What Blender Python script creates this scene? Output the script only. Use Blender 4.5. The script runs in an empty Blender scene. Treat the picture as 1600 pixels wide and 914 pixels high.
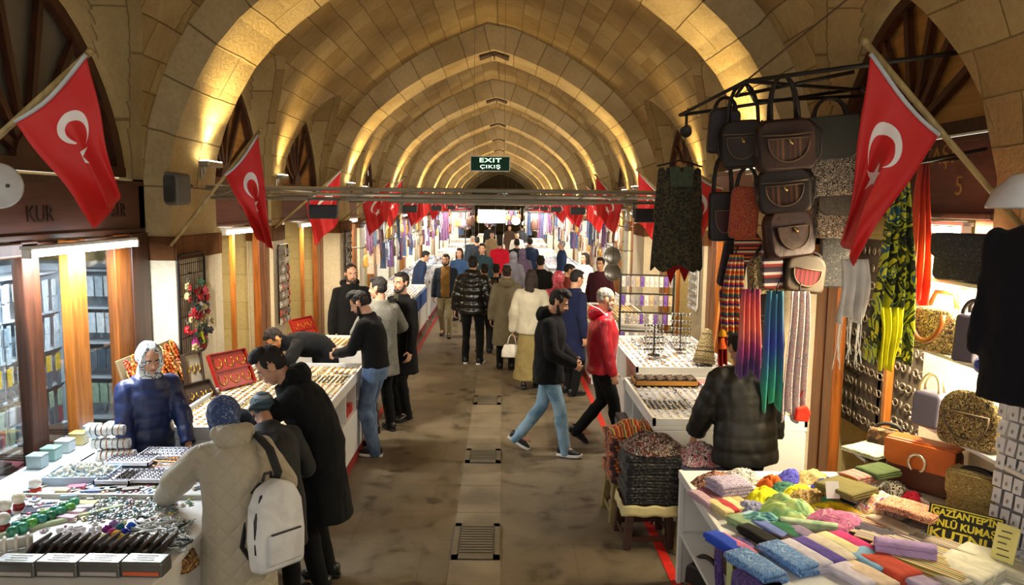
import bpy, bmesh, math, random
import numpy as np
from mathutils import Vector, Matrix, Euler, noise, Quaternion
random.seed(7)
R = math.radians
scene = bpy.context.scene
COL = scene.collection

# ------------------------------------------------------------------ camera
CAM_H = 2.6
YAW, PITCH, ROLL, FOC = 0.014, 0.114, 0.012, 1180.0
cam = bpy.data.cameras.new('camera'); cam.sensor_width = 36.0
cam.lens = 36.0 * FOC / 1600.0; cam.clip_start = 0.05; cam.clip_end = 300
camo = bpy.data.objects.new('camera', cam); COL.objects.link(camo)
_f = Vector((math.sin(YAW)*math.cos(PITCH), math.cos(YAW)*math.cos(PITCH), -math.sin(PITCH)))
_r0 = Vector((math.cos(YAW), -math.sin(YAW), 0)); _u0 = _r0.cross(_f)
_r = math.cos(ROLL)*_r0 + math.sin(ROLL)*_u0
_u = -math.sin(ROLL)*_r0 + math.cos(ROLL)*_u0
camo.matrix_world = Matrix(((_r.x, _u.x, -_f.x, 0), (_r.y, _u.y, -_f.y, 0), (_r.z, _u.z, -_f.z, CAM_H), (0, 0, 0, 1)))
scene.camera = camo
def ray(x, y): return _f + (x-800)/FOC*_r - (y-457)/FOC*_u
def on_z(x, y, z=0.0):                       # photo pixel -> point on the level z
    d = ray(x, y); return Vector((0, 0, CAM_H)) + d*((z-CAM_H)/d.z)
def on_y(x, y, Y):                           # photo pixel -> point at depth Y
    d = ray(x, y); return Vector((0, 0, CAM_H)) + d*(Y/d.y)
def on_x(x, y, X):
    d = ray(x, y); return Vector((0, 0, CAM_H)) + d*(X/d.x)

# ------------------------------------------------------------------ world, exposure
scene.view_settings.view_transform = 'Standard'
scene.view_settings.look = 'None'
scene.view_settings.gamma = 1.0
scene.view_settings.use_curve_mapping = False
scene.view_settings.exposure = 0.98
world = bpy.data.worlds.new('world'); scene.world = world; world.use_nodes = True
wb = world.node_tree.nodes['Background']
wb.inputs[0].default_value = (1.0, 0.93, 0.82, 1); wb.inputs[1].default_value = 0.9
scene.cycles.max_bounces = 6; scene.cycles.diffuse_bounces = 4; scene.cycles.glossy_bounces = 3
scene.cycles.transmission_bounces = 4; scene.cycles.transparent_max_bounces = 8
scene.cycles.sample_clamp_indirect = 6.0
scene.cycles.caustics_reflective = False; scene.cycles.caustics_refractive = False
UP_W, TUBE_W, FLOOD_W = 150.0, 27.0, 36.0     # watts of the rib uplights, shop tubes, truss floodlights
WARM = (1.0, 0.70, 0.27); COOL = (0.86, 0.94, 1.0); NEUT = (1.0, 0.90, 0.74)

# ------------------------------------------------------------------ helpers
def props(o, label=None, cat=None, group=None, kind=None):
    if label: o['label'] = label
    if cat: o['category'] = cat
    if group: o['group'] = group
    if kind: o['kind'] = kind
    return o
def empty(name, loc=(0, 0, 0), rz=0.0, label=None, cat=None, group=None, kind=None, rot=None):
    o = bpy.data.objects.new(name, None); COL.objects.link(o); o.empty_display_size = 0.1
    o.location = loc; o.rotation_euler = rot if rot else (0, 0, rz)
    return props(o, label, cat, group, kind)
def kids(o): return [c for c in bpy.data.objects if c.parent == o]
def clone(o, loc=None, rz=None, label=None, group=None, rot=None, scale=None, mat=None):
    c = o.copy(); COL.objects.link(c)
    def rec(a, b):
        for ch in a.children:
            d = ch.copy(); COL.objects.link(d); d.parent = b; rec(ch, d)
    rec(o, c)
    if loc is not None: c.location = loc
    if rz is not None: c.rotation_euler = (0, 0, rz)
    if rot is not None: c.rotation_euler = rot
    if scale is not None: c.scale = scale if hasattr(scale, '__len__') else (scale,)*3
    if label: c['label'] = label
    if group: c['group'] = group
    if mat is not None and c.type == 'MESH': recolor(c, mat)
    return c
def recolor(o, mat, i=0):
    o.material_slots[i].link = 'OBJECT'; o.material_slots[i].material = mat

class MB:
    """collects shapes and links them as ONE mesh object"""
    def __init__(s): s.v = []; s.f = []; s.m = []; s.uv = {}
    def add(s, vs, fs, m=0, uvs=None):
        o = len(s.v); s.v += [tuple(p) for p in vs]
        for i, fc in enumerate(fs):
            if uvs is not None: s.uv[len(s.f)] = [uvs[k] for k in fc]
            s.f.append(tuple(o+k for k in fc)); s.m.append(m)
        return s
    def box(s, c, d, m=0, rot=None):
        x, y, z = d[0]/2, d[1]/2, d[2]/2
        P = [Vector((sx*x, sy*y, sz*z)) for sz in (-1, 1) for sx, sy in ((-1, -1), (1, -1), (1, 1), (-1, 1))]
        if rot is not None:
            M = rot if isinstance(rot, Matrix) else Euler(rot).to_matrix(); P = [M @ p for p in P]
        c = Vector(c)
        return s.add([p+c for p in P], [(3, 2, 1, 0), (4, 5, 6, 7), (0, 1, 5, 4), (1, 2, 6, 5), (2, 3, 7, 6), (3, 0, 4, 7)], m)
    def rings(s, rs, m=0, cap=True, closed=True):
        n = len(rs[0]); vs = [p for r_ in rs for p in r_]; fs = []
        for i in range(len(rs)-1):
            for j in range(n if closed else n-1):
                k = (j+1) % n; fs.append((i*n+j, i*n+k, (i+1)*n+k, (i+1)*n+j))
        if cap: fs.append(tuple(range(n-1, -1, -1))); fs.append(tuple((len(rs)-1)*n+j for j in range(n)))
        return s.add(vs, fs, m)
    def tube(s, pts, rad, n=8, m=0, flat=1.0, up=None, cap=True):
        pts = [Vector(p) for p in pts]; rs = []
        if not hasattr(rad, '__len__'): rad = [rad]*len(pts)
        a = None
        for i, p in enumerate(pts):
            t = (pts[min(i+1, len(pts)-1)]-pts[max(i-1, 0)])
            t = t.normalized() if t.length > 1e-9 else Vector((0, 0, 1))
            if a is None:
                a = Vector(up) if up is not None else (Vector((0, 0, 1)) if abs(t.z) < .9 else Vector((1, 0, 0)))
            b = t.cross(a)
            if b.length < 1e-6: b = t.orthogonal()
            b.normalize(); a = b.cross(t).normalized()
            rs.append([p + rad[i]*(math.cos(q)*b + flat*math.sin(q)*a) for q in (2*math.pi*j/n for j in range(n))])
        return s.rings(rs, m, cap)
    def cap(s, p0, r0, p1, r1, n=12, m=0):          # tapered capsule
        p0 = Vector(p0); p1 = Vector(p1); t = (p1-p0); L = t.length
        t = t/L if L > 1e-9 else Vector((0, 0, 1))
        pts = []; rr = []
        for k in (80, 55, 28): pts.append(p0 - t*r0*math.sin(R(k))); rr.append(r0*math.cos(R(k)))
        pts.append(p0); rr.append(r0); pts.append(p0+t*L if L > 1e-9 else p0+t*1e-4); rr.append(r1)
        for k in (28, 55, 80): pts.append(p1 + t*r1*math.sin(R(k))); rr.append(r1*math.cos(R(k)))
        a = t.orthogonal().normalized(); b = t.cross(a)
        return s.rings([[p+q*(math.cos(w)*a+math.sin(w)*b) for w in (2*math.pi*j/n for j in range(n))] for p, q in zip(pts, rr)], m)
    def ell(s, c, r, rot=None, n=14, k=8, m=0):     # ellipsoid
        c = Vector(c); M = None
        if rot is not None: M = rot if isinstance(rot, Matrix) else Euler(rot).to_matrix()
        rs = []
        for i in range(k+1):
            th = math.pi*(0.04 + .92*i/k); z = -math.cos(th); q = math.sin(th); ring = []
            for j in range(n):
                p = Vector((r[0]*q*math.cos(2*math.pi*j/n), r[1]*q*math.sin(2*math.pi*j/n), r[2]*z))
                ring.append(c + (M @ p if M else p))
            rs.append(ring)
        return s.rings(rs, m)
    def prism(s, pts, o, ax, ay, depth, m=0):        # polygon in plane (ax,ay) through o, extruded along ax x ay
        o = Vector(o); ax = Vector(ax); ay = Vector(ay); nrm = ax.cross(ay).normalized()*depth
        a = [o+ax*p[0]+ay*p[1] for p in pts]
        return s.rings([a, [p+nrm for p in a]], m)
    def grid(s, fn, nu, nv, m=0, uv=True, flip=False):
        vs = []; uvs = []
        for i in range(nu+1):
            for j in range(nv+1):
                vs.append(fn(i/nu, j/nv)); uvs.append((i/nu, j/nv))
        fs = []
        for i in range(nu):
            for j in range(nv):
                q = (i*(nv+1)+j, (i+1)*(nv+1)+j, (i+1)*(nv+1)+j+1, i*(nv+1)+j+1)
                fs.append(q[::-1] if flip else q)
        return s.add(vs, fs, m, uvs if uv else None)
    def lathe(s, prof, c=(0, 0, 0), n=16, m=0, M=None):
        c = Vector(c); rs = []
        for r_, z in prof:
            ring = []
            for j in range(n):
                p = Vector((r_*math.cos(2*math.pi*j/n), r_*math.sin(2*math.pi*j/n), z))
                ring.append(c + (M @ p if M else p))
            rs.append(ring)
        return s.rings(rs, m)
    def mesh(s, name, mats, smooth=False):
        me = bpy.data.meshes.new(name); me.from_pydata(s.v, [], s.f)
        for m_ in (mats if isinstance(mats, (list, tuple)) else [mats]): me.materials.append(m_)
        me.polygons.foreach_set('material_index', s.m)
        if s.uv:
            ul = me.uv_layers.new(name='UVMap')
            for i, p in enumerate(me.polygons):
                u = s.uv.get(i)
                if u:
                    for k, li in enumerate(p.loop_indices): ul.data[li].uv = u[k]
        if smooth: me.polygons.foreach_set('use_smooth', [True]*len(me.polygons))
        me.update(); return me
    def build(s, name, mats, parent=None, smooth=False, bevel=0.0, seg=2, sub=0, solid=0.0, recalc=False, loc=None, rot=None):
        me = s.mesh(name, mats, smooth)
        if recalc or bevel:
            b = bmesh.new(); b.from_mesh(me); bmesh.ops.recalc_face_normals(b, faces=b.faces); b.to_mesh(me); b.free()
        o = bpy.data.objects.new(name, me); COL.objects.link(o)
        if parent: o.parent = parent
        if loc is not None: o.location = loc
        if rot is not None: o.rotation_euler = rot
        if solid:
            q = o.modifiers.new('s', 'SOLIDIFY'); q.thickness = solid; q.offset = 0
        if bevel:
            q = o.modifiers.new('b', 'BEVEL'); q.width = bevel; q.segments = seg; q.limit_method = 'ANGLE'; q.angle_limit = R(40)
        if sub:
            q = o.modifiers.new('u', 'SUBSURF'); q.levels = sub; q.render_levels = sub
        return o
def box_obj(name, c, d, mat, parent=None, bevel=0.006, rot=None, **k):
    return MB().box(c, d, 0, rot).build(name, mat, parent, bevel=bevel, **k)

def text_mesh(s, size, depth=0.002, align='CENTER', bold=0.0, sx=1.0, space=1.0):
    cu = bpy.data.curves.new('lettering', 'FONT'); cu.body = s; cu.size = size; cu.extrude = depth
    cu.space_character = space; cu.align_x = align; cu.align_y = 'CENTER'; cu.offset = bold
    t = bpy.data.objects.new('lettering', cu); COL.objects.link(t)
    me = bpy.data.meshes.new_from_object(t.evaluated_get(bpy.context.evaluated_depsgraph_get()))
    bpy.data.objects.remove(t); bpy.data.curves.remove(cu)
    if sx != 1.0:
        for v in me.vertices: v.co.x *= sx
    return me
def text_obj(name, s, size, mat, parent, loc, rot, **k):
    me = text_mesh(s, size, **k); me.materials.clear(); me.materials.append(mat)
    o = bpy.data.objects.new(name, me); COL.objects.link(o); o.parent = parent
    o.location = loc; o.rotation_euler = rot
    return o

# ------------------------------------------------------------------ materials
MATS = {}
def hexc(h):
    h = h.lstrip('#'); c = [int(h[i:i+2], 16)/255 for i in (0, 2, 4)]
    return tuple((x/12.92 if x <= .04045 else ((x+.055)/1.055)**2.4) for x in c) + (1,)
def new_mat(name):
    m = bpy.data.materials.new(name); m.use_nodes = True; nt = m.node_tree
    return m, nt, nt.nodes['Principled BSDF']
def N(nt, t, **k):
    n = nt.nodes.new(t)
    for a, b in k.items():
        if a.startswith('i_'): n.inputs[a[2:].replace('_', ' ')].default_value = b
        else: setattr(n, a, b)
    return n
def ramp(nt, fac, stops, interp='LINEAR'):
    r_ = nt.nodes.new('ShaderNodeValToRGB'); cr = r_.color_ramp; cr.interpolation = interp
    while len(cr.elements) < len(stops): cr.elements.new(.5)
    for e, (p, c) in zip(cr.elements, stops): e.position = p; e.color = c if len(c) == 4 else (*c, 1)
    nt.links.new(fac, r_.inputs[0]); return r_.outputs[0]
def mix(nt, fac, a, b, mode='MIX'):
    n = nt.nodes.new('ShaderNodeMix'); n.data_type = 'RGBA'; n.blend_type = mode
    for i, v in ((0, fac), (6, a), (7, b)):
        if hasattr(v, 'links'): nt.links.new(v, n.inputs[i])
        else: n.inputs[i].default_value = v
    return n.outputs[2]
def bump(nt, b, h, strength=.3, dist=.01):
    n = nt.nodes.new('ShaderNodeBump'); n.inputs['Strength'].default_value = strength; n.inputs['Distance'].default_value = dist
    nt.links.new(h, n.inputs['Height']); nt.links.new(n.outputs[0], b.inputs['Normal'])
def coords(nt, kind='Object', scale=(1, 1, 1), rot=(0, 0, 0), loc=(0, 0, 0)):
    t = nt.nodes.new('ShaderNodeTexCoord'); mp = nt.nodes.new('ShaderNodeMapping')
    mp.inputs['Scale'].default_value = scale; mp.inputs['Rotation'].default_value = rot; mp.inputs['Location'].default_value = loc
    nt.links.new(t.outputs[kind], mp.inputs[0]); return mp.outputs[0]
def plain(color, rough=.6, metal=0.0, var=0.12, vs=6.0, bmp=0.0, bs=60.0, sheen=0.0, spec=None, coat=0.0):
    key = ('p', color, rough, metal, var, vs, bmp, bs, sheen, spec, coat)
    if key in MATS: return MATS[key]
    m, nt, b = new_mat('paint_' + color.strip('#')); c = hexc(color); co = coords(nt)
    n = N(nt, 'ShaderNodeTexNoise', i_Scale=vs, i_Detail=3.0); nt.links.new(co, n.inputs[0])
    d = tuple(x*(1-var) for x in c[:3]); e = tuple(min(1, x*(1+var)) for x in c[:3])
    nt.links.new(ramp(nt, n.outputs[0], [(.3, d), (.7, e)]), b.inputs['Base Color'])
    b.inputs['Roughness'].default_value = rough; b.inputs['Metallic'].default_value = metal
    if sheen: b.inputs['Sheen Weight'].default_value = sheen
    if spec is not None: b.inputs['Specular IOR Level'].default_value = spec
    if coat: b.inputs['Coat Weight'].default_value = coat
    if bmp:
        n2 = N(nt, 'ShaderNodeTexNoise', i_Scale=bs, i_Detail=4.0); nt.links.new(co, n2.inputs[0]); bump(nt, b, n2.outputs[0], bmp, .01)
    MATS[key] = m; return m
def glow(color, strength):
    key = ('g', color, strength)
    if key in MATS: return MATS[key]
    m, nt, b = new_mat('glow'); b.inputs['Base Color'].default_value = (1, 1, 1, 1)
    b.inputs['Emission Color'].default_value = (*color, 1); b.inputs['Emission Strength'].default_value = strength
    m.cycles.emission_sampling = 'NONE'
    MATS[key] = m; return m
def stripes(cols, scale=1.0, axis='X', kind='Object', rough=.85, distort=0.0, jitter=0.0, sheen=.2):
    """woven stripes: colours repeat along one axis"""
    key = ('s', tuple(cols), scale, axis, kind, rough, distort, jitter)
    if key in MATS: return MATS[key]
    m, nt, b = new_mat('striped_cloth'); co = coords(nt, kind)
    s = nt.nodes.new('ShaderNodeSeparateXYZ')
    if distort:
        n = N(nt, 'ShaderNodeTexNoise', i_Scale=4.0); nt.links.new(co, n.inputs[0])
        a = nt.nodes.new('ShaderNodeVectorMath'); a.operation = 'SCALE'; a.inputs[3].default_value = distort; nt.links.new(n.outputs['Color'], a.inputs[0])
        a2 = nt.nodes.new('ShaderNodeVectorMath'); a2.operation = 'ADD'; nt.links.new(co, a2.inputs[0]); nt.links.new(a.outputs[0], a2.inputs[1]); co = a2.outputs[0]
    nt.links.new(co, s.inputs[0])
    mu = N(nt, 'ShaderNodeMath', operation='MULTIPLY'); nt.links.new(s.outputs[axis], mu.inputs[0]); mu.inputs[1].default_value = scale
    fr = N(nt, 'ShaderNodeMath', operation='FRACT'); nt.links.new(mu.outputs[0], fr.inputs[0])
    k = len(cols)
    nt.links.new(ramp(nt, fr.outputs[0], [(i/k, hexc(c)) for i, c in enumerate(cols)], 'CONSTANT'), b.inputs['Base Color'])
    b.inputs['Roughness'].default_value = rough; b.inputs['Sheen Weight'].default_value = sheen
    MATS[key] = m; return m
def mottled(cols, scale=30.0, kind='Object', rough=.8, tex='VORONOI', metal=0.0, bmp=0.0, aspect=(1, 1, 1), sheen=0.1):
    """cells or blotches in several colours (prints, beadwork, embroidery)"""
    key = ('m', tuple(cols), scale, kind, rough, tex, metal, bmp, aspect)
    if key in MATS: return MATS[key]
    m, nt, b = new_mat('printed_' + tex.lower()); co = coords(nt, kind, aspect)
    if tex == 'VORONOI':
        t = N(nt, 'ShaderNodeTexVoronoi', i_Scale=scale); nt.links.new(co, t.inputs[0])
        sp = nt.nodes.new('ShaderNodeSeparateColor'); nt.links.new(t.outputs['Color'], sp.inputs[0]); fac = sp.outputs[0]; h = t.outputs['Distance']
    elif tex == 'CHECK':
        t = N(nt, 'ShaderNodeTexChecker', i_Scale=scale); nt.links.new(co, t.inputs[0]); fac = t.outputs['Fac']; h = fac
    elif tex == 'SWIRL':
        t = N(nt, 'ShaderNodeTexNoise', i_Scale=scale, i_Detail=2.0, i_Distortion=2.5); nt.links.new(co, t.inputs[0])
        mr = N(nt, 'ShaderNodeMapRange', i_From_Min=.3, i_From_Max=.7); nt.links.new(t.outputs[0], mr.inputs[0]); fac = mr.outputs[0]; h = fac
    else:
        t = N(nt, 'ShaderNodeTexNoise', i_Scale=scale, i_Detail=4.0); nt.links.new(co, t.inputs[0])
        mr = N(nt, 'ShaderNodeMapRange', i_From_Min=.3, i_From_Max=.7); nt.links.new(t.outputs[0], mr.inputs[0]); fac = mr.outputs[0]; h = fac
    k = len(cols)
    nt.links.new(ramp(nt, fac, [(i/k, hexc(c)) for i, c in enumerate(cols)], 'LINEAR' if tex == 'NOISE' else 'CONSTANT'), b.inputs['Base Color'])
    b.inputs['Roughness'].default_value = rough; b.inputs['Metallic'].default_value = metal; b.inputs['Sheen Weight'].default_value = sheen
    if bmp: bump(nt, b, h, bmp, .006)
    MATS[key] = m; return m
def wood(color='#7a4a22', dark='#4a2810', scale=1.0, rough=.45, axis='Z'):
    key = ('w', color, dark, scale, rough, axis)
    if key in MATS: return MATS[key]
    m, nt, b = new_mat('wood_' + color.strip('#')); sc = {'Z': (8, 8, .7), 'Y': (8, .7, 8), 'X': (.7, 8, 8)}[axis]
    co = coords(nt, 'Object', tuple(x*scale for x in sc))
    n = N(nt, 'ShaderNodeTexNoise', i_Scale=3.0, i_Detail=6.0, i_Distortion=.6); nt.links.new(co, n.inputs[0])
    nt.links.new(ramp(nt, n.outputs[0], [(.3, hexc(dark)), (.65, hexc(color))]), b.inputs['Base Color'])
    b.inputs['Roughness'].default_value = rough; bump(nt, b, n.outputs[0], .15, .004)
    MATS[key] = m; return m
def cloth(color, rough=.9, wr=.35, scale=5.0, var=.18, sheen=.03, fine=True):
    """plain dyed cloth with soft creases"""
    key = ('c', color, rough, wr, scale, var, sheen)
    if key in MATS: return MATS[key]
    m, nt, b = new_mat('cloth_' + color.strip('#')); c = hexc(color); co = coords(nt)
    n = N(nt, 'ShaderNodeTexNoise', i_Scale=scale, i_Detail=4.0, i_Distortion=.8); nt.links.new(co, n.inputs[0])
    nt.links.new(ramp(nt, n.outputs[0], [(.3, tuple(x*(1-var) for x in c[:3])), (.7, tuple(min(1, x*(1+var)) for x in c[:3]))]), b.inputs['Base Color'])
    b.inputs['Roughness'].default_value = rough; b.inputs['Sheen Weight'].default_value = sheen
    b.inputs['Specular IOR Level'].default_value = .25
    bump(nt, b, n.outputs[0], wr, .03)
    MATS[key] = m; return m
def glass_mat():
    if 'glass' in MATS: return MATS['glass']
    m, nt, b = new_mat('window_glass')
    out = nt.nodes['Material Output']; tr = nt.nodes.new('ShaderNodeBsdfTransparent'); gl = N(nt, 'ShaderNodeBsdfGlossy', i_Roughness=.03)
    tr.inputs[0].default_value = (.93, .96, .97, 1)
    fr = N(nt, 'ShaderNodeLayerWeight', i_Blend=.12); mx = nt.nodes.new('ShaderNodeMixShader')
    nt.links.new(fr.outputs['Facing'], mx.inputs[0]); nt.links.new(tr.outputs[0], mx.inputs[1]); nt.links.new(gl.outputs[0], mx.inputs[2])
    nt.links.new(mx.outputs[0], out.inputs[0]); nt.nodes.remove(b)
    MATS['glass'] = m; return m
def stone(name, c1, c2, mortar, bw=.62, rh=.30, gap=.012, kind='UV', rough=.9, stain=.6, bmp=.5):
    key = ('st', name)
    if key in MATS: return MATS[key]
    m, nt, b = new_mat(name); co = coords(nt, kind)
    wob = N(nt, 'ShaderNodeTexNoise', i_Scale=1.3, i_Detail=2.0); nt.links.new(co, wob.inputs[0])
    a = nt.nodes.new('ShaderNodeVectorMath'); a.operation = 'SCALE'; a.inputs[3].default_value = .05; nt.links.new(wob.outputs['Color'], a.inputs[0])
    a2 = nt.nodes.new('ShaderNodeVectorMath'); a2.operation = 'ADD'; nt.links.new(co, a2.inputs[0]); nt.links.new(a.outputs[0], a2.inputs[1])
    br = N(nt, 'ShaderNodeTexBrick', i_Scale=1.0, i_Mortar_Size=gap, i_Mortar_Smooth=.6, i_Brick_Width=bw, i_Row_Height=rh, i_Bias=0.0)
    br.inputs['Color1'].default_value = hexc(c1); br.inputs['Color2'].default_value = hexc(c2); br.inputs['Mortar'].default_value = hexc(mortar)
    nt.links.new(a2.outputs[0], br.inputs[0])
    n1 = N(nt, 'ShaderNodeTexNoise', i_Scale=.9, i_Detail=5.0, i_Roughness=.65); nt.links.new(co, n1.inputs[0])
    st = ramp(nt, n1.outputs[0], [(.35, (.50, .44, .36)), (.62, (1, 1, 1))])
    c = mix(nt, stain, br.outputs[0], st, 'MULTIPLY')
    n2 = N(nt, 'ShaderNodeTexNoise', i_Scale=22.0, i_Detail=6.0, i_Roughness=.7); nt.links.new(co, n2.inputs[0])
    c = mix(nt, .35, c, ramp(nt, n2.outputs[0], [(.3, (.55, .5, .42)), (.6, (1, 1, 1))]), 'MULTIPLY')
    nt.links.new(c, b.inputs['Base Color']); b.inputs['Roughness'].default_value = rough; b.inputs['Specular IOR Level'].default_value = .2
    mh = N(nt, 'ShaderNodeMath', operation='MULTIPLY_ADD'); nt.links.new(br.outputs['Fac'], mh.inputs[0]); mh.inputs[1].default_value = -1.2
    nt.links.new(n2.outputs[0], mh.inputs[2]); bump(nt, b, mh.outputs[0], bmp, .03)
    MATS[key] = m; return m

def lamp_area(name, loc, target, sx, sy, power, color, parent=None):
    l = bpy.data.lights.new(name, 'AREA'); l.shape = 'RECTANGLE'; l.size = sx; l.size_y = sy; l.energy = power; l.color = color
    o = bpy.data.objects.new(name, l); COL.objects.link(o)
    o.location = loc; o.rotation_euler = (Vector(target)-Vector(loc)).to_track_quat('-Z', 'Y').to_euler()
    return o
def lamp_spot(name, loc, target, power, color, angle=70, blend=.6, radius=.05):
    l = bpy.data.lights.new(name, 'SPOT'); l.energy = power; l.color = color; l.spot_size = R(angle); l.spot_blend = blend; l.shadow_soft_size = radius
    o = bpy.data.objects.new(name, l); COL.objects.link(o)
    o.location = loc; o.rotation_euler = (Vector(target)-Vector(loc)).to_track_quat('-Z', 'Y').to_euler()
    return o
# ------------------------------------------------------------------ the setting
XC = -0.18                        # middle of the street
RIBS = [0.2, 7.6, 14.7] + [14.7+6.05*k for k in range(1, 10)]
MIDS = [(a+b)/2 for a, b in zip(RIBS, RIBS[1:])]
Y0, Y1 = -2.5, 77.0
M_VAULT = stone('vault_limestone', '#b59f70', '#9a8052', '#7c6742', bw=.66, rh=.30, gap=.009)
M_SHOPTILE = stone('shop_tiles', '#c4b384', '#bba978', '#9c8a5c', bw=.8, rh=.40, gap=.005, rough=.5, stain=.3, bmp=.12)
M_RIB = stone('rib_limestone', '#c9b68c', '#bba677', '#84704c', bw=1.3, rh=.46, gap=.010, stain=.5)
M_TILE = stone('pier_cladding', '#d6cbb4', '#cfc3a8', '#a89b80', bw=1.2, rh=.42, gap=.006, kind='Object', rough=.55, stain=.25, bmp=.15)
M_DARKWOOD = wood('#4c2816', '#2a140b'); M_DOOR = wood('#8c4f1e', '#5f3212', rough=.35); M_PALEWOOD = wood('#a9672a', '#7f4718', rough=.35)
M_FASCIA = wood('#5d382c', '#46281f', axis='Y', rough=.5); M_PLY = wood('#bd8a46', '#97692f', axis='Y', scale=.5, rough=.7)
M_WHITE = plain('#dcdcda', .4, var=.04); M_BLACK = plain('#0d0d0e', .5, var=.1); M_METAL = plain('#9a968c', .35, .8, var=.08)
M_STEEL = plain('#5b5a58', .4, .8); M_TRUSS = plain('#8d897e', .5, .15); M_IRON = plain('#1b1614', .5, .3); M_RED = plain('#c21a16', .6)

def prof_pts(grow=0.0):
    """half profile of the pointed vault, from the springing (z=2.8) to the apex: (distance from the middle, z)"""
    P = [(2.88, 2.80), (2.84, 3.1), (2.74, 3.4), (2.6, 3.7), (2.42, 4.0), (2.2, 4.25), (1.93, 4.48), (1.6, 4.72), (1.25, 4.94), (.9, 5.11), (.58, 5.245), (.27, 5.355), (0, 5.43)]
    out = []
    for i, p in enumerate(P):
        a = P[max(i-1, 0)]; b = P[min(i+1, len(P)-1)]
        t = Vector((b[0]-a[0], b[1]-a[1])).normalized(); n = Vector((t.y, -t.x))
        q = Vector(p) + n*grow*(1+.9*(i/(len(P)-1)))
        out.append((max(q.x, 0.0), q.y if i else 2.80))
    return out
class Prof:
    def __init__(s, grow):
        s.p = prof_pts(grow); s.s = [0]
        for a, b in zip(s.p, s.p[1:]): s.s.append(s.s[-1]+math.dist(a, b))
        s.L = s.s[-1]
    def at(s, q):
        for i in range(len(s.p)-1):
            if q <= s.s[i+1] or i == len(s.p)-2:
                f = (q-s.s[i])/(s.s[i+1]-s.s[i]); return (s.p[i][0]+(s.p[i+1][0]-s.p[i][0])*f, s.p[i][1]+(s.p[i+1][1]-s.p[i][1])*f)
    def of_z(s, z):
        for i in range(len(s.p)-1):
            if s.p[i][1] <= z <= s.p[i+1][1]: return s.s[i]+(s.s[i+1]-s.s[i])*(z-s.p[i][1])/(s.p[i+1][1]-s.p[i][1])
        return 0 if z < s.p[0][1] else s.L
WEB = Prof(.24); RIB = Prof(0.0)
RECESS = 3.34                      # lunette plane, measured from the middle of the street
WALLX = WEB.p[0][0]

def piers(side):
    out = []
    for y in RIBS: out.append((y-.55, y+.55, 'rib'))
    for y in MIDS:
        if side > 0 and abs(y-3.9) < .1: out.append((3.3, 4.5, 'mid'))
        else: out.append((y-.27, y+.27, 'mid'))
    return sorted(out)
def niches(side):
    p = piers(side); return [(a[1], b[0]) for a, b in zip(p, p[1:])]
def arch_h(y, n, base=2.8, top=4.38):
    c = (n[0]+n[1])/2; w = (n[1]-n[0])/2; u = abs(y-c)/w
    if u >= 1: return base
    return base + (top-base)*((1-u**1.75)**.62)
Z_SPLIT = 4.7
def wall_side(side, name):
    mb = MB(); ns = niches(side); ys = []
    y = Y0
    edges = sorted([e for n in ns for e in n] + [Y0, Y1])
    for a, b in zip(edges, edges[1:]):
        n = max(1, int((b-a)/(.11 if b < 32 else .22))); ys += [a+(b-a)*k/n for k in range(n)]
    ys.append(Y1)
    sS = WEB.of_z(Z_SPLIT); K = 10
    def niche_of(m):
        for n in ns:
            if n[0] <= m <= n[1]: return n
    for ya, yb in zip(ys, ys[1:]):
        n = niche_of((ya+yb)/2)
        cols = []
        for yy in (ya, yb):
            z0 = arch_h(yy, n) if n else 2.8; s0 = WEB.of_z(z0); col = []
            for k in range(K+1):
                q = s0+(sS-s0)*k/K; d, z = WEB.at(q); col.append(((XC+side*d, yy, z), (yy, q+2.8)))
            cols.append(col)
        vs = [c[0] for col in cols for c in col]; uv = [c[1] for col in cols for c in col]
        fs = [(k, K+1+k, K+2+k, k+1) if side < 0 else (k, k+1, K+2+k, K+1+k) for k in range(K)]
        mb.add(vs, [f[::-1] for f in fs], 0, uv)
        if n:                       # soffit of the niche arch, back wall above the lunette plane
            a, b = cols[0][0][0], cols[1][0][0]; ar = (XC+side*RECESS, a[1], a[2]); brr = (XC+side*RECESS, b[1], b[2])
            mb.add([a, b, brr, ar], [(0, 1, 2, 3)], 0, [(ya, 2.8), (yb, 2.8), (yb, 2.8-abs(ar[0]-a[0])), (ya, 2.8-abs(ar[0]-a[0]))])
        else:                       # plain pier down to the floor
            for z0, z1 in ((0, 2.8),):
                x = XC+side*WALLX
                mb.add([(x, ya, z0), (x, yb, z0), (x, yb, z1), (x, ya, z1)], [(0, 1, 2, 3)], 0, [(ya, z0), (yb, z0), (yb, z1), (ya, z1)])
    for n in ns:                    # jambs of the niches and the party walls behind
        for yy in n:
            vs = [(XC+side*WALLX, yy, 0), (XC+side*4.75, yy, 0), (XC+side*4.75, yy, 2.8), (XC+side*WALLX, yy, 2.8)]
            mb.add(vs, [(0, 1, 2, 3)], 1, [(0, 0), (1.6, 0), (1.6, 2.8), (0, 2.8)])
    x = XC+side*4.75                # back wall of the shops
    mb.add([(x, Y0, 0), (x, Y1, 0), (x, Y1, 2.9), (x, Y0, 2.9)], [(0, 1, 2, 3)], 1, [(Y0, 0), (Y1, 0), (Y1, 2.9), (Y0, 2.9)])
    xa = XC+side*RECESS
    mb.add([(xa, Y0, 2.8), (xa, Y1, 2.8), (x, Y1, 2.8), (x, Y0, 2.8)], [(0, 1, 2, 3)], 1, [(Y0, 0), (Y1, 0), (Y1, 1.4), (Y0, 1.4)])
    return props(mb.build(name, [M_VAULT, M_SHOPTILE]), kind='structure')
wall_side(-1, 'wall_left'); wall_side(1, 'wall_right')
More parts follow.
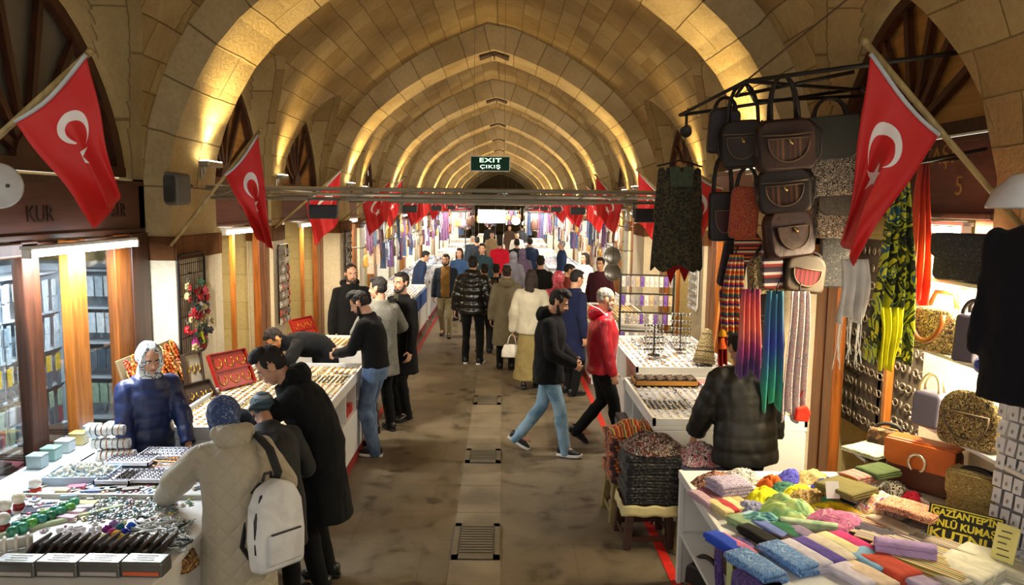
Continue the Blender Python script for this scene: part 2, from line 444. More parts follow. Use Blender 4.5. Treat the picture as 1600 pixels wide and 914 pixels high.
mb = MB(); s0 = WEB.of_z(Z_SPLIT); prof = [(-WEB.at(s0+(WEB.L-s0)*k/9)[0], WEB.at(s0+(WEB.L-s0)*k/9)[1], s0+(WEB.L-s0)*k/9) for k in range(10)]
prof += [(-a, z, 2*WEB.L-q) for a, z, q in prof[-2::-1]]
for k in range(40):
    ya = Y0+(Y1-Y0)*k/40; yb = Y0+(Y1-Y0)*(k+1)/40
    for a, b in zip(prof, prof[1:]):
        mb.add([(XC+a[0], ya, a[1]), (XC+b[0], ya, b[1]), (XC+b[0], yb, b[1]), (XC+a[0], yb, a[1])], [(0, 1, 2, 3)], 0, [(ya, a[2]+2.8), (ya, b[2]+2.8), (yb, b[2]+2.8), (yb, a[2]+2.8)])
props(mb.build('ceiling', M_VAULT), kind='structure')
# transverse ribs with their piers
for i, y in enumerate(RIBS):
    mb = MB(); inn = [(2.86, 0.0, 0.0)]+[(a, z, q+2.8) for (a, z), q in zip(RIB.p, RIB.s)]; L = inn[-1][2]
    path = [(-a, z, q) for a, z, q in inn]+[(a, z, 2*L-q) for a, z, q in inn[-2::-1]]
    wp = Prof(.34).p; out = [(3.3, 0.0)]+wp; outp = [(-a, z) for a, z in out]+[(a, z) for a, z in out[-2::-1]]
    for k in range(len(path)-1):
        a, b = path[k], path[k+1]; c, d = outp[k], outp[k+1]; w = .55
        A0, B0 = (XC+a[0], y-w, a[1]), (XC+b[0], y-w, b[1]); A1, B1 = (XC+a[0], y+w, a[1]), (XC+b[0], y+w, b[1])
        C0, D0 = (XC+c[0], y-w, c[1]), (XC+d[0], y-w, d[1]); C1, D1 = (XC+c[0], y+w, c[1]), (XC+d[0], y+w, d[1])
        mb.add([A0, B0, B1, A1], [(0, 1, 2, 3)], 0, [(0, a[2]), (0, b[2]), (1.1, b[2]), (1.1, a[2])])
        mb.add([A0, B0, D0, C0], [(0, 3, 2, 1)], 0, [(0, a[2]), (0, b[2]), (.45, b[2]), (.45, a[2])])
        mb.add([A1, B1, D1, C1], [(0, 1, 2, 3)], 0, [(0, a[2]), (0, b[2]), (.45, b[2]), (.45, a[2])])
    props(mb.build('trim_%d' % (i+1), M_RIB), kind='structure')
    hz = 5.405                      # iron hatch under the crown of the rib
    h = MB()
    for s in (-1, 1): h.box((XC+s*.14, y-.25, hz-.03), (.28, .3, .05), 0, (0, s*.36, 0))
    for s in (-.2, 0, .2): h.box((XC+s, y-.25, hz-.06), (.03, .32, .04))
    props(h.build('ceiling_hatch', plain('#4a3421', .8), bevel=.004), 'brown iron hatch under the crown of the %s stone rib' % ['overhead', 'nearest', 'second', 'third', 'fourth', 'fifth', 'sixth', 'seventh', 'eighth', 'ninth', 'tenth', 'last'][i], 'hatch', 'iron hatches under the rib crowns')
# cladding of the piers, with a worn brown course on top
tn = 20
M_COURSE = stone('worn_brown_course', '#7a5230', '#6b4526', '#54361e', bw=.5, rh=.3, kind='Object', stain=.8)
for side in (-1, 1):
    for a, b, kd in piers(side):
        if b < 2 or a > 62: continue
        d = 2.86 if kd == 'rib' else WALLX
        mb = MB(); mb.box((XC+side*(d+.17), (a+b)/2, 1.03), (.38, b-a+.05, 2.06), 0)
        mb.box((XC+side*(d+.17), (a+b)/2, 2.17), (.40, b-a+.05, .22), 1)
        tn += 1; props(mb.build('trim_%d' % tn, [M_TILE, M_COURSE], bevel=.008), kind='structure')
# floor
m, nt, b = new_mat('street_paving'); co = coords(nt)
br = N(nt, 'ShaderNodeTexBrick', i_Scale=1.0, i_Mortar_Size=.004, i_Mortar_Smooth=.3, i_Brick_Width=1.15, i_Row_Height=.62)
br.inputs['Color1'].default_value = hexc('#716551'); br.inputs['Color2'].default_value = hexc('#796c58'); br.inputs['Mortar'].default_value = hexc('#615644'); nt.links.new(co, br.inputs[0])
n1 = N(nt, 'ShaderNodeTexNoise', i_Scale=1.1, i_Detail=6.0, i_Roughness=.7); nt.links.new(co, n1.inputs[0])
c = mix(nt, .75, br.outputs[0], ramp(nt, n1.outputs[0], [(.3, (.62, .60, .56)), (.68, (1, 1, 1))]), 'MULTIPLY')
n2 = N(nt, 'ShaderNodeTexNoise', i_Scale=3.4, i_Detail=7.0, i_Roughness=.68, i_Distortion=.4); nt.links.new(co, n2.inputs[0])
c = mix(nt, .8, c, ramp(nt, n2.outputs[0], [(.34, (.30, .28, .26)), (.45, (.85, .85, .85)), (.52, (1, 1, 1))]), 'MULTIPLY')
v = N(nt, 'ShaderNodeTexVoronoi', i_Scale=2.3, i_Randomness=1.0)
wn = N(nt, 'ShaderNodeTexNoise', i_Scale=5.0, i_Detail=3.0); nt.links.new(co, wn.inputs[0])
sc = nt.nodes.new('ShaderNodeVectorMath'); sc.operation = 'SCALE'; sc.inputs[3].default_value = .25; nt.links.new(wn.outputs['Color'], sc.inputs[0])
ad = nt.nodes.new('ShaderNodeVectorMath'); ad.operation = 'ADD'; nt.links.new(co, ad.inputs[0]); nt.links.new(sc.outputs[0], ad.inputs[1]); nt.links.new(ad.outputs[0], v.inputs[0])
c = mix(nt, .85, c, ramp(nt, v.outputs['Distance'], [(.12, (.34, .30, .27)), (.21, (1, 1, 1))]), 'MULTIPLY')
nt.links.new(c, b.inputs['Base Color'])
nt.links.new(ramp(nt, n2.outputs[0], [(.35, (.35, .35, .35)), (.6, (.55, .55, .55))]), b.inputs['Roughness']); bump(nt, b, n2.outputs[0], .12, .01)
M_FLOOR = m
fl = MB().box((XC, (Y0+Y1)/2, -.05), (9.9, Y1-Y0, .1)); props(fl.build('floor', M_FLOOR), kind='structure')
mb = MB()                           # drain channel: long pale slabs with thin joints
M_SLAB = plain('#766a56', .5, var=.28, vs=3.0, bmp=.1)
y = Y0; k = 0
while y < 70:
    mb.box((-.173, y+.31, -.006), (.372, .612, .02)); y += .62
props(mb.build('trim_60', M_SLAB), kind='structure')
M_GRATE = plain('#6e6554', .45, .2, var=.15); M_SLOT = plain('#2c261d', .8)
def grate(yc, ln, label):
    g = MB(); g.box((0, 0, .006), (.36, ln, .008), 1)
    for s in (-1, 1):
        g.box((s*.155, 0, .012), (.05, ln, .012)); g.box((0, s*(ln/2-.03), .012), (.36, .06, .012))
    n = int((ln-.12)/.045)
    for i in range(n): g.box((0, -ln/2+.07+(ln-.12)*i/n, .012), (.28, .024, .012))
    props(g.build('drain_grate', [M_GRATE, M_SLOT], loc=(-.173, yc, 0)), label, 'grate', 'drain grates')
grate(5.62, .62, 'large slotted drain grate, the nearest in the floor channel')
grate(7.63, .42, 'slotted drain grate beside the walking man in black hooded jacket')
grate(9.9, .42, 'small far slotted drain grate further along the floor channel')
mb = MB(); mb.box((1.24, 24, .003), (.07, 44, .004)); props(mb.build('trim_61', plain('#c8261a', .5, var=.15, vs=20)), kind='structure')
mb = MB(); mb.box((-1.5, 26, .003), (.06, 40, .004)); props(mb.build('trim_62', plain('#a02018', .55, var=.2, vs=20)), kind='structure')
# end wall with a little arched opening
mb = MB(); mb.box((XC, Y1-.4, 2.9), (6.6, .4, 5.9)); props(mb.build('wall_end', M_VAULT), kind='structure')
mb = MB(); pts = [(-1.2, 0), (1.2, 0), (1.2, .5), (1.0, 1.0), (.6, 1.35), (0, 1.5), (-.6, 1.35), (-1.0, 1.0), (-1.2, .5)]
mb.prism(pts, (XC, Y1-.6, 2.6), (1, 0, 0), (0, 0, 1), .06); o = props(mb.build('window_99', plain('#3b3a3c', .4)), kind='structure')
mb = MB()
for k in range(-3, 4): mb.box((XC+k*.33, Y1-.68, 3.2), (.05, .04, 1.3))
mb.box((XC, Y1-.68, 3.1), (2.3, .04, .06)); mb.build('window_bars', M_DARKWOOD, o)

# lunettes
def lunette(idx, side, n, panel):
    x = XC+side*(RECESS-.04); c = (n[0]+n[1])/2; w = (n[1]-n[0])/2-.10; base = 2.82 if side < 0 else 3.12; top = 4.25
    def H(u): return base + (top-base)*((1-min(1, abs(u))**1.75)**.62)
    P = [(u, H(u)) for u in (math.sin(math.pi/2*k/12) for k in range(-12, 13))]
    o = empty('window_%d' % idx, (x, c, base), kind='structure')
    mb = MB(); mb.prism([(u*w, z-base) for u, z in P], (side*.03, 0, 0), (0, 1, 0), (0, 0, 1), side*.015); mb.build('backing_panel', panel, o)
    fr = MB(); t = .065
    ring = []
    for u, z in P:
        s = 1-t*1.9/w; ring.append(((u*w, z-base), (u*w*s, .07+(z-base-.07)*(1-t*1.5/(top-base)))))
    for (a, b), (c2, d) in zip(ring, ring[1:]):
        fr.prism([a, c2, d, b], (0, 0, 0), (0, 1, 0), (0, 0, 1), side*-.07)
    fr.box((side*-.03, 0, .04), (.09, 2*w, .09)); fr.build('arch_frame', M_DARKWOOD, o, recalc=True)
    for ang in (-62, -35, -12, 12, 35, 62):
        a = R(ang); L = .2
        while L < 2 and (math.cos(a)*L+.1+base) < H(math.sin(a)*L/w)-.02 and abs(math.sin(a)*L) < w*.98: L += .02
        L0 = .16; mid = (L+L0)/2
        sp = MB(); sp.box((side*-.02, math.sin(a)*mid, .08+math.cos(a)*mid), (.05, .06, L-L0), 0, (-a, 0, 0)); sp.build('spoke', M_DARKWOOD, o)
    hb = MB(); hb.prism([(math.cos(q)*.19, math.sin(q)*.19) for q in (math.pi*k/10 for k in range(11))], (side*-.005, 0, .08), (0, 1, 0), (0, 0, 1), side*-.06)
    hb.build('spoke_hub', M_DARKWOOD, o, recalc=True)
idx = 0
M_PLASTER = plain('#6e675a', .9, var=.2, vs=2.0)
for side in (-1, 1):
    for n in niches(side):
        if n[1] < 4.6 or n[0] > 50: continue
        idx += 1; lunette(idx, side, n, M_PLASTER if side < 0 and n[0] < 7 else M_PLY)

# shop fronts: a fascia board, a tube lamp under it, door posts
M_TUBE_W = glow((1, .95, .82), 14.0); M_TUBE_C = glow((.85, .93, 1.0), 16.0)
ORD = ['first', 'second', 'third', 'fourth', 'fifth', 'sixth', 'seventh', 'eighth', 'ninth', 'tenth', 'eleventh', 'twelfth', 'thirteenth']
def word(i): return ORD[i] if i < len(ORD) else 'far'
dn = 0
for side in (-1, 1):
    sn = 'left' if side < 0 else 'right'
    for k, n in enumerate([q for q in niches(side) if q[1] > 4.6 and q[0] < 60]):
        c = (n[0]+n[1])/2; w = n[1]-n[0]; z0, z1 = (2.32, 2.78) if side < 0 else (2.55, 3.08)
        x = XC+side*3.2; near = k == 0
        g = empty('shop_sign', (x, c, z0), label='brown wooden shop fascia on the %s wall, %s from the camera' % (sn, word(k)), cat='sign', group='wooden fascias over the shops')
        box_obj('sign_board', (0, 0, (z1-z0)/2), (.10, w-.06, z1-z0), M_FASCIA, g, .008)
        mb = MB(); mb.box((side*-.03, 0, .02), (.12, w-.04, .04)); mb.box((side*-.03, 0, z1-z0-.02), (.12, w-.04, .04)); mb.build('moulding', M_DARKWOOD, g, bevel=.005)
        lets = {(-1, 0): [('KUR', -.1, .1, .17), ('SİR', 1.02, .12, .17)], (-1, 1): [('AJANTA', .4, .16, .12)], (1, 0): [('ELİ ÇAŞI', -.45, .34, .17), ('5', -.86, .13, .18)]}.get((side, k), [])
        for s, dy, dz, sz in lets:
            text_obj('sign_lettering', s, sz, plain('#b89a55', .35, .7) if side > 0 else plain('#2a1512', .4, .2), g, (side*-.056, dy, dz+.08), (R(90), 0, R(90 if side < 0 else -90)))
        if c < 45:
            ty = {(-1, 0): (4.9, 6.35), (1, 0): (4.6, 5.5)}.get((side, k), (c-.75, c+.35)); lx = XC+side*(2.88 if side < 0 and k == 0 else 3.02); lz = z0-.05
            cold = (side < 0 and k == 0) or (k > 3)
            lp = empty('tube_lamp', (lx, sum(ty)/2, lz), label='lit fluorescent tube under the %s fascia of the %s wall' % (word(k), sn), cat='lamp', group='fluorescent shop tubes')
            L = ty[1]-ty[0]
            tb = MB(); tb.tube([(0, -L/2+.03, -.02), (0, L/2-.03, -.02)], .022, 10); tb.build('tube', M_TUBE_C if cold else M_TUBE_W, lp, smooth=True)
            hs = MB(); hs.box((side*.012, 0, .022), (.07, L, .025)); hs.box((0, L/2, -.015), (.05, .03, .06)); hs.box((0, -L/2, -.015), (.05, .03, .06)); hs.box((side*.14, 0, .03), (.26, .05, .015)); hs.build('housing', M_WHITE, lp, bevel=.004)
            lamp_area('tube_light', (lx-side*.02, sum(ty)/2, lz-.06), (lx+side*(.25), sum(ty)/2, 0), L, .08, TUBE_W*(1.5 if cold else 1.2)*(1.6 if c > 22 else 1)*((2.6 if side > 0 else 1.5) if k == 0 else 1), COOL if cold else (1, .82, .52))
        if k > 0 or side > 0:
            dn += 1; d = empty('door_%d' % dn, (XC+side*3.2, c, 0), kind='structure')
            for yy, ww, mt in ((n[0]+.13-c, .2, M_PALEWOOD), (n[1]-.36-c, .2, M_DOOR), (n[1]-.12-c, .22, M_DOOR)):
                if k < 8: box_obj('door_post', (0, yy, z0/2), (.10, ww, z0), mt, d, .012)
            box_obj('door_edge_strip', (-side*.03, -.1, z0/2), (.06, .06, z0), M_PALEWOOD, d, .012)

# uplights on the ribs and the middle piers
M_LAMPGLOW = glow((1, .86, .5), 10.0)
def uplight(side, y, mid, i):
    d = (2.86 if not mid else WALLX)-.10; x = XC+side*d; z = 3.0
    o = empty('uplight', (x, y, z), label='small bar uplight on the %s %s pier of the %s wall' % (word(i), 'middle' if mid else 'rib', 'left' if side < 0 else 'right'), cat='lamp', group='uplights washing the stone piers')
    L = .13 if mid else .2
    hs = MB(); hs.box((0, 0, -.02), (.10, L*2, .05)); hs.box((side*.07, 0, -.05), (.03, .05, .12)); hs.box((side*.085, 0, -.11), (.012, .08, .12)); hs.build('housing', M_METAL, o, bevel=.008)
    le = MB(); le.box((0, 0, .009), (.085, L*2-.03, .012)); le.build('lens', M_LAMPGLOW, o, bevel=.003)
    ds = max(0.75, 1.0)
    lamp_spot('uplight_beam', (x-side*.02, y, z+.04), (x-side*(.75 if not mid else .12), y, z+1.5), UP_W*(1.0 if not mid else .45), WARM, 105 if not mid else 75, 1.0, .08)
for side in (-1, 1):
    for i, y in enumerate(RIBS[1:9]): uplight(side, y+.15, False, i)
    for i, y in enumerate(MIDS[1:6]): uplight(side, y, True, i)

# lighting trusses across the street with floodlights under them
def truss(y, i):
    o = empty('lighting_truss', (XC, y, 2.7), label='grey metal truss across the street at the %s stone rib' % word(i), cat='truss', group='lighting trusses')
    ch = MB(); ch.tube([(-2.8, 0, .05), (2.8, 0, .05)], .022, 8); ch.build('upper_chord', M_TRUSS, o, smooth=True)
    ch = MB(); ch.tube([(-2.8, 0, -.05), (2.8, 0, -.05)], .018, 8); ch.tube([(-2.8, .16, .0), (2.8, .16, .0)], .018, 8); ch.build('lower_chord', M_TRUSS, o, smooth=True)
    br = MB()
    for k in range(13):
        xx = -2.7+k*.45; br.tube([(xx, 0, -.05), (xx+.2, 0, .05)], .008, 6); br.tube([(xx+.2, 0, .05), (xx+.2, .16, 0)], .008, 6)
    br.build('bracing', M_TRUSS, o)
    for s in (-1, 1):
        f = empty('floodlight', (XC+(s*1.65 if s > 0 else -1.62), y-.03, 2.52), label='black floodlight hung from the %s truss on its %s side' % (word(i), 'left' if s < 0 else 'right'), cat='lamp', group='floodlights under the trusses')
        h = MB(); h.box((0, 0, 0), (.27, .10, .14)); h.build('housing', plain('#10161f', .5), f, bevel=.012)
        b2 = MB(); b2.box((0, .056, -.005), (.22, .012, .10)); b2.build('lens', glow((1, .95, .85), 3.0), f)
        b3 = MB(); b3.box((-.145, 0, .05), (.012, .03, .15)); b3.box((.145, 0, .05), (.012, .03, .15)); b3.box((0, 0, .12), (.30, .03, .012)); b3.build('bracket', M_STEEL, f)
        lamp_area('flood_light', (XC+s*1.63, y+.1, 2.5), (XC+s*.7, y+3.2, 0), .25, .12, FLOOD_W, NEUT)
for i, y in enumerate(RIBS[1:8]): truss(y+.1, i)
# ------------------------------------------------------------------ people
def fuse(mb, name, mats, parent, voxel, smooth=6, amp=0.0, nscale=6.0, classify=None, seed=0.0, factor=.5):
    """union of closed shells as one continuous smooth surface"""
    me = mb.mesh(name, MATS_NONE); o = bpy.data.objects.new(name, me); COL.objects.link(o)
    q = o.modifiers.new('r', 'REMESH'); q.mode = 'VOXEL'; q.voxel_size = voxel
    if smooth:
        q = o.modifiers.new('s', 'SMOOTH'); q.iterations = smooth; q.factor = factor
    dg = bpy.context.evaluated_depsgraph_get()
    out = bpy.data.meshes.new_from_object(o.evaluated_get(dg)); bpy.data.objects.remove(o); bpy.data.meshes.remove(me)
    nv = len(out.vertices)
    if amp and nv:
        co = np.empty(nv*3); out.vertices.foreach_get('co', co); co = co.reshape(-1, 3)
        no = np.empty(nv*3); out.vertex_normals.foreach_get('vector', no); no = no.reshape(-1, 3)
        s = nscale; off = Vector((seed*7.3, seed*3.1, seed))
        d = np.array([noise.noise(Vector((p[0]*s, p[1]*s, p[2]*s*.7))+off) + .5*noise.noise(Vector((p[0]*s*2.3, p[1]*s*2.3, p[2]*s*1.6))+off) for p in co])
        co += no*(d*amp)[:, None]; out.vertices.foreach_set('co', co.ravel())
    out.materials.clear()
    for m_ in (mats if isinstance(mats, (list, tuple)) else [mats]): out.materials.append(m_)
    n = len(out.polygons)
    out.polygons.foreach_set('use_smooth', [True]*n)
    if classify and n:
        cc = np.empty(n*3); out.polygons.foreach_get('center', cc); cc = cc.reshape(-1, 3)
        out.polygons.foreach_set('material_index', [classify(Vector(p)) for p in cc])
    else: out.polygons.foreach_set('material_index', [0]*n)
    out.update(); out.name = name
    r_ = bpy.data.objects.new(name, out); COL.objects.link(r_); r_.parent = parent
    return r_
MATS_NONE = []
def skin_mat(c='#b98a6c'): return plain(c, .5, var=.06, vs=20, sheen=.1)
SKIN = '#bd8c6e'
M_EYE = plain('#e8e2da', .25, var=.02); M_IRIS = plain('#1d120b', .2); M_LIP = plain('#9a5a4c', .5)
M_HAIR = plain('#120d0b', .8, var=.3, vs=30, bmp=.6, bs=90); M_GREY = plain('#77726b', .6, var=.3, vs=40, bmp=.5, bs=90)
M_BROWN_HAIR = plain('#24160d', .75, var=.3, vs=30, bmp=.6, bs=90)

def ik(a, b, l1, l2, hint):
    d = b-a; L = min(d.length, (l1+l2)*.995); dn = d.normalized(); b2 = a+dn*L
    x = (l1*l1-l2*l2+L*L)/(2*L); hh = math.sqrt(max(0, l1*l1-x*x))
    n = hint-dn*hint.dot(dn); n = n.normalized() if n.length > 1e-6 else dn.orthogonal().normalized()
    return a+dn*x+n*hh, b2

def person(label, loc, rz, h=1.75, wid=1.0, lean=0.0, nod=0.0, hyaw=0.0, twist=0.0, side=0.0,
           feet=None, hands=None, elbows=None, curl=(.45, .45), top=None, bottom=None, shoes=None, hair='short', hairm=None,
           beard=None, skin=SKIN, face=True, q=.0065, spine=.32, belly=0.0, palm=None, group=None, z=0.0):
    s = h/1.75
    root = empty('person', (loc[0], loc[1], z), R(rz), label, 'person', group)
    lean = R(lean); tw = R(twist); sd = R(side)
    zs = [.95+.03*k for k in range(26)]; C = [Vector((0, 0, .95))]
    for a in zs[1:]:
        th = lean*min(1, (a-.95)/spine); C.append(C[-1]+.03*Vector((math.sin(sd)*min(1, (a-.95)/spine), math.sin(th), math.cos(th))))
    def T(x, y, zz):
        if zz <= .95: return Vector((x, y, zz))*s
        i = min((zz-.95)/.03, 24.999); k = int(i); c = C[k].lerp(C[k+1], i-k); f = min(1, (zz-.95)/spine); th = lean*f
        t2 = tw*f; x, y = x*math.cos(t2)-y*math.sin(t2), x*math.sin(t2)+y*math.cos(t2)
        return (c+Vector((x, y*math.cos(th), -y*math.sin(th))))*s
    feet = feet or ((-.10, .02, 0, 8, 0), (.10, -.02, 0, 8, 0))      # x, y, height, toe-out, pitch
    # joints
    wa = 1+(wid-1)*.6; sh = [T(-.172*wa, 0, 1.395), T(.172*wa, 0, 1.395)]
    hands = hands or ((-.27, .02, .80), (.27, .02, .80))
    elbows = elbows or ((-.5, -.7, -.2), (.5, -.7, -.2))
    el, wr = [], []
    for i in (0, 1):
        e, w = ik(sh[i], Vector(hands[i])*s, .285*s, .255*s, Vector(elbows[i])); el.append(e); wr.append(w)
    hips = [Vector((-.09, 0, .92))*s, Vector((.09, 0, .92))*s]; kn, an, toe = [], [], []
    for i in (0, 1):
        f = feet[i]; ty = R(f[3])*(1 if i == 0 else -1); td = Vector((-math.sin(ty), math.cos(ty), 0))
        p = R(f[4]); a = Vector((f[0], f[1], f[2]+.085))*s
        if f[4]: a += (td*.10*(1-math.cos(p))+Vector((0, 0, .13*math.sin(p))))*s
        k, a2 = ik(hips[i], a, .435*s, .42*s, td+Vector((0, .3, 0))); kn.append(k); an.append(a2); toe.append((td, p))
    neck = T(0, -.005, 1.50); th = lean*.8
    Mh = Euler((-(lean*.55)-R(nod), 0, 0)).to_matrix(); Mh = Matrix.Rotation(tw+R(hyaw), 3, 'Z') @ Mh
    hc = neck + (Mh @ Vector((0, .018, .125)))*s
    def Hd(x, y, zz): return hc + (Mh @ Vector((x, y, zz)))*s
    def He(mb, c, r_, n=14, k=8, m=0): mb.ell(Hd(*c), [v*s for v in r_], Mh, n, k, m)
    # ---- body: one continuous surface
    b = MB()
    def ring(zz, rx, ry, yo=0.0, n=18):
        return [T(rx*math.cos(t), yo+ry*math.sin(t), zz) for t in (2*math.pi*j/n for j in range(n))]
    b.rings([ring(.84, .12, .09), ring(.95, .15, .105), ring(1.08, .125, .092), ring(1.28, .14, .11), ring(1.38, .14, .085), ring(1.45, .08, .06), ring(1.52, .055, .055)])
    b.cap(neck, .056*s, Hd(0, -.02, -.05), .053*s)
    He(b, (0, -.012, .035), (.076, .098, .088), 20, 12); He(b, (0, .022, -.035), (.060, .070, .078)); He(b, (0, .055, -.088), (.028, .028, .024))
    He(b, (0, .072, .028), (.052, .02, .012)); He(b, (-.035, .06, -.028), (.022, .026, .022)); He(b, (.035, .06, -.028), (.022, .026, .022))
    b.cap(Hd(0, .088, .018), .0085*s, Hd(0, .110, -.020), .0125*s, 10); He(b, (-.011, .098, -.025), (.009, .011, .008), 8, 6); He(b, (.011, .098, -.025), (.009, .011, .008), 8, 6)
    He(b, (0, .088, -.052), (.022, .010, .007)); He(b, (0, .087, -.063), (.019, .010, .007))
    for sx in (-1, 1):
        b.ell(Hd(sx*.079, -.008, -.005), (.010*s, .021*s, .034*s), Mh @ Euler((R(-12), 0, R(sx*-22))).to_matrix(), 10, 6)
    for i in (0, 1):
        b.cap(sh[i], .052*s, el[i], .042*s); b.cap(el[i], .042*s, wr[i], .027*s)
        b.cap(hips[i], .085*s, kn[i], .055*s); b.cap(kn[i], .055*s, an[i], .04*s)
        b.cap(an[i], .04*s, an[i]+(toe[i][0]*.12+Vector((0, 0, -.05)))*s, .022*s)
        # hand
        d = (wr[i]-el[i]).normalized(); sx = -1 if i == 0 else 1
        hint = Vector(palm[i]) if palm else Vector((-sx, .15, -.25))   # direction the palm looks
        pn = (hint-d*hint.dot(d)).normalized(); ac = d.cross(pn)*(1 if i == 1 else -1)   # towards the thumb side
        if ac.dot(Vector((0, 1, 0.3))) < 0 and not palm: ac = -ac
        w0 = wr[i]; hs = s*1.0
        M3 = Matrix((ac, d, pn)).transposed()
        b.ell(w0+d*.048*hs, (.038*hs, .055*hs, .016*hs), M3, 12, 8); b.cap(w0, .024*hs, w0+d*.03*hs, .023*hs, 10)
        cu = curl[i]
        for fi, (off, fl_) in enumerate(((.029, .92), (.010, 1.0), (-.010, .95), (-.028, .76))):
            p = w0+d*.092*hs+ac*off*hs; dirv = d.copy(); ln = [.042*fl_, .028*fl_, .022*fl_]
            for sg in range(3):
                a = R(10+70*cu)*(.7 if sg == 0 else 1.0); dirv = (dirv*math.cos(a)+pn*math.sin(a)).normalized()
                p2 = p+dirv*ln[sg]*hs; b.cap(p, (.0092-.0008*sg)*hs, p2, (.0086-.0008*sg)*hs, 8); p = p2
        tp = w0+d*.025*hs+ac*.03*hs; t1 = (d*.6+ac*.75+pn*.35).normalized(); p2 = tp+t1*.042*hs; b.cap(tp, .012*hs, p2, .0105*hs, 8)
        t2 = (d*.85+ac*.15+pn*.5).normalized(); b.cap(p2, .0105*hs, p2+t2*.032*hs, .008*hs, 8)
    fuse(b, 'body', skin_mat(skin), root, q, 4)
    # ---- face details
    if face:
        for sx in (-1, 1):
            e = MB(); e.ell(Hd(sx*.031, .079, .006), (.0135*s, .008*s, .0072*s), Mh, 10, 6); e.ell(Hd(sx*.031, .0845, .006), (.0062*s, .004*s, .0062*s), Mh, 8, 6, 1)
            e.build('eye', [M_EYE, M_IRIS], root, smooth=True)
            e = MB(); e.tube([Hd(sx*.014, .090, .024), Hd(sx*.032, .088, .030), Hd(sx*.05, .074, .024)], [.0045*s, .0055*s, .003*s], 6); e.build('eyebrow', hairm if hairm and hair != 'hijab' else M_HAIR, root, smooth=True)
        e = MB(); e.tube([Hd(-.023, .088, -.057), Hd(0, .0985, -.055), Hd(.023, .088, -.057)], [.003*s, .0065*s, .003*s], 8); e.build('lips', M_LIP, root, smooth=True)
    hm = hairm or M_HAIR
    if beard:
        e = MB(); He(e, (0, .050, -.090), (.040, .043, .026)); 
        for sx in (-1, 1):
            e.cap(Hd(sx*.070, .012, -.02), .012*s, Hd(sx*.056, .038, -.075), .018*s); e.cap(Hd(sx*.056, .038, -.075), .018*s, Hd(sx*.02, .075, -.092), .018*s)
            e.cap(Hd(sx*.026, .080, -.062), .007*s, Hd(0, .097, -.043), .008*s)
        fuse(e, 'beard', beard, root, .006, 3, .002, 60)
    # ---- hair or head cover
    if hair in ('short', 'quiff', 'bun', 'long', 'crop'):
        e = MB(); He(e, (0, -.022, .052), (.0785, .094, .080), 18, 10); He(e, (0, -.045, .010), (.074, .064, .068))
        if hair != 'crop':
            He(e, (0, .045, .102), (.056, .038, .024)); He(e, (-.02, .01, .118), (.045, .055, .02)); He(e, (.02, -.02, .116), (.045, .055, .02))
        if hair == 'quiff': He(e, (0, .058, .112), (.062, .040, .034)); He(e, (0, .02, .135), (.055, .06, .026))
        for sx in (-1, 1): He(e, (sx*.068, .008, .04), (.012, .03, .035))
        if hair == 'bun': He(e, (0, -.125, .06), (.05, .05, .05)); 
        if hair == 'long':
            He(e, (0, -.07, -.06), (.085, .05, .13)); He(e, (0, -.09, -.17), (.075, .035, .12))
            for sx in (-1, 1): He(e, (sx*.078, -.01, -.07), (.022, .045, .13))
        fuse(e, 'hair', hm, root, .007, 3, .005, 42, seed=loc[0])
    elif hair == 'beanie':
        e = MB(); He(e, (0, -.018, .045), (.090, .108, .098), 18, 10); e2 = MB()
        rr = [Hd(.092*math.cos(t), -.014+.108*math.sin(t), .02+.012*math.sin(t)) for t in (2*math.pi*j/20 for j in range(21))]
        e.tube(rr, .016*s, 8); fuse(e, 'knitted_beanie', hm, root, .008, 4, .004, 30)
    elif hair == 'hijab':
        e = MB(); He(e, (0, -.026, .025), (.098, .108, .120), 18, 12)
        oval = [Hd(.079*math.cos(t), .054-.02*abs(math.sin(t)), -.014+.122*math.sin(t)) for t in (2*math.pi*j/18 for j in range(19))]
        e.tube(oval, .017*s, 8)
        e.cap(Hd(0, -.03, -.10), .080*s, neck+Vector((0, .01, -.01))*s, .095*s)
        e.rings([[T(rx*math.cos(t), .012+ry*math.sin(t), zz) for t in (2*math.pi*j/16 for j in range(16))] for zz, rx, ry in ((1.36, .12, .085), (1.43, .12, .085), (1.50, .095, .085), (1.55, .082, .082))])
        fuse(e, 'headscarf', hm, root, .009, 4, .009, 16, seed=loc[0]+2)
    # ---- trousers or skirt
    bt = bottom or {}
    if bt.get('kind', 'trousers') == 'trousers':
        g = MB(); kr = bt.get('r', 1.0)
        g.rings([ring(.80, .135*wid, .115, 0), ring(.92, .17*wid, .13, 0), ring(1.02, .15*wid, .12, 0)])
        for i in (0, 1):
            dn_ = (an[i]-kn[i]).normalized()
            g.cap(hips[i], .098*s*wid, kn[i], .070*kr*s); g.cap(kn[i], .070*kr*s, an[i]+dn_*.045*s, .060*kr*s)
            g.cap(kn[i].lerp(an[i], .3)-Vector((0, .012, 0)), .066*kr*s, kn[i].lerp(an[i], .6), .06*kr*s)
        fuse(g, 'trousers', bt.get('mat', cloth('#17181b')), root, max(.011, q*1.4), 3, .007*s, 9, seed=loc[1])
    else:
        g = MB(); hz = bt.get('hem', .12)
        g.rings([ring(hz, .25*wid, .23), ring(.45, .21*wid, .19), ring(.80, .175*wid, .145), ring(1.02, .14*wid, .11)]); fuse(g, 'skirt', bt.get('mat', cloth('#b8a878')), root, .013, 3, .012, 8)
    # ---- shoes
    sm = shoes or (plain('#141416', .5), plain('#161616', .6))
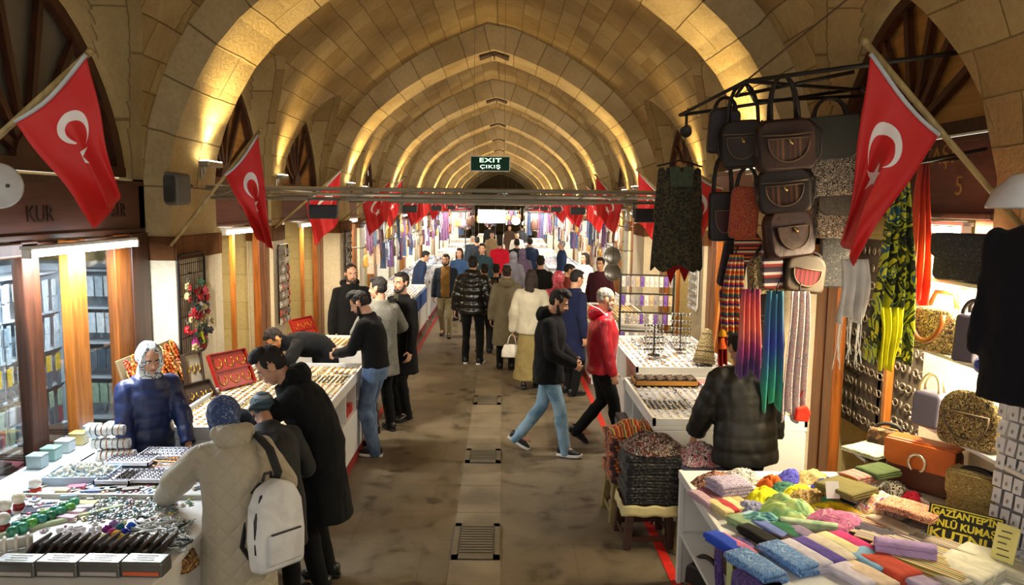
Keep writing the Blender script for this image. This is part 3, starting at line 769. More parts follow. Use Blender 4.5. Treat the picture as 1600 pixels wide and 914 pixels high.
    for i in (0, 1):
        td, p = toe[i]; f = feet[i]; base = Vector((f[0], f[1], f[2]))*s
        rt = Vector((td.y, -td.x, 0))
        hl = an[i]-Vector((0, 0, .085))*s
        fw = (td*math.cos(p)+Vector((0, 0, -math.sin(p)))).normalized(); up = rt.cross(fw)
        o = an[i]-up*.085*s
        def sr(y, w, z0, z1, n=10): return [o+(fw*y+rt*(w*math.cos(t))+up*((z0+z1)/2+(z1-z0)/2*math.sin(t)))*s for t in (2*math.pi*j/n for j in range(n))]
        so = MB(); P = [(-.085, .022, 0), (-.075, .033, 0), (-.02, .034, 0), (.06, .042, 0), (.12, .044, 0.004), (.165, .034, .010), (.185, .016, .016)]
        so.rings([[o+(fw*y+rt*w*x_+up*(zz+z_))*s for x_, z_ in ((-1, 0), (1, 0), (1.04, .028), (-1.04, .028))] for y, w, zz in P]); 
        sh_ = MB(); sh_.rings([sr(-.08, .026, .02, .10), sr(-.05, .034, .02, .115), sr(0, .036, .02, .12), sr(.05, .040, .02, .095), sr(.10, .042, .02, .075), sr(.15, .034, .02, .058), sr(.178, .016, .02, .042)])
        so_ob = sh_.build('shoe', sm[0], root, smooth=True); so.build('sole', sm[1], so_ob, bevel=.004)
    # ---- top
    tp = top or {}; k = tp.get('kind', 'jacket'); mt = tp.get('mat', cloth('#15161a')); hem = tp.get('hem', .84); fat = tp.get('fat', 1.0); puff = tp.get('puff', 0.0)
    g = MB(); ext = {'sweater': .014, 'jacket': .026, 'coat': .028, 'puffer': .045}[k]*fat
    Z = [hem+(1.50-hem)*j/16 for j in range(17)]
    def prof(zz):
        K = [(0.0, .20, .19), (.5, .19, .17), (.85, .168, .125), (.95, .165, .122), (1.08, .150, .112+belly), (1.28, .168, .125+belly*.6), (1.36, .168, .108), (1.42, .135, .088), (1.46, .095, .078), (1.50, .072, .068)]
        for a, c in zip(K, K[1:]):
            if a[0] <= zz <= c[0]:
                f = (zz-a[0])/(c[0]-a[0]); return a[1]+(c[1]-a[1])*f, a[2]+(c[2]-a[2])*f
        return .1, .08
    rs = []
    for j, zz in enumerate(Z):
        rx, ry = prof(zz); e_ = ext*(1 if zz < 1.42 else .6); pf = puff*(.5+.5*math.cos((zz-hem)*2*math.pi/.115)) if puff else 0
        rs.append(ring(zz, rx*wid+e_-pf, ry+e_-pf, belly*.5 if zz > .9 else 0, 24))
    if puff:
        rs = []
        for j in range(61):
            zz = hem+(1.48-hem)*j/60; rx, ry = prof(zz); pf = puff*abs(math.cos((zz-hem)*math.pi/.11))**6
            rs.append(ring(zz, rx*wid+ext-pf, ry+ext-pf, 0, 24))
    g.rings(rs)
    ar = tp.get('arm', 1.0)
    for i in (0, 1):
        d = (wr[i]-el[i]).normalized(); e_ = ext
        inn = sh[i]*.62+T(0, 0, 1.385)*.38
        if puff:
            for a, c, r0, r1 in ((sh[i], el[i], .062, .054), (el[i], wr[i]-d*.01, .054, .042)):
                n = 24; pts = [a.lerp(c, j/n) for j in range(n+1)]; rr = [(r0+(r1-r0)*j/n)*s*ar+e_*.7-puff*.7*abs(math.cos(j/n*math.pi*2.6))**6 for j in range(n+1)]; g.tube(pts, rr, 14)
            g.cap(inn, .058*s+e_*.5, sh[i], .056*s+e_*.5); g.ell(el[i], [.054*s*ar+e_*.7]*3)
        else:
            g.cap(inn, .060*s+e_*.55, sh[i], .050*s+e_*.75); g.cap(sh[i], .050*s+e_*.75, el[i], .049*s*ar+e_*.8); g.cap(el[i], .049*s*ar+e_*.8, wr[i]-d*.005, .036*s*ar+e_*.6)
    if tp.get('collar'): g.cap(neck+Vector((0, -.005, -.01))*s, .074*s, Hd(0, -.03, -.085), .070*s)
    gq = max(.0105, q*1.5)
    cl = tp.get('open')                      # colour of the inner garment shown at the front opening
    inv = Matrix.Rotation(-tw, 3, 'Z')
    def clas(p):
        w_ = inv @ (p/s)
        return 1 if (cl and abs(w_.x) < tp.get('gap', .05) and w_.y > (.02+math.sin(lean)*(w_.z-.95)) and w_.z > hem+.02) else 0
    top_o = fuse(g, tp.get('name', k), [mt, cl] if cl else mt, root, gq, tp.get('smooth', 4), tp.get('wr', .010)*s, tp.get('wscale', 8), clas if cl else None, seed=loc[0]*3)
    if tp.get('hood'):
        e = MB(); hm2 = tp.get('hoodm', mt)
        e.ell(T(0, -.105, 1.47), (.115*s, .06*s, .085*s), (lean*-.6, 0, 0)); 
        for sx in (-1, 1): e.cap(T(sx*.085, -.06, 1.50), .042*s, T(sx*.06, .055, 1.45), .026*s)
        e.cap(T(-.085, -.07, 1.505), .05*s, T(.085, -.07, 1.505), .05*s)
        fuse(e, 'hood', hm2, top_o, .010, 5, .008, 14)
    if tp.get('lapel'):
        e = MB()
        for sx in (-1, 1):
            e.prism([(0, 0), (.06*sx, .02), (.075*sx, -.12), (.02*sx, -.34)], T(sx*.02, prof(1.3)[1]+ext+.004, 1.45), T(1, 0, 1.2)-T(0, 0, 1.2), (T(0, 0, 1.4)-T(0, 0, 1.3)).normalized()*1.0, .008)
        e.build('lapel', tp['lapel'], top_o, recalc=True, solid=0)
    root['s'] = s
    info = dict(root=root, T=T, Hd=Hd, wr=wr, el=el, sh=sh, hc=hc, top=top_o, s=s, ring=ring, prof=prof, ext=ext, neck=neck)
    del root['s']
    return info
def world_of(info, p): 
    r_ = info['root']; return Matrix.Translation(r_.location) @ r_.rotation_euler.to_matrix().to_4x4() @ Vector(p)
# ------------------------------------------------------------------ the crowd
BLACK = cloth('#060608'); NAVY = cloth('#101827'); JEANS = mottled(['#35485f', '#44597a', '#566f8e'], 7, tex='NOISE', bmp=.3); JEANS_L = mottled(['#3e5b70', '#587a90', '#7f9db0'], 6, tex='NOISE', bmp=.3)
SNEAK = (plain('#15171b', .6), plain('#dcd9d2', .5)); BSHOE = (plain('#101010', .4), plain('#0b0b0b', .6)); BROWNSHOE = (plain('#2c1a11', .5), plain('#1a120c', .6))
# the young man in the black hooded jacket walking to the right
person('young man in black hooded jacket and light blue jeans walking across the street, looking down', (.50, 7.75), -104, 1.76, 1.0, 4, 22, 4,
       feet=((-.06, -.34, .0, 4, 32), (.06, .20, 0, 6, 0)), hands=((-.14, .24, 1.0), (.14, .27, 1.0)), elbows=((-.6, -.6, -.3), (.6, -.6, -.3)), curl=(.8, .8),
       top=dict(kind='puffer', mat=BLACK, hem=.78, hood=True, fat=.85, wr=.012), bottom=dict(mat=JEANS_L, r=.98), shoes=SNEAK, hair='quiff', beard=M_HAIR)
# the man in the red jacket
I = person('grey-haired man in red zipped jacket and black trousers walking to the right', (1.08, 8.05), -92, 1.74, 1.14, 2, 8, 6,
       feet=((-.05, -.24, .0, 4, 38), (.07, .22, 0, 4, 0)), hands=((-.25, .10, .83), (.25, .12, .82)), curl=(.6, .6), belly=.03,
       top=dict(kind='jacket', mat=plain('#b0172b', .38, var=.12, vs=7, bmp=.5, bs=9), hem=.83, hood=True, fat=1.1, wr=.012), bottom=dict(mat=BLACK), shoes=BSHOE, hair='crop', hairm=M_GREY, beard=M_GREY)
e = MB(); T = I['T']; s = I['s']
e.tube([T(0, I['prof'](z)[1]+I['ext']+.016, z) for z in (.86, 1.0, 1.15, 1.3, 1.40)], .006, 6)
e.build('white_zip', M_WHITE, I['top'])
e = MB(); e.tube([T(.205, .05, .92), T(.21, .045, 1.0), T(.205, .04, 1.08)], .005, 6); e.build('pocket_piping', M_WHITE, I['top'])
e = MB(); e.tube([T(-.10, .045, 1.45), T(-.13, -.05, 1.53), T(-.09, -.13, 1.56), T(0, -.155, 1.57), T(.09, -.13, 1.56), T(.13, -.05, 1.53), T(.10, .045, 1.45)], .007, 6); e.build('hood_piping', M_WHITE, I['top'], smooth=True)
# jeans man at the jewellery counter and the two men behind him
person('young man in black sweater and blue jeans bent over the jewellery counter', (-1.30, 7.72), 76, 1.74, 1.0, 13, 24, 8,
       feet=((-.09, -.02, 0, 8, 0), (.12, .10, 0, 8, 0)), hands=((-.10, .40, 1.06), (.12, .42, 1.05)), curl=(.6, .6),
       top=dict(kind='sweater', mat=BLACK, hem=.93, fat=1.3, wr=.010), bottom=dict(mat=JEANS, r=1.12), shoes=SNEAK, hair='quiff', beard=M_HAIR)
person('man seen from behind in grey wool blazer at the jewellery counter', (-1.36, 8.50), 42, 1.78, 1.02, 3, 4, 28,
       hands=((-.12, .30, 1.10), (.20, .26, 1.05)), elbows=((-.7, -.6, -.3), (.8, -.4, -.3)),
       top=dict(kind='coat', name='blazer', mat=cloth('#6d6c64', scale=40, var=.12), hem=.66, fat=.9, wr=.008), bottom=dict(mat=BLACK), shoes=BSHOE, hair='short')
person('smiling bearded man in long black coat with olive shirt facing the camera', (-1.20, 9.05), 138, 1.79, 1.0, 0, 0, 6,
       hands=((-.26, .10, .86), (.24, .16, .90)), elbows=((-.7, -.6, -.2), (.8, -.5, -.2)),
       top=dict(kind='coat', mat=BLACK, hem=.56, fat=1.0, open=cloth('#3d3d2c'), gap=.035, lapel=BLACK, wr=.008), bottom=dict(mat=BLACK), shoes=BSHOE, hair='short', beard=M_HAIR)
person('stallholder with moustache in black hooded top standing behind the second jewellery counter', (-2.02, 10.1), 205, 1.80, 1.05, 0, 4, 0,
       top=dict(kind='jacket', mat=BLACK, hem=.85, hood=True), bottom=dict(mat=BLACK), hair='crop', beard=plain('#2a211b', .7))
# stallholder bent low over the first jewellery counter
I = person('stallholder in black jacket stooping low over the first jewellery counter', (-1.98, 8.42), 118, 1.66, 1.05, 82, 10, 10, hands=((-.16, .62, .90), (.20, .62, .90)), elbows=((-.6, .1, -.1), (.6, .1, -.1)),
       top=dict(kind='jacket', mat=BLACK, hem=.86, collar=True, fat=1.2), bottom=dict(mat=BLACK), hair='short', hairm=M_BROWN_HAIR, skin='#c98a52', spine=.22)  # orange of the warm light on his neck is put into the skin colour
T = I['T']; e = MB(); e.tube([T(.20, -.03, 1.30), T(.215, .03, 1.20)], .008, 6); e.build('white_shoulder_stripe', M_WHITE, I['top'])
# the woman in navy behind the near left counter
I = person('stallholder in navy padded coat and white floral headscarf standing behind the bracelet counter', (-2.57, 5.42), 222, 1.60, .96, 4, 14, 0,
       hands=((-.20, .30, .92), (.24, .22, .80)), elbows=((-.8, -.5, -.3), (.7, -.7, -.2)), feet=((-.1, 0, 0, 6, 0), (.1, 0, 0, 6, 0)),
       top=dict(kind='puffer', mat=plain('#15244e', .42, var=.15, vs=6, bmp=.35, bs=10), hem=.62, fat=.8, arm=.85, puff=.010, wr=.016, collar=True), bottom=dict(mat=BLACK), hair='hijab', hairm=mottled(['#d6d6d2', '#c9cbc6', '#56606a', '#e0e0dc', '#8d9698'], 8, tex='SWIRL'), face=True)
# the customer in the beige quilted coat with a white backpack
QUILT = None
m, nt, b = new_mat('quilted_beige'); co = coords(nt); b.inputs['Base Color'].default_value = hexc('#a39a86'); b.inputs['Roughness'].default_value = .6; b.inputs['Sheen Weight'].default_value = .2
sp = nt.nodes.new('ShaderNodeSeparateXYZ'); nt.links.new(co, sp.inputs[0])
vv = []
for sg in (1, -1):
    a = N(nt, 'ShaderNodeMath', operation='MULTIPLY'); nt.links.new(sp.outputs['X'], a.inputs[0]); a.inputs[1].default_value = sg*1.0
    c_ = N(nt, 'ShaderNodeMath', operation='ADD'); nt.links.new(a.outputs[0], c_.inputs[0]); nt.links.new(sp.outputs['Z'], c_.inputs[1])
    d_ = N(nt, 'ShaderNodeMath', operation='MULTIPLY'); nt.links.new(c_.outputs[0], d_.inputs[0]); d_.inputs[1].default_value = 28.0
    e_ = N(nt, 'ShaderNodeMath', operation='SINE'); nt.links.new(d_.outputs[0], e_.inputs[0])
    f_ = N(nt, 'ShaderNodeMath', operation='ABSOLUTE'); nt.links.new(e_.outputs[0], f_.inputs[0]); g_ = N(nt, 'ShaderNodeMath', operation='POWER'); nt.links.new(f_.outputs[0], g_.inputs[0]); g_.inputs[1].default_value = .4; vv.append(g_.outputs[0])
mm = N(nt, 'ShaderNodeMath', operation='MINIMUM'); nt.links.new(vv[0], mm.inputs[0]); nt.links.new(vv[1], mm.inputs[1])
qn = N(nt, 'ShaderNodeTexNoise', i_Scale=12.0, i_Detail=3.0); nt.links.new(co, qn.inputs[0]); qa = N(nt, 'ShaderNodeMath', operation='ADD'); nt.links.new(mm.outputs[0], qa.inputs[0]); nt.links.new(qn.outputs[0], qa.inputs[1])
bump(nt, b, qa.outputs[0], .32, .02); QUILT = m
I = person('woman in beige quilted hooded coat and blue headscarf reaching over the trinket counter', (-1.44, 4.0), 26, 1.56, 1.02, 25, 26, 22,
       hands=((-.38, .47, 1.02), (.20, .30, .95)), elbows=((-.9, -.2, -.5), (.8, -.5, -.3)),
       top=dict(kind='coat', mat=QUILT, hem=.35, fat=1.5, arm=1.2, hood=True, wr=.012, wscale=6), bottom=dict(mat=BLACK), hair='hijab', hairm=mottled(['#253a66', '#324a7c', '#1e2c50', '#7d8cb0'], 40, tex='SWIRL'), q=.006)
BLUEWOMAN = I
T = I['T']; bp = empty('backpack', world_of(I, T(.20, -.20, .98)), 0, 'small white backpack with dark zips on the back of the beige coat', 'backpack')
bp.rotation_euler = (R(-8), R(6), R(58))
e = MB(); pts = [(-.15, -.23), (.15, -.23), (.165, -.05), (.15, .12), (.10, .21), (0, .245), (-.10, .21), (-.15, .12), (-.165, -.05)]
e.prism(pts, (0, .06, 0), (1, 0, 0), (0, 0, 1), .12); e.build('bag_body', cloth('#d4d6d8', .7, .3), bp, bevel=.035, seg=4, recalc=True, smooth=True)
e = MB(); e.prism([(-.12, -.10), (.12, -.10), (.115, .06), (-.115, .06)], (0, -.055, -.09), (1, 0, 0), (0, 0, 1), .03); e.build('front_pocket', cloth('#c6c8cb', .7, .3), bp, bevel=.014, seg=3, recalc=True, smooth=True)
e = MB(); e.tube([(-.155, -.02, -.12), (-.158, -.025, .05), (-.12, -.03, .17), (0, -.03, .235), (.12, -.03, .17)], .009, 6); e.build('zip', plain('#22262c', .5), bp, smooth=True)
e = MB(); e.tube([(-.10, -.078, -.03), (.10, -.078, -.03)], .006, 6); e.build('pocket_zip', plain('#22262c', .5), bp, smooth=True)
e = MB(); e.tube([(-.03, .06, .23), (-.02, .05, .27), (.02, .05, .27), (.03, .06, .23)], .009, 6); e.build('haul_loop', plain('#2a2e34', .7), bp, smooth=True)
bpM = Matrix.LocRotScale(bp.location, bp.rotation_euler, None).inverted()
for sx, pts in ((1, [(.235, -.17, 1.22), (.20, -.15, 1.36), (.135, -.06, 1.485), (.13, .06, 1.47), (.17, .16, 1.34), (.20, .17, 1.2)]),):
    e = MB(); W_ = [bpM @ world_of(I, T(*p)) for p in pts]
    e.tube([Vector((.05, .05, .22))]+W_, .026, 8, flat=.35); e.build('shoulder_strap', plain('#17181b', .8), bp, smooth=True)
e = MB(); e.tube([(-.10, .06, -.20), (-.13, .12, -.1), (-.06, .12, .16), (-.05, .06, .22)], .022, 8, flat=.35); e.build('shoulder_strap', plain('#17181b', .8), bp, smooth=True)
# the customer with the striped beanie between her and the young man
person('customer in grey and blue striped beanie and dark coat leaning over the counter', (-1.36, 4.46), 30, 1.50, 1.0, 42, 20, 0,
       hands=((-.12, .44, 1.0), (.16, .42, 1.0)), top=dict(kind='jacket', mat=mottled(['#0c0d0f', '#17191d', '#101114'], 40, aspect=(1, 1, .6)), hem=.6, fat=1.2), bottom=dict(mat=BLACK), hair='beanie', hairm=stripes(['#2f3f4c', '#39505e', '#8e9aa8', '#2c4256', '#1f2b33', '#3c5460'], 9, 'Z'))
# the young man in the long dark coat with his hand at his mouth
person('young man in long dark coat bending over the counter with a hand at his mouth', (-1.20, 4.95), 98, 1.75, 1.06, 33, 20, 4,
       hands=((.0, .60, 1.22), (.22, .20, .95)), elbows=((-.25, -.2, -1), (.6, -.7, -.2)), curl=(.85, .5), palm=((.3, -.4, .3), (-1, .2, 0)),
       top=dict(kind='coat', mat=cloth('#06080d'), hem=.50, fat=1.25, hood=True, wr=.012), bottom=dict(mat=BLACK), shoes=BSHOE, hair='quiff', q=.006)
# the man with his back to us at the right stall
I = person('man seen from behind in black padded jacket below the hanging scarves', (1.84, 5.48), 14, 1.70, 1.24, 10, 34, -6,
       hands=((-.30, .26, .86), (.32, .12, .86)), elbows=((-.9, -.3, -.3), (.9, -.4, -.3)), top=dict(kind='puffer', mat=plain('#0e0d0a', .5, var=.2, vs=6, bmp=.25, bs=8), hem=.74, fat=1.35, puff=.006, wr=.012), bottom=dict(mat=BLACK), hair='short', face=False)
# middle distance
I = person('bearded man in open navy jacket, mustard sweater and khaki trousers walking towards the camera', (-1.10, 14.9), 176, 1.64, 1.06, 0, 2, -4, feet=((-.09, .16, 0, 8, 0), (.09, -.18, 0, 8, 14)),
       top=dict(kind='jacket', mat=cloth('#1a2330'), hem=.84, open=cloth('#7a5a2a'), gap=.095, fat=1.2), bottom=dict(mat=cloth('#8f8263')), shoes=BROWNSHOE, hair='short', beard=M_HAIR, q=.010)
person('man seen from behind in shiny black puffer jacket and black trousers', (-.47, 12.3), -6, 1.77, 1.06, 0, 0, 0, feet=((-.12, .02, 0, 10, 0), (.12, -.02, 0, 14, 0)), hands=((-.30, .06, .86), (.34, -.02, .80)),
       top=dict(kind='puffer', mat=plain('#121110', .28, var=.2, vs=8), hem=.82, hood=True, puff=.018, fat=1.25), bottom=dict(mat=BLACK, r=.95), shoes=SNEAK, hair='short', face=False, q=.010)
person('woman with dark hair bun in long olive coat seen from behind', (.08, 11.9), 0, 1.66, 1.05, 0, 0, 0, top=dict(kind='coat', mat=cloth('#6f6650'), hem=.42, hood=True, fat=1.1), bottom=dict(mat=BLACK), hair='bun', hairm=M_BROWN_HAIR, face=False, q=.010)
I = person('woman in cream jacket and long beige skirt seen from behind with a white handbag', (.42, 10.65), -8, 1.70, 1.02, 0, 0, -14, feet=((-.08, -.12, 0, 5, 10), (.08, .14, 0, 5, 0)), hands=((-.28, .06, .80), (.26, .06, .86)), curl=(.9, .5),
       top=dict(kind='jacket', mat=cloth('#bdb59f'), hem=.82, fat=1.5, arm=1.2), bottom=dict(kind='skirt', hem=.14, mat=cloth('#8a7a4c')), hair='long', hairm=M_BROWN_HAIR, face=False, q=.010)
w = world_of(I, I['wr'][0]); hb = empty('handbag', (w.x-.01, w.y+.02, w.z-.42), R(-8), 'small white handbag hanging from the hand of the woman in cream', 'handbag')
e = MB(); e.rings([[(x*a, y*b_, z) for x, y in ((-1, -1), (1, -1), (1, 1), (-1, 1))] for z, a, b_ in ((0, .15, .05), (.10, .145, .055), (.19, .11, .03))]); e.build('bag_body', cloth('#d9d3c4', .6, .3), hb, bevel=.02, seg=3, smooth=True)
for yy in (-.025, .025):
    e = MB(); e.tube([(-.07, yy, .18), (-.04, yy*.6, .30), (0, 0, .345), (.04, yy*.6, .30), (.07, yy, .18)], .008, 6); e.build('strap', cloth('#d9d3c4', .6, .3), hb, smooth=True)
person('man in long navy coat behind the man in black hooded jacket', (.98, 10.3), -60, 1.74, 1.05, 4, 10, 0, top=dict(kind='coat', mat=cloth('#151c3c'), hem=.50), bottom=dict(mat=BLACK), hair='short', q=.011)
person('woman in pink and red patterned headscarf among the crowd', (.86, 11.4), 8, 1.62, 1.05, 0, 0, 0, top=dict(kind='coat', mat=mottled(['#8f2436', '#b3394d', '#6e1a2a', '#c9606c'], 14, tex='SWIRL'), hem=.5), bottom=dict(kind='skirt', mat=BLACK, hem=.1), hair='hijab', hairm=mottled(['#a3273c', '#c24a5a', '#d98a92'], 16, tex='SWIRL'), face=False, q=.011)
far = [ # label, x, y, rz, h, top colour, hair, kind, extra
    ('person in bright red padded jacket seen from behind in the far crowd', -.06, 20.1, 4, 1.72, '#c3122a', 'short', 'puffer', {}),
    ('man in black coat seen from behind beside the far right counter', .71, 13.8, -10, 1.70, '#0f1012', 'short', 'coat', {}),
    ('stallholder in maroon jacket standing in the right doorway', 1.80, 13.72, 150, 1.68, '#3c1420', 'short', 'jacket', {}),
    ('stallholder in dark blue coat stooping by the far left bright stall', -1.85, 16.6, -70, 1.62, '#1c2b48', 'short', 'coat', dict(lean=18, nod=14)),
    ('woman in blue jacket behind the man in navy jacket', -.95, 17.0, 160, 1.64, '#2b4468', 'long', 'jacket', {}),
    ('man in teal coat walking towards the camera in the far crowd', -.45, 17.2, 172, 1.74, '#1b3038', 'short', 'jacket', {}),
    ('man with brown fur-trimmed hood behind the black puffer jacket', -.30, 13.2, 10, 1.58, '#3a2d1c', 'short', 'jacket', {}),
    ('man in black jacket in the middle of the crowd beside the olive coat', -.1, 13.5, 0, 1.56, '#121214', 'short', 'coat', {}),
    ('man in dark leather jacket seen from behind, right of the red jacket', .40, 20.3, -4, 1.72, '#1a2226', 'short', 'jacket', {}),
    ('man in navy padded coat seen from behind at the far right', .76, 20.6, 12, 1.74, '#1e2a42', 'short', 'coat', {}),
    ('customer in rust coloured coat leaning to the right counter', 1.04, 13.2, -75, 1.62, '#6b2a1c', 'short', 'jacket', dict(lean=14, nod=16)),
    ('woman in white blouse with long dark hair behind the right silver counter', 1.75, 15.8, 120, 1.64, '#d9d6d0', 'long', 'jacket', {}),
    ('bald stallholder in dark blue at the far right stall', 1.62, 20.4, 95, 1.68, '#202f4c', 'crop', 'jacket', {}),
    ('woman in grey headscarf in the far crowd behind the olive coat', .25, 16.6, -5, 1.60, '#55525a', 'hijab', 'coat', dict(hs='#6b6a72')),
    ('woman in mauve headscarf and coat in the far crowd', .48, 17.8, 0, 1.60, '#4a3c4e', 'hijab', 'coat', dict(hs='#5b4c62')),
    ('person in tan coat far along the street', -.35, 26.5, 180, 1.70, '#8b7350', 'short', 'coat', {}),
    ('person in white top far along the street', .55, 27.5, 175, 1.66, '#cfc9be', 'short', 'jacket', {}),
    ('woman in pale headscarf far along the street', -.95, 24.5, 178, 1.62, '#33414a', 'hijab', 'coat', dict(hs='#c9bfae')),
    ('person in dark checked shirt far along the street', -.72, 21.8, 8, 1.70, '#232830', 'short', 'jacket', {}),
    ('person in black far along the street left of the end wall', -.6, 36, 0, 1.74, '#131313', 'short', 'coat', {}),
    ('person in brown far along the street below the far exit sign', .35, 35.5, 180, 1.70, '#3f2c1e', 'short', 'coat', {}),
    ('person in grey far along the street beside the brown coat', .95, 36, 4, 1.72, '#4b4d52', 'short', 'jacket', {}),
]
for lb, x, y, rz, h, cc, hr, kd, ex in far:
    e_ = dict(ex); hs = e_.pop('hs', None)
    person(lb, (x, y), rz, h, 1.05, top=dict(kind=kd, mat=cloth(cc), hem=.5 if kd == 'coat' else .83, puff=0), bottom=dict(mat=cloth('#1b1c20')), hair=hr, hairm=cloth(hs) if hs else (M_GREY if hr == 'crop' else M_HAIR), face=abs(rz) > 60, q=.014 if y < 22 else .018, **e_)
# ------------------------------------------------------------------ flags
m, nt, b = new_mat('red_flag'); uvn = nt.nodes.new('ShaderNodeTexCoord'); sp = nt.nodes.new('ShaderNodeSeparateXYZ'); nt.links.new(uvn.outputs['UV'], sp.inputs[0])
def mth(op, a, b_=None, c=None):
    n = nt.nodes.new('ShaderNodeMath'); n.operation = op
    for i, v in enumerate((a, b_, c)):
        if v is None: continue
        if hasattr(v, 'links'): nt.links.new(v, n.inputs[i])
        else: n.inputs[i].default_value = v
    return n.outputs[0]
U, V = mth('MULTIPLY', sp.outputs['X'], 1.5), sp.outputs['Y']
def dist(cx, cy): return mth('SQRT', mth('ADD', mth('POWER', mth('SUBTRACT', U, cx), 2), mth('POWER', mth('SUBTRACT', V, cy), 2)))
cres = mth('MULTIPLY', mth('LESS_THAN', dist(.5, .5), .25), mth('GREATER_THAN', dist(.5625, .5), .2))
dx, dy = mth('SUBTRACT', U, .80), mth('SUBTRACT', V, .5)
ang = mth('ARCTAN2', dy, mth('MULTIPLY', dx, -1)); seg = mth('SUBTRACT', mth('MODULO', mth('ADD', ang, 2*math.pi*2+math.pi/5), 2*math.pi/5), math.pi/5)
rr = mth('SQRT', mth('ADD', mth('POWER', dx, 2), mth('POWER', dy, 2)))
lim = mth('DIVIDE', .125*.38*1.0, mth('SUBTRACT', 0, mth('SUBTRACT', 0, mth('COSINE', mth('SUBTRACT', 1.2566, mth('ABSOLUTE', seg))))))
star = mth('LESS_THAN', rr, lim)
nt.links.new(mix(nt, mth('MAXIMUM', cres, star), hexc('#c3110f'), hexc('#e4dedc')), b.inputs['Base Color'])
b.inputs['Roughness'].default_value = .6; b.inputs['Sheen Weight'].default_value = .1
M_FLAG = m
M_POLE = wood('#a8925e', '#7d6a40', rough=.5); M_CORD = plain('#b7bcc0', .6)
def flag(label, base, tip, h0, h1, f1, f0, fold=.05, n=1.0, seed=0, pleat=None, flip=1, group='flags on poles along the street'):
    """pole base->tip; hoist from h0 (upper) to h1 (lower); free corners f1 (below h1), f0 (below h0)"""
    base, tip = Vector(base), Vector(tip); o = empty('flag', base, 0, label, 'flag', group)
    e = MB(); e.tube([Vector(), tip-base], .017, 8); e.cap(tip-base, .02, (tip-base)*1.004, .02, 8); e.build('pole', M_POLE, o, smooth=True)
    c = [Vector(p)-base for p in (h0, h1, f1, f0)]; rd = random.Random(seed); ph = rd.random()*6
    side = (c[1]-c[0]).cross(c[3]-c[0]).normalized()
    def fn(u, v):
        q = min(1, u*1.4); v2, back = v, 0
        if pleat:
            p0, p1, b = pleat; k = min(1, q*1.5)
            if v < p0: v2 = v
            elif v < p1: f = (v-p0)/(p1-p0); v2 = p0-b*f; back = math.sin(math.pi*f)*.5+f*.6
            else: f = (v-p1)/(1-p1); v2 = p0-b+(1-p0+b)*f; back = .6*(1-f)
            v2 = v+(v2-v)*k; back *= k*.07
        a = c[0].lerp(c[1], v); a2 = c[0].lerp(c[1], v2); d = c[3].lerp(c[2], v2); p = a.lerp(a2, q).lerp(d, u) - side*(back*flip)
        w = min(1, u*1.6)
        p = p+side*(fold*w*math.sin(v*2*math.pi*1.6+ph+u*1.2)+.015*math.sin(u*9+v*4+ph)) + Vector((0, 0, -.04*math.sin(math.pi*v)*(1-u)))
        return p
    MB().grid(fn, 26, 20).build('cloth', M_FLAG, o, smooth=True, solid=.002)
    e = MB(); e.tube([fn(0, k/8)-Vector((0, 0, 0)) for k in range(9)], .012, 6); e.build('hoist_sleeve', M_CORD, o, smooth=True)
    return o
# nearest flags, left and right
flag('large red flag on the nearest left pole beside the brown lunette', (-3.02, 3.9, 2.5), on_y(140, 82, 3.9), on_y(137, 86, 3.88), on_y(21, 190, 3.88), on_y(150, 357, 3.75), on_y(188, 303, 3.95), .035, seed=3, pleat=(.46, .68, .16))
flag('large red flag with white hoist on the nearest right pole before the leather bags', (2.72, 3.9, 2.5), on_y(1352, 66, 3.9), on_y(1359, 84, 3.88), on_y(1470, 211, 3.88), on_y(1336, 417, 3.7), on_y(1314, 372, 3.95), .05, seed=5, pleat=(.40, .66, .10))
flag('dark red flag on the second left pole beside the grey speaker', (-3.05, 7.0, 2.2), on_y(407, 203, 6.98), on_y(404, 211, 6.96), on_y(351, 274, 6.96), on_y(402, 374, 6.85), on_y(428, 394, 6.98), .05, seed=8, pleat=(.44, .68, .12))
flag('dark red flag half hidden behind the dark sequin dress', (2.62, 6.98, 2.45), (1.62, 6.9, 2.98), (1.68, 6.88, 2.96), (2.0, 6.88, 2.78), (1.80, 6.9, 2.2), (1.5, 6.9, 2.25), .05, seed=9)
rd = random.Random(4)
for side in (-1, 1):
    for i, (a, b_, kd) in enumerate(q for q in piers(side) if 9 < q[0] < 62):
        y = (a+b_)/2-.3; x = XC+side*(2.9 if kd == 'rib' else 3.06)
        tilt = rd.uniform(-.08, .08); tip = Vector((x-side*.98, y-.05, 3.12+tilt)); base = Vector((x, y, 2.25))
        t = (tip-base); h0 = base+t*.98; h1 = base+t*.45; g = .10+rd.random()*.15
        flag('red flag on the %s pole down the %s wall, counted from the camera' % (word(i+2), 'left' if side < 0 else 'right'), base, tip, h0, h1, h1+Vector((-side*g, .03, -.62)), h0+Vector((side*rd.uniform(-.02, .12), -.02, -.72)), .05, seed=i*7+side)
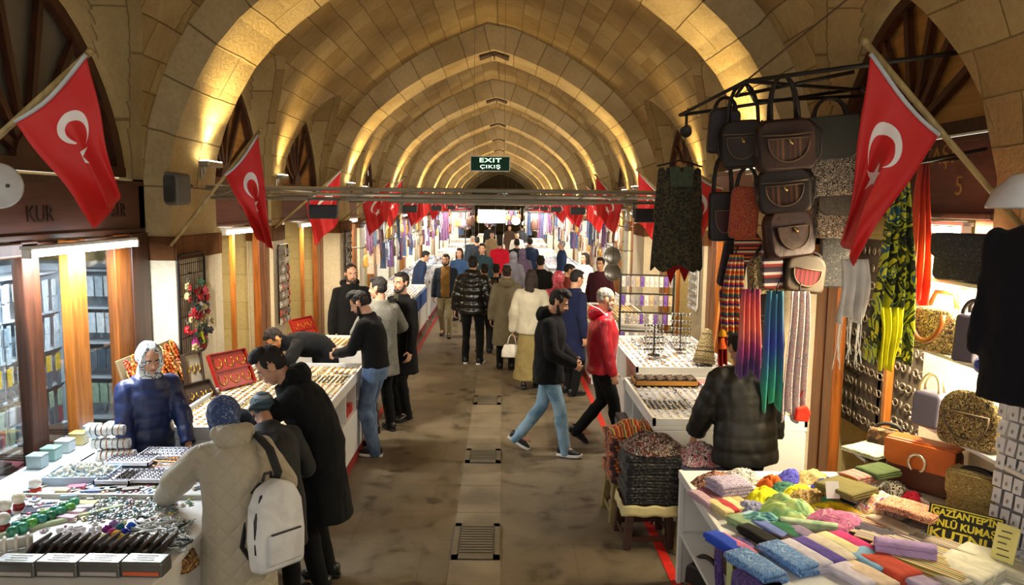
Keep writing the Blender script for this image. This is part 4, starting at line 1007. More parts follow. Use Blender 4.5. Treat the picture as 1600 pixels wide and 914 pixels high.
# ------------------------------------------------------------------ exit signs
M_GREEN = plain('#05241a', .6, var=.05, spec=.1); M_LETTER = glow((.22, .9, .40), .9); M_LETTER2 = glow((.40, .85, .60), .6)
def exit_sign(c, w, label):
    o = empty('exit_sign', c, 0, label, 'sign', 'hanging exit signs')
    box_obj('sign_panel', (0, 0, 0), (w, .03, w*.37), M_GREEN, o, .004)
    f = MB()
    for z in (-1, 1): f.box((0, 0, z*w*.187), (w*1.02, .04, w*.018))
    for x in (-1, 1): f.box((x*w*.505, 0, 0), (w*.018, .04, w*.39))
    f.build('frame', M_METAL, o)
    text_obj('sign_lettering', 'EXIT', w*.15, M_LETTER, o, (0, -.019, w*.085), (R(90), 0, 0), bold=w*.002, sx=1.75, space=1.1)
    text_obj('sign_lettering', 'ÇIKIŞ', w*.125, M_LETTER2, o, (0, -.019, -w*.078), (R(90), 0, 0), bold=w*.001, sx=1.6, space=1.1)
    for x in (-.42, .36):
        e = MB(); e.tube([(x*w, 0, w*.19), (x*w, 0, 5.6-c[2])], .003, 5); e.build('hanging_cable', plain('#6f5a38', .6), o)
c = on_y(766, 256, 10.3); exit_sign((c.x, 10.3, c.z), .52, 'green exit sign with white letters hanging on cables before the second rib')
exit_sign((.15, 48, 3.42), .55, 'tiny green exit sign far along the street')

# ------------------------------------------------------------------ cloth and bag builders
def hang_scarf(name, label, top, w0, w1, L, mat, folds=4, depth=.03, rz=0, sway=(0, 0), cat='scarf', group=None, fringe=None, seed=0):
    rd = random.Random(seed); ph = rd.random()*6
    o = empty(name, top, R(rz), label, cat, group)
    def fn(u, v):
        s = v-.5; t = u**.8; w = w0+(w1-w0)*min(1, t*1.2)
        x = s*w+sway[0]*u; z = -L*u*(1-.05*math.cos(v*9+ph)); y = depth*(.5+t)*math.sin(v*folds*2*math.pi+ph+.7*math.sin(u*3))+sway[1]*u+.02*math.sin(u*5+ph)
        return Vector((x, y, z))
    MB().grid(fn, 24, folds*8).build('cloth', mat, o, smooth=True, solid=.004)
    if fringe:
        e = MB(); n = int(w1/.014)
        for k in range(n):
            p = fn(1, (k+.5)/n); e.tube([p, p+Vector((rd.uniform(-.01, .01), 0, -.5*fringe)), p+Vector((rd.uniform(-.03, .03), 0, -fringe*rd.uniform(.75, 1.1)))], .003, 4)
        props(e.build('fringe', mat, o), kind='stuff')
    e = MB(); e.tube([(0, 0, -.02), (.0, .0, .03), (.015, .01, .06)], .006, 6); e.build('hook', M_IRON, o, smooth=True)
    return o
def folded(label, p, size, mat, rz=0, layers=3, group='folded scarves on the cloth stall', seed=0, name='folded_scarf', cat='scarf', tilt=(0, 0)):
    """a cloth folded in layers: one ribbon going to and fro"""
    w, d, h = size; rd = random.Random(seed); t = h/layers; pts = []
    for k in range(layers):
        z = t*(k+.5); x0, x1 = (-w/2, w/2) if k % 2 == 0 else (w/2, -w/2); n = 7
        for i in range(n+1): pts.append((x0+(x1-x0)*i/n*.96+.02*(x1-x0), z))
        if k < layers-1:
            for a in (-45, 0, 45): pts.append((x1+math.copysign(t*.42*math.cos(R(a)), x1), z+t*.5+t*.5*math.sin(R(a))))
    n = len(pts)-1; off = rd.random()*50
    def fn(u, v):
        i = min(int(u*n+.5), n); x, z = pts[i]; y = (v-.5)*d
        e = noise.noise(Vector((x*9+off, y*9, z*20)))
        return Vector((x*(1+.04*e), y*(1+.03*e), max(.003, z*(1-.12*(2*abs(v-.5))**3)+e*.006)))
    ob = MB().grid(fn, n, 8).build(name, mat, None, smooth=True, solid=t*.86)
    ob.location = p; ob.rotation_euler = (R(tilt[0]), R(tilt[1]), R(rz)); return props(ob, label, cat, group)
def crumple(label, p, size, mat, rz=0, seed=0, group='crumpled scarves on the cloth stall', name='crumpled_scarf', cat='scarf', ridg=1.0, fine=1.0):
    w, d, h = size; off = Vector((seed*13.7, seed*3.3, seed))
    def fn(u, v):
        x, y = u*2-1, v*2-1; ex = .12*noise.noise(Vector((x*1.5, y*1.5, 3))+off)
        r_ = min(1, math.hypot(x, y)); q = max(abs(x), abs(y)); k = q/ max(1e-6, math.hypot(x, y)) if q > 0 else 1
        x2, y2 = x*(k*.75+.25), y*(k*.75+.25); rr_ = min(1, math.hypot(x2, y2))
        nn = noise.noise(Vector((x*2.2*fine, y*4.0*fine, 0))+off); rg = 1-abs(noise.noise(Vector((x*3*fine, y*6*fine, 5))+off))*2
        z = (1-rr_**2.2)*(.62+.25*nn)+.22*ridg*rg*(1-rr_**4)
        return Vector((x2*w/2*(1+ex), y2*d/2*(1+ex), max(.004, z*h)))
    ob = MB().grid(fn, 36, 36).build(name, mat, None, smooth=True, solid=.006)
    ob.location = p; ob.rotation_euler = (0, 0, R(rz)); return props(ob, label, cat, group)
def rosette(label, p, r_, mat, group='rolled yellow scarves', rz=0):
    def fn(u, v):
        a = u*2*math.pi*3.2; rr_ = r_*(.12+.88*u); return Vector((rr_*math.cos(a), rr_*math.sin(a)*.8, r_*.75*v*(1.1-.5*u)+.003))
    ob = MB().grid(fn, 60, 4).build('rolled_scarf', mat, None, smooth=True, solid=r_*.17); ob.location = p; ob.rotation_euler = (0, 0, R(rz)); return props(ob, label, 'scarf', group)
def roll(label, p, L, r_, mat, rz=0, group=None, name='rolled_scarf', cat='scarf'):
    def fn(u, v):
        a = u*2*math.pi*2.4; rr_ = r_*(.25+.75*u)*(1+.05*noise.noise(Vector((v*6, a, r_*40)))); return Vector(((v-.5)*L, rr_*math.cos(a), r_*1.02+rr_*math.sin(a)))
    ob = MB().grid(fn, 46, 10).build(name, mat, None, smooth=True, solid=r_*.16); ob.location = p; ob.rotation_euler = (0, 0, R(rz)); return props(ob, label, cat, group)
def rrect(w, h, r_, n=5, top=None):
    out = []
    for cx, cy, a0, q in ((w/2-r_, -h/2+r_, -90, r_), (w/2-(top or r_), h/2-(top or r_), 0, top or r_), (-w/2+(top or r_), h/2-(top or r_), 90, top or r_), (-w/2+r_, -h/2+r_, 180, r_)):
        out += [(cx+q*math.cos(R(a0+90*k/n)), cy+q*math.sin(R(a0+90*k/n))) for k in range(n+1)]
    return out
M_LEATHER = plain('#170b07', .62, var=.25, vs=9, bmp=.3, bs=40); M_LEATHER2 = plain('#28110b', .6, var=.25, vs=9, bmp=.3, bs=40); M_STITCH = plain('#6a5844', .6); M_BRASS = plain('#d0b878', .25, .9)
M_KILIM = stripes(['#3a1412', '#1a100c', '#4a281c', '#1c110e', '#5a402c', '#2a100e', '#160e0c'], 8, 'X')
M_EMBR = mottled(['#0c0a09', '#14100e', '#a39b8e', '#0e0c0a', '#0c0a09', '#c4bcae', '#100d0b'], 20, tex='SWIRL', bmp=.3); M_EMBR2 = mottled(['#18120c', '#8d7440', '#241a10', '#c0a868', '#2a1e10'], 24, tex='SWIRL', bmp=.4)
def bag(label, p, w, h, d, mat, flap=None, strap=.25, smat=None, pocket=None, rz=0, name='leather_bag', cat='bag', group='bags hanging from the rack', top=None, pull=False, handles=2, rot=None, wide=.5):
    """bag with its base at p (or hung): body, flap or half-moon pocket, strap loops"""
    o = empty(name, p, R(rz), label, cat, group, rot=rot); smat = smat or M_LEATHER
    e = MB(); pr = rrect(w, h, min(w, h)*.16, 5, top); c = [(x, z+h/2) for x, z in pr]
    rs = []
    for y, k in ((-d/2, .93), (-d/2*.8, 1.0), (0, 1.03), (d/2*.8, 1.0), (d/2, .93)): rs.append([Vector((x*k, y*(1-.25*(z/h)), h/2+(z-h/2)*k)) for x, z in c])
    e.rings(rs).build('bag_body', mat, o, smooth=False, bevel=min(d, w)*.07, seg=2, recalc=True)
    if pocket:
        e = MB(); pw, ph = w*.72, h*.46
        pts = [(-pw/2, 0)]+[(pw/2*math.cos(R(a)), -ph*abs(math.sin(R(a)))**.8) for a in range(180, 361, 15)]
        e.prism([(x, z) for x, z in pts], (0, -d/2*.88, h*.62), (1, 0, 0), (0, 0, 1), .02); e.build('pocket', pocket, o, bevel=.006, recalc=True)
        e = MB(); e.tube([(x, -d/2*.9-.022, h*.62+z) for x, z in pts[1:]], .005, 6); e.tube([(-pw/2, -d/2*.9-.022, h*.62), (pw/2, -d/2*.9-.022, h*.62)], .005, 6); e.build('pocket_piping', M_STITCH, o, smooth=True)
    if flap:
        fh = h*.55; e = MB()
        pts = rrect(w*1.02, fh, fh*.35, 5, .015)
        e.prism([(x, z+h*1.0-fh/2+.01) for x, z in pts], (0, -d/2*.95, 0), (1, 0, 0), (0, 0, 1), .02); e.box((0, 0, h*1.0+.006), (w*1.0, d*.85, .02)); e.build('flap', flap, o, bevel=.006, recalc=True)
    if pull:
        e = MB(); e.cap((0, -d/2-.02, h*.60), .008, (.012, -d/2-.03, h*.52), .014); e.build('zip_pull', M_BRASS, o, smooth=True)
    if strap:
        for y in ((-d*.22, d*.22) if handles == 2 else (0,)):
            e = MB(); n = 10; e.tube([(w*wide*.7*math.cos(math.pi*k/n), y*(1-.8*math.sin(math.pi*k/n)), h*.93+strap*math.sin(math.pi*k/n)**.8) for k in range(n+1)], .013, 6, flat=.5, up=(0, 1, 0)); e.build('strap', smat, o, smooth=True)
    return o
hrd = random.Random(12)
def hung(label, x0, y0, x1, y1, Y, mat, dd=.5, **k):
    k.setdefault('rz', hrd.uniform(-22, 14)); k.setdefault('rot', (R(hrd.uniform(-5, 5)), R(hrd.uniform(-7, 7)), R(k['rz'])))
    """bag whose outline in the photo spans the box (x0,y0)-(x1,y1), hung at depth Y"""
    a = on_y((x0+x1)/2, y1, Y); c = on_y(x0, (y0+y1)/2, Y); e_ = on_y(x1, (y0+y1)/2, Y); t = on_y((x0+x1)/2, y0, Y)
    w = (e_-c).length; h = (t-a).length
    k.setdefault('top', min(w, h)*hrd.uniform(.14, .34)); o = bag(label, a, w, h, min(w, h)*dd, mat, **k)
    if mat in (M_LEATHER, M_LEATHER2) and h > .25:
        for sx in (-1, 1):
            q = hrd.uniform(.25, .8); e_ = MB(); e_.tube([(sx*w*.42, -.02, h*.96), (sx*w*(.5+q*.16), -.05, h*.72), (sx*w*(.5+q*.10), -.07, h*(.42-q*.2)), (sx*w*.46, -.03, h*.08)], .010, 6, flat=.5, up=(0, 1, 0)); e_.build('side_strap', M_LEATHER, o, smooth=True)
        e_ = MB(); e_.tube([(-w*.45, -min(w, h)*dd*.5, h*.70), (0, -min(w, h)*dd*.52, h*.68), (w*.45, -min(w, h)*dd*.5, h*.70)], .006, 6); e_.build('stitched_seam', M_STITCH, o, smooth=True)
    return o
# ------------------------------------------------------------------ the rack of hanging bags
W3 = XC+WALLX-.02
o = empty('hanging_rack', (1.9, 5.9, 3.45), 0, 'black iron rack of rods on the right wall carrying the leather bags', 'rack')
def rod(a, b_, r_=.014, nm='rod'): MB().tube([Vector(a)-o.location, Vector(b_)-o.location], r_, 8).build(nm, M_IRON, o, smooth=True)
A = on_y(1165, 127, 5.6); Bw = Vector((3.05, 4.85, 3.62)); Cc = Vector((3.05, 6.6, 3.62)); D_ = on_y(1062, 180, 6.35)
rod(A, Bw, .016); rod(A, on_y(1340, 140, 6.2)); rod(D_, on_y(1345, 138, 6.2)); rod(on_y(1150, 150, 5.9), on_y(1335, 112, 5.6)); rod(on_y(1168, 135, 5.6), on_y(1180, 160, 6.3)); rod(on_y(1345, 138, 6.2), (3.05, 6.3, 3.5)); rod(on_y(1180, 158, 6.3), on_y(1345, 150, 6.3)); rod(on_y(1150, 150, 5.9), A); rod(A, D_)
ch = MB(); q0, q1 = A, Vector((2.75, 4.75, 4.42))
ch.tube([q0-o.location, q1-o.location], .007, 5); ch.build('chain', plain('#4a2f1c', .6), o)
L1, L2_ = M_LEATHER, M_LEATHER2
hung('small dark purple leather bag with ragged edge on the left end of the rack', 1104, 172, 1150, 240, 6.1, plain('#20131d', .5), strap=.12)
hung('dark brown leather backpack with loose straps, second from the left end of the rack', 1130, 188, 1194, 262, 5.85, L1, strap=.30, pocket=L2_, pull=True)
hung('large brown leather bag with half-moon pocket and tall straps, top of the column', 1183, 187, 1270, 266, 5.6, L2_, strap=.34, pocket=M_KILIM, pull=True, wide=.35)
hung('brown leather bag with half-moon pocket hanging second in the column', 1190, 262, 1266, 332, 5.62, L1, strap=.06, pocket=M_KILIM, pull=True)
hung('wine red and brown leather bag with stitched bands hanging third in the column', 1198, 325, 1270, 402, 5.64, plain('#240b09', .45, var=.25, vs=9, bmp=.3, bs=40), strap=.05, pocket=L2_, pull=True)
hung('olive satchel with a red woven panel, lowest in the column', 1222, 398, 1281, 456, 5.66, plain('#3a2f20', .6, var=.2), strap=.05, pocket=stripes(['#5d1016', '#3a0c12', '#73161e'], 30, 'X'))
hung('black and white embroidered backpack with dark green top beside the big flag', 1265, 185, 1338, 306, 5.95, M_EMBR, strap=.2, flap=plain('#1c211d', .7), top=.12, rz=-10)
hung('grey black embroidered bag hanging under the embroidered backpack', 1268, 300, 1330, 372, 5.97, M_EMBR, strap=.05, flap=mottled(['#0e0d0e', '#3a3634', '#151211'], 26, tex='SWIRL'))
hung('dark embroidered handbag with bell, the lowest of the embroidered bags', 1282, 368, 1324, 448, 5.98, mottled(['#0c0d0f', '#26272a', '#101114', '#4b4640'], 30, tex='SWIRL'), strap=.05)
hung('black and dark red leather pouch below the purple bag', 1108, 300, 1148, 376, 6.1, plain('#1b1013', .5), strap=.32, pocket=plain('#3c1216', .5))
hung('black bag with purple bands below the black and red pouch', 1120, 376, 1158, 448, 6.08, stripes(['#120e12', '#2a1638', '#15100f', '#1a1216'], 9, 'Z'), strap=.06)
hung('orange and magenta patterned cloth bag under the dark brown backpack', 1138, 292, 1180, 372, 5.85, mottled(['#8a2c14', '#b04a1c', '#7c1536', '#c07028', '#5a1020'], 30, tex='SWIRL'), strap=.18)
hung('woven bag striped in red, cream and black below the orange bag', 1148, 368, 1188, 412, 5.84, stripes(['#8c1f16', '#d0b89a', '#1a1210', '#c2541c', '#3c1a14'], 14, 'Z'), strap=.04)
hung('cream and green shoulder bag with a brown boot pattern', 1172, 395, 1236, 456, 5.8, mottled(['#8d8a62', '#5a3a22', '#a39c74', '#4a2c18'], 12, tex='SWIRL'), strap=.08)
hung('narrow bag with red, white and purple woven stripes beside the cream bag', 1192, 382, 1222, 450, 5.7, stripes(['#7c1a1e', '#b8b2aa', '#2a1a3a', '#1c1416'], 12, 'Z'), strap=.08)
hung('purple and blue striped woven bag lowest on the left', 1128, 448, 1162, 520, 6.06, stripes(['#2a1a4a', '#8a1c1c', '#c27a2a', '#1e1830', '#3a2a70'], 12, 'Z'), strap=.05)
hung('dark brown backpack hanging low behind the striped scarves', 1184, 452, 1222, 575, 5.9, L1, strap=.06, pocket=L2_)
# scarves under the bags
def hs(label, x, y0, y1, Y, w0, w1, mat, **k):
    t = on_y(x, y0, Y); b2 = on_y(x, y1, Y); return hang_scarf('hanging_scarf', label, t, w0, w1, t.z-b2.z, mat, group='scarves hanging under the bags', **k)
hs('rainbow striped scarf hanging left of the pink scarf', 1150, 398, 520, 5.75, .10, .19, stripes(['#b8431c', '#d8b068', '#3a2a7c', '#c23a1c', '#e0c890', '#7a1c3a', '#2a6a6a', '#d07a2a'], 7, 'Z'), seed=2)
hs('pink to purple shaded scarf hanging in front of the dark bags', 1170, 452, 582, 5.6, .12, .17, None, seed=3) if False else None
def gradient(cols, zspan, name='shaded_scarf', blot=0.0):
    m, nt, b = new_mat(name); tc = nt.nodes.new('ShaderNodeTexCoord'); s = nt.nodes.new('ShaderNodeSeparateXYZ'); nt.links.new(tc.outputs['UV'], s.inputs[0])
    n = N(nt, 'ShaderNodeTexNoise', i_Scale=14.0); nt.links.new(tc.outputs['Object'], n.inputs[0])
    a = N(nt, 'ShaderNodeMath', operation='MULTIPLY_ADD'); nt.links.new(n.outputs[0], a.inputs[0]); a.inputs[1].default_value = .25; nt.links.new(s.outputs['X'], a.inputs[2])
    nt.links.new(ramp(nt, a.outputs[0], [(.1+.95*i/(len(cols)-1), hexc(c)) for i, c in enumerate(cols)]), b.inputs['Base Color']); b.inputs['Roughness'].default_value = .8; b.inputs['Sheen Weight'].default_value = .2; return m
hs('scarf dyed from magenta through coral to purple, hanging in front of the dark bags', 1176, 452, 586, 5.2, .13, .17, gradient(['#8a1f6a', '#e0605a', '#ec7a6a', '#a0307a', '#4a1f70'], 1), seed=3)
hs('scarf dyed from teal to blue and green hanging beside the floral scarf', 1214, 455, 635, 5.35, .12, .17, gradient(['#1f6a7c', '#2a6a9a', '#2c4ab0', '#1f7a8a', '#2a9a7a'], 1), seed=4, folds=3)
hs('white scarf with blue and red floral print hanging beside the teal scarf', 1249, 455, 652, 5.3, .13, .17, mottled(['#d8d2c6', '#cfc8ba', '#4a62a0', '#e4dfd4', '#b03a3a', '#d8d2c6', '#7c8fae'], 34, tex='SWIRL'), seed=5, folds=3)
hs('dark red scarf at the left edge of the bag cluster', 1133, 440, 575, 6.05, .05, .07, cloth('#8c1f14'), seed=6, folds=2)
o2 = empty('orange_tassel', on_y(1128, 545, 6.0), 0, 'yellow and orange tassel hanging by the brown door post', 'tassel')
for zz, cc, rr_ in ((.10, '#c98a1c', .035), (0, '#c2521c', .04)):
    e = MB(); e.lathe([(.004, .09), (.018, .085), (.02, .06), (rr_, .01), (rr_*.8, 0)], (0, 0, zz), 12); e.build('tuft', cloth(cc), o2, smooth=True)
e = MB(); e.tube([(0, 0, .18), (0, 0, .55)], .004, 5); e.build('cord', M_LEATHER, o2)
o2 = empty('red_pouch', on_y(1250, 655, 5.3), 0, 'small red cloth pouch hanging below the floral scarf', 'pouch')
e = MB(); e.prism([(-.055, 0), (.045, -.01), (.06, .06), (.03, .11), (-.04, .09)], (0, 0, 0), (1, 0, 0), (0, 0, 1), .05); e.build('pouch_body', cloth('#c8321e'), o2, bevel=.01, recalc=True)
e = MB(); e.tube([(-.03, .02, .09), (.02, .02, .21), (.04, .02, .10)], .006, 6); e.build('strap', cloth('#c8321e'), o2, smooth=True)
# dark sequin dress on a hanger
t = on_y(1062, 262, 6.36); o2 = empty('dress', t, 0, 'dark green and black sequin dress on a hanger left of the bags', 'dress')
SEQ = mottled(['#17160f', '#2c2a18', '#0f100c', '#3a3a22', '#4a3a1c'], 70, tex='VORONOI', bmp=.5)
def fn(u, v):
    a = v*2*math.pi; w = .15+.05*math.sin(u*1.5)+.02*u+(-.04 if u < .08 else 0); return Vector((w*math.cos(a), (.06+.03*u)*math.sin(a)+.012*math.sin(a*7)*u, -u*.84-.03*math.sin(a*5)*u))
MB().grid(fn, 20, 40).build('dress_body', SEQ, o2, smooth=True)
e = MB(); e.prism([(-.10, 0), (-.03, .01), (.0, -.05), (.03, .01), (.10, 0), (.09, -.16), (-.09, -.16)], (0, -.075, 0), (1, 0, 0), (0, 0, 1), .01); e.build('green_bodice', plain('#2c3a1c', .6, var=.4, vs=30), o2, recalc=True)
e = MB(); e.tube([(-.19, 0, .01), (0, 0, .06), (.19, 0, .01)], .008, 6); e.tube([(0, 0, .06), (0, 0, .12), (.03, 0, .15), (.05, 0, .49)], .004, 6); e.build('hanger', M_IRON, o2, smooth=True)
e = MB(); e.prism([(-.14, 0), (.14, 0), (.08, -.16), (.02, -.02), (-.04, -.18), (-.09, -.03)], (0, .02, -.80), (1, 0, 0), (0, 0, 1), .01); e.build('red_hem', cloth('#8c1016'), o2, recalc=True)
for x_ in (-.15, .15):
    e = MB(); e.cap((x_, 0, -.03), .03, (x_*1.25, 0, -.42), .022); e.build('sleeve', SEQ, o2, smooth=True)
# small spotlight on the rack's end
o2 = empty('spot_lamp', on_y(1072, 205, 6.35), 0, 'small black spotlight clamped to the left end of the bag rack', 'lamp')
e = MB(); e.lathe([(.02, .10), (.035, .09), (.045, 0), (.05, -.02), (.045, -.025)], (0, 0, 0), 16, 0, Euler((R(-70), 0, R(-20))).to_matrix()); e.build('housing', M_BLACK, o2, smooth=True)
e = MB(); e.lathe([(.001, -.018), (.04, -.018), (.04, -.02), (.001, -.02)], (0, 0, 0), 16, 0, Euler((R(-70), 0, R(-20))).to_matrix()); e.build('lens', plain('#aaa79c', .2, .5), o2)
e = MB(); e.tube([(0, 0, .03), (0, 0, .15)], .012, 8); e.build('bracket', M_IRON, o2)
# scarves in front of the sign
M_YG = mottled(['#c9cc1c', '#d8d42a', '#3a4a1c', '#1c1f16', '#b8c22a', '#2a5a6a', '#dde04a'], 4, tex='SWIRL')
hang_scarf('hanging_scarf', 'yellow and green patterned scarf with knotted ends hanging right of the big flag', on_y(1412, 272, 4.6), .08, .30, 1.12, M_YG, folds=4, depth=.04, seed=7)
hang_scarf('hanging_scarf', 'yellow knotted tail of cloth below the patterned scarf', on_y(1392, 480, 4.55), .14, .10, .38, cloth('#d4d020', wr=.5), folds=3, depth=.03, seed=17)
hang_scarf('hanging_scarf', 'orange red scarf hanging beside the lit tube lamp', on_y(1448, 250, 4.75), .05, .16, .92, gradient(['#7c1410', '#c02a14', '#e0481c', '#e8602a', '#d03a1c'], 1), folds=3, seed=8)
hang_scarf('hanging_shawl', 'white fringed shawl hanging below the big flag', on_y(1337, 405, 4.35), .16, .17, .36, cloth('#d6d3cd'), folds=3, seed=9, cat='shawl', fringe=.26)
for lb, x, Y in (('rail', 0, 0),):
    e = MB(); e.tube([on_x(1395, 262, 2.3), (3.05, 4.7, 3.0)], .012, 8); e.tube([(2.2, 4.55, 2.86), (3.05, 4.9, 2.95)], .01, 8); props(e.build('scarf_rail', M_IRON, smooth=True), 'thin black rail under the right shop sign carrying scarves', 'rail')
# ------------------------------------------------------------------ near right cloth stall
TZ = .80
st = empty('cloth_table', (2.1, 4.2, 0), 0, 'white cloth stall table with open shelf on its street side', 'table')
box_obj('table_top', (0, 0, TZ-.02), (1.72, 1.66, .04), M_WHITE, st, .006)
box_obj('end_panel', (-.845, .80, TZ/2-.02), (.03, .05, TZ-.04), M_WHITE, st, .004); box_obj('end_panel', (-.5, .81, TZ/2-.02), (.70, .03, TZ-.04), M_WHITE, st, .004); box_obj('lower_shelf', (-.25, 0, .36), (1.2, 1.58, .025), M_WHITE, st, .004)
box_obj('back_panel', (.35, 0, TZ/2-.02), (.03, 1.58, TZ-.05), M_WHITE, st); box_obj('front_rail', (-.85, 0, TZ-.025), (.03, 1.66, .06), M_WHITE, st, .005)
def tz(x, y, z=TZ): v = on_z(x, y, z); return (v.x, v.y, z)
sd = [0]
FS = ['plain', 'soft', 'thin', 'pale', 'neat']
def fold(x, y, size, col, what, rz=0, z=TZ, layers=3, mat=None, tilt=(0, 0), **k):
    sd[0] += 1; return folded(what, tz(x, y, z), size, mat or cloth(col, .9, .3, 9), rz, layers, seed=sd[0], tilt=tilt, **k)
def crum(x, y, size, col, what, rz=0, z=TZ, mat=None, **k):
    sd[0] += 1; return crumple(what, tz(x, y, z), size, mat or cloth(col, .9, .4, 7), rz, seed=sd[0], **k)
S1 = (.10, .30, .045)
for x, y, c_, w_ in ((1180, 893, '#4a78b8', 'blue printed folded scarf at the front corner of the cloth table'), (1232, 880, '#b89c68', 'tan folded scarf next to the blue printed one at the front edge'), (1257, 876, '#c9c3d2', 'pale lavender folded scarf right of the tan one'), (1278, 872, '#5a4a9a', 'violet folded scarf right of the lavender one'), (1297, 868, '#d2c6b4', 'cream folded scarf in the front row beside the violet one'), (1316, 864, '#d8d0a0', 'pale yellow folded scarf in the front row beside the pink one'), (1338, 862, '#c83a78', 'hot pink folded scarf in the front row'), (1352, 880, '#8ab8dc', 'sky blue folded scarf behind the coral one'), (1385, 893, '#c8503a', 'coral folded scarf at the front edge below the mauve cloth')):
    fold(x, y, (.13 if 'blue printed' in w_ or 'coral' in w_ else .075, .30, .06), c_, w_, rz=22, mat=mottled(['#4a78b8', '#6a98cc', '#3a62a0', '#8ab0d8'], 14, tex='SWIRL') if 'printed' in w_ else None)
for x, y, c_, w_ in ((1148, 862, '#d07a9a', 'pink folded scarf beside the bright blue one at the street edge'), (1135, 858, '#2a4cc0', 'bright blue folded scarf at the street edge of the table'), (1187, 846, '#171512', 'black folded scarf in the second row'), (1208, 838, '#6a78b8', 'lilac blue folded scarf behind the black one'), (1222, 836, '#2c6a4a', 'green folded scarf behind the lilac blue one'), (1240, 858, '#3a3038', 'dark striped folded scarf behind the violet one'), (1262, 848, '#8a7a98', 'greyish violet folded scarf near the yellow rosettes')):
    fold(x, y, (.075, .26, .055), c_, w_, rz=24)
for x, y, c_, w_ in ((1098, 786, '#b89aa8', 'dusty pink folded scarf along the street edge'), (1112, 782, '#8c5a62', 'dull red folded scarf along the street edge'), (1124, 800, '#d4c08a', 'cream yellow folded scarf along the street edge'), (1133, 797, '#b03a40', 'crimson folded scarf along the street edge'), (1142, 794, '#d8cc98', 'straw coloured folded scarf behind the crimson one'), (1152, 790, '#c9a870', 'sand coloured folded scarf behind the straw one')):
    fold(x, y, (.055, .22, .05), c_, w_, rz=18)
fold(1140, 776, (.20, .20, .12), '#9a88a8', 'lilac speckled stack of folded cloth near the table corner', rz=16, layers=5, mat=mottled(['#a898b8', '#8a7a9a', '#c0b4c8', '#6f5f80'], 60, tex='NOISE'))
fold(1168, 826, (.10, .22, .05), '#8aa078', 'sage green folded scarf under the teal crumpled one', rz=30); fold(1190, 822, (.08, .24, .05), '#a8c8d8', 'pale blue folded scarf under the teal crumpled one', rz=34)
crum(1120, 757, (.34, .16, .10), '', 'dark red and black tasselled scarf at the back corner of the table', mat=mottled(['#6a1a16', '#1a1412', '#9a3a24', '#c2b090', '#2a1c18'], 34, tex='SWIRL'))
crum(1158, 752, (.30, .16, .10), '', 'white scarf with black print at the back of the table', mat=mottled(['#d8d4cc', '#1c1a1a', '#e0dcd4', '#c8c0b4', '#2a2624', '#d8d4cc'], 26, tex='SWIRL'))
crum(1205, 760, (.18, .13, .09), '#b8561c', 'burnt orange crumpled scarf at the back of the table'); crum(1235, 750, (.2, .14, .08), '#4a4aa8', 'violet blue crumpled scarf at the back of the table')
crum(1268, 752, (.26, .16, .09), '#b09a68', 'tan crumpled scarf at the back of the table'); crum(1292, 764, (.20, .14, .08), '#2a2c8c', 'deep blue crumpled scarf beside the tan one'); crum(1225, 765, (.20, .12, .06), '#3c6a5a', 'green scarf peeping out behind the orange one')
crum(1192, 782, (.30, .22, .09), '#d2cc1c', 'bright yellow crumpled scarf in the middle of the table', rz=10); crum(1250, 772, (.22, .12, .07), '#c8c430', 'lemon scarf behind the brown floral cloth')
crum(1262, 786, (.26, .20, .10), '', 'brown gold floral crumpled scarf right of the yellow one', mat=mottled(['#8a6a38', '#b8964e', '#6a4a24', '#c9b070', '#a87a3a'], 22, tex='SWIRL'))
crum(1232, 810, (.36, .26, .15), '', 'big lime green shaded scarf heaped in the middle of the table', rz=-24, mat=mottled(['#8fbf5a', '#b9d86a', '#c9dc8a', '#7ab07a', '#d8e49a'], 5, tex='NOISE'), fine=.7)
crum(1190, 822, (.30, .20, .09), '', 'teal and aqua scarf heaped left of the lime green one', rz=-20, mat=mottled(['#4a9a9a', '#8ac8b8', '#3a7a8a', '#b8dcc8'], 5, tex='NOISE'))
roll('pale green rolled scarf in front of the lime green heap', tz(1262, 832), .30, .036, mottled(['#a8c49a', '#c8d8b0', '#8aae84'], 8, tex='NOISE'), -18)
for k, (x, y) in enumerate(((1203, 842), (1216, 850), (1230, 855), (1258, 845), (1275, 852))): rosette('small yellow scarf rolled into a rosette', tz(x, y), .042, cloth('#c8b838', .9, .4), rz=k*40)
crum(1290, 790, (.16, .10, .06), '#5ac0a0', 'turquoise glossy scarf by the white price tag'); crum(1305, 800, (.30, .14, .07), '#d0b41c', 'golden yellow scarf behind the mauve cloth', rz=-20); fold(1336, 786, (.11, .30, .06), '#17161a', 'black and white striped folded cloth behind the floral heap', rz=30, mat=stripes(['#1a1818', '#d0ccc2'], 34, 'X'))
crum(1302, 824, (.42, .34, .13), '', 'large mauve embroidered cloth spread over the front rows', rz=20, mat=mottled(['#a04a78', '#b85a88', '#8a3a68', '#c88098'], 9, tex='SWIRL'), ridg=.4, fine=.6)
crum(1380, 800, (.36, .26, .13), '', 'white scarf with pink and yellow flowers heaped on the right', rz=16, mat=mottled(['#e0d2c4', '#d88a90', '#e4c860', '#e8dccc', '#8a5a9a', '#d86a4a'], 11, tex='SWIRL'))
crum(1422, 836, (.36, .20, .06), '', 'white cloth with grey green ornaments spread on the right', rz=-28, mat=mottled(['#d8d8c8', '#c8ccb8', '#8a9a84', '#e0e0d2'], 12, tex='SWIRL'), ridg=.2)
roll('fluffy lilac scarf rolled at the front edge', tz(1412, 880), .28, .06, cloth('#c0a4d4', .95, .6, 12), -20)
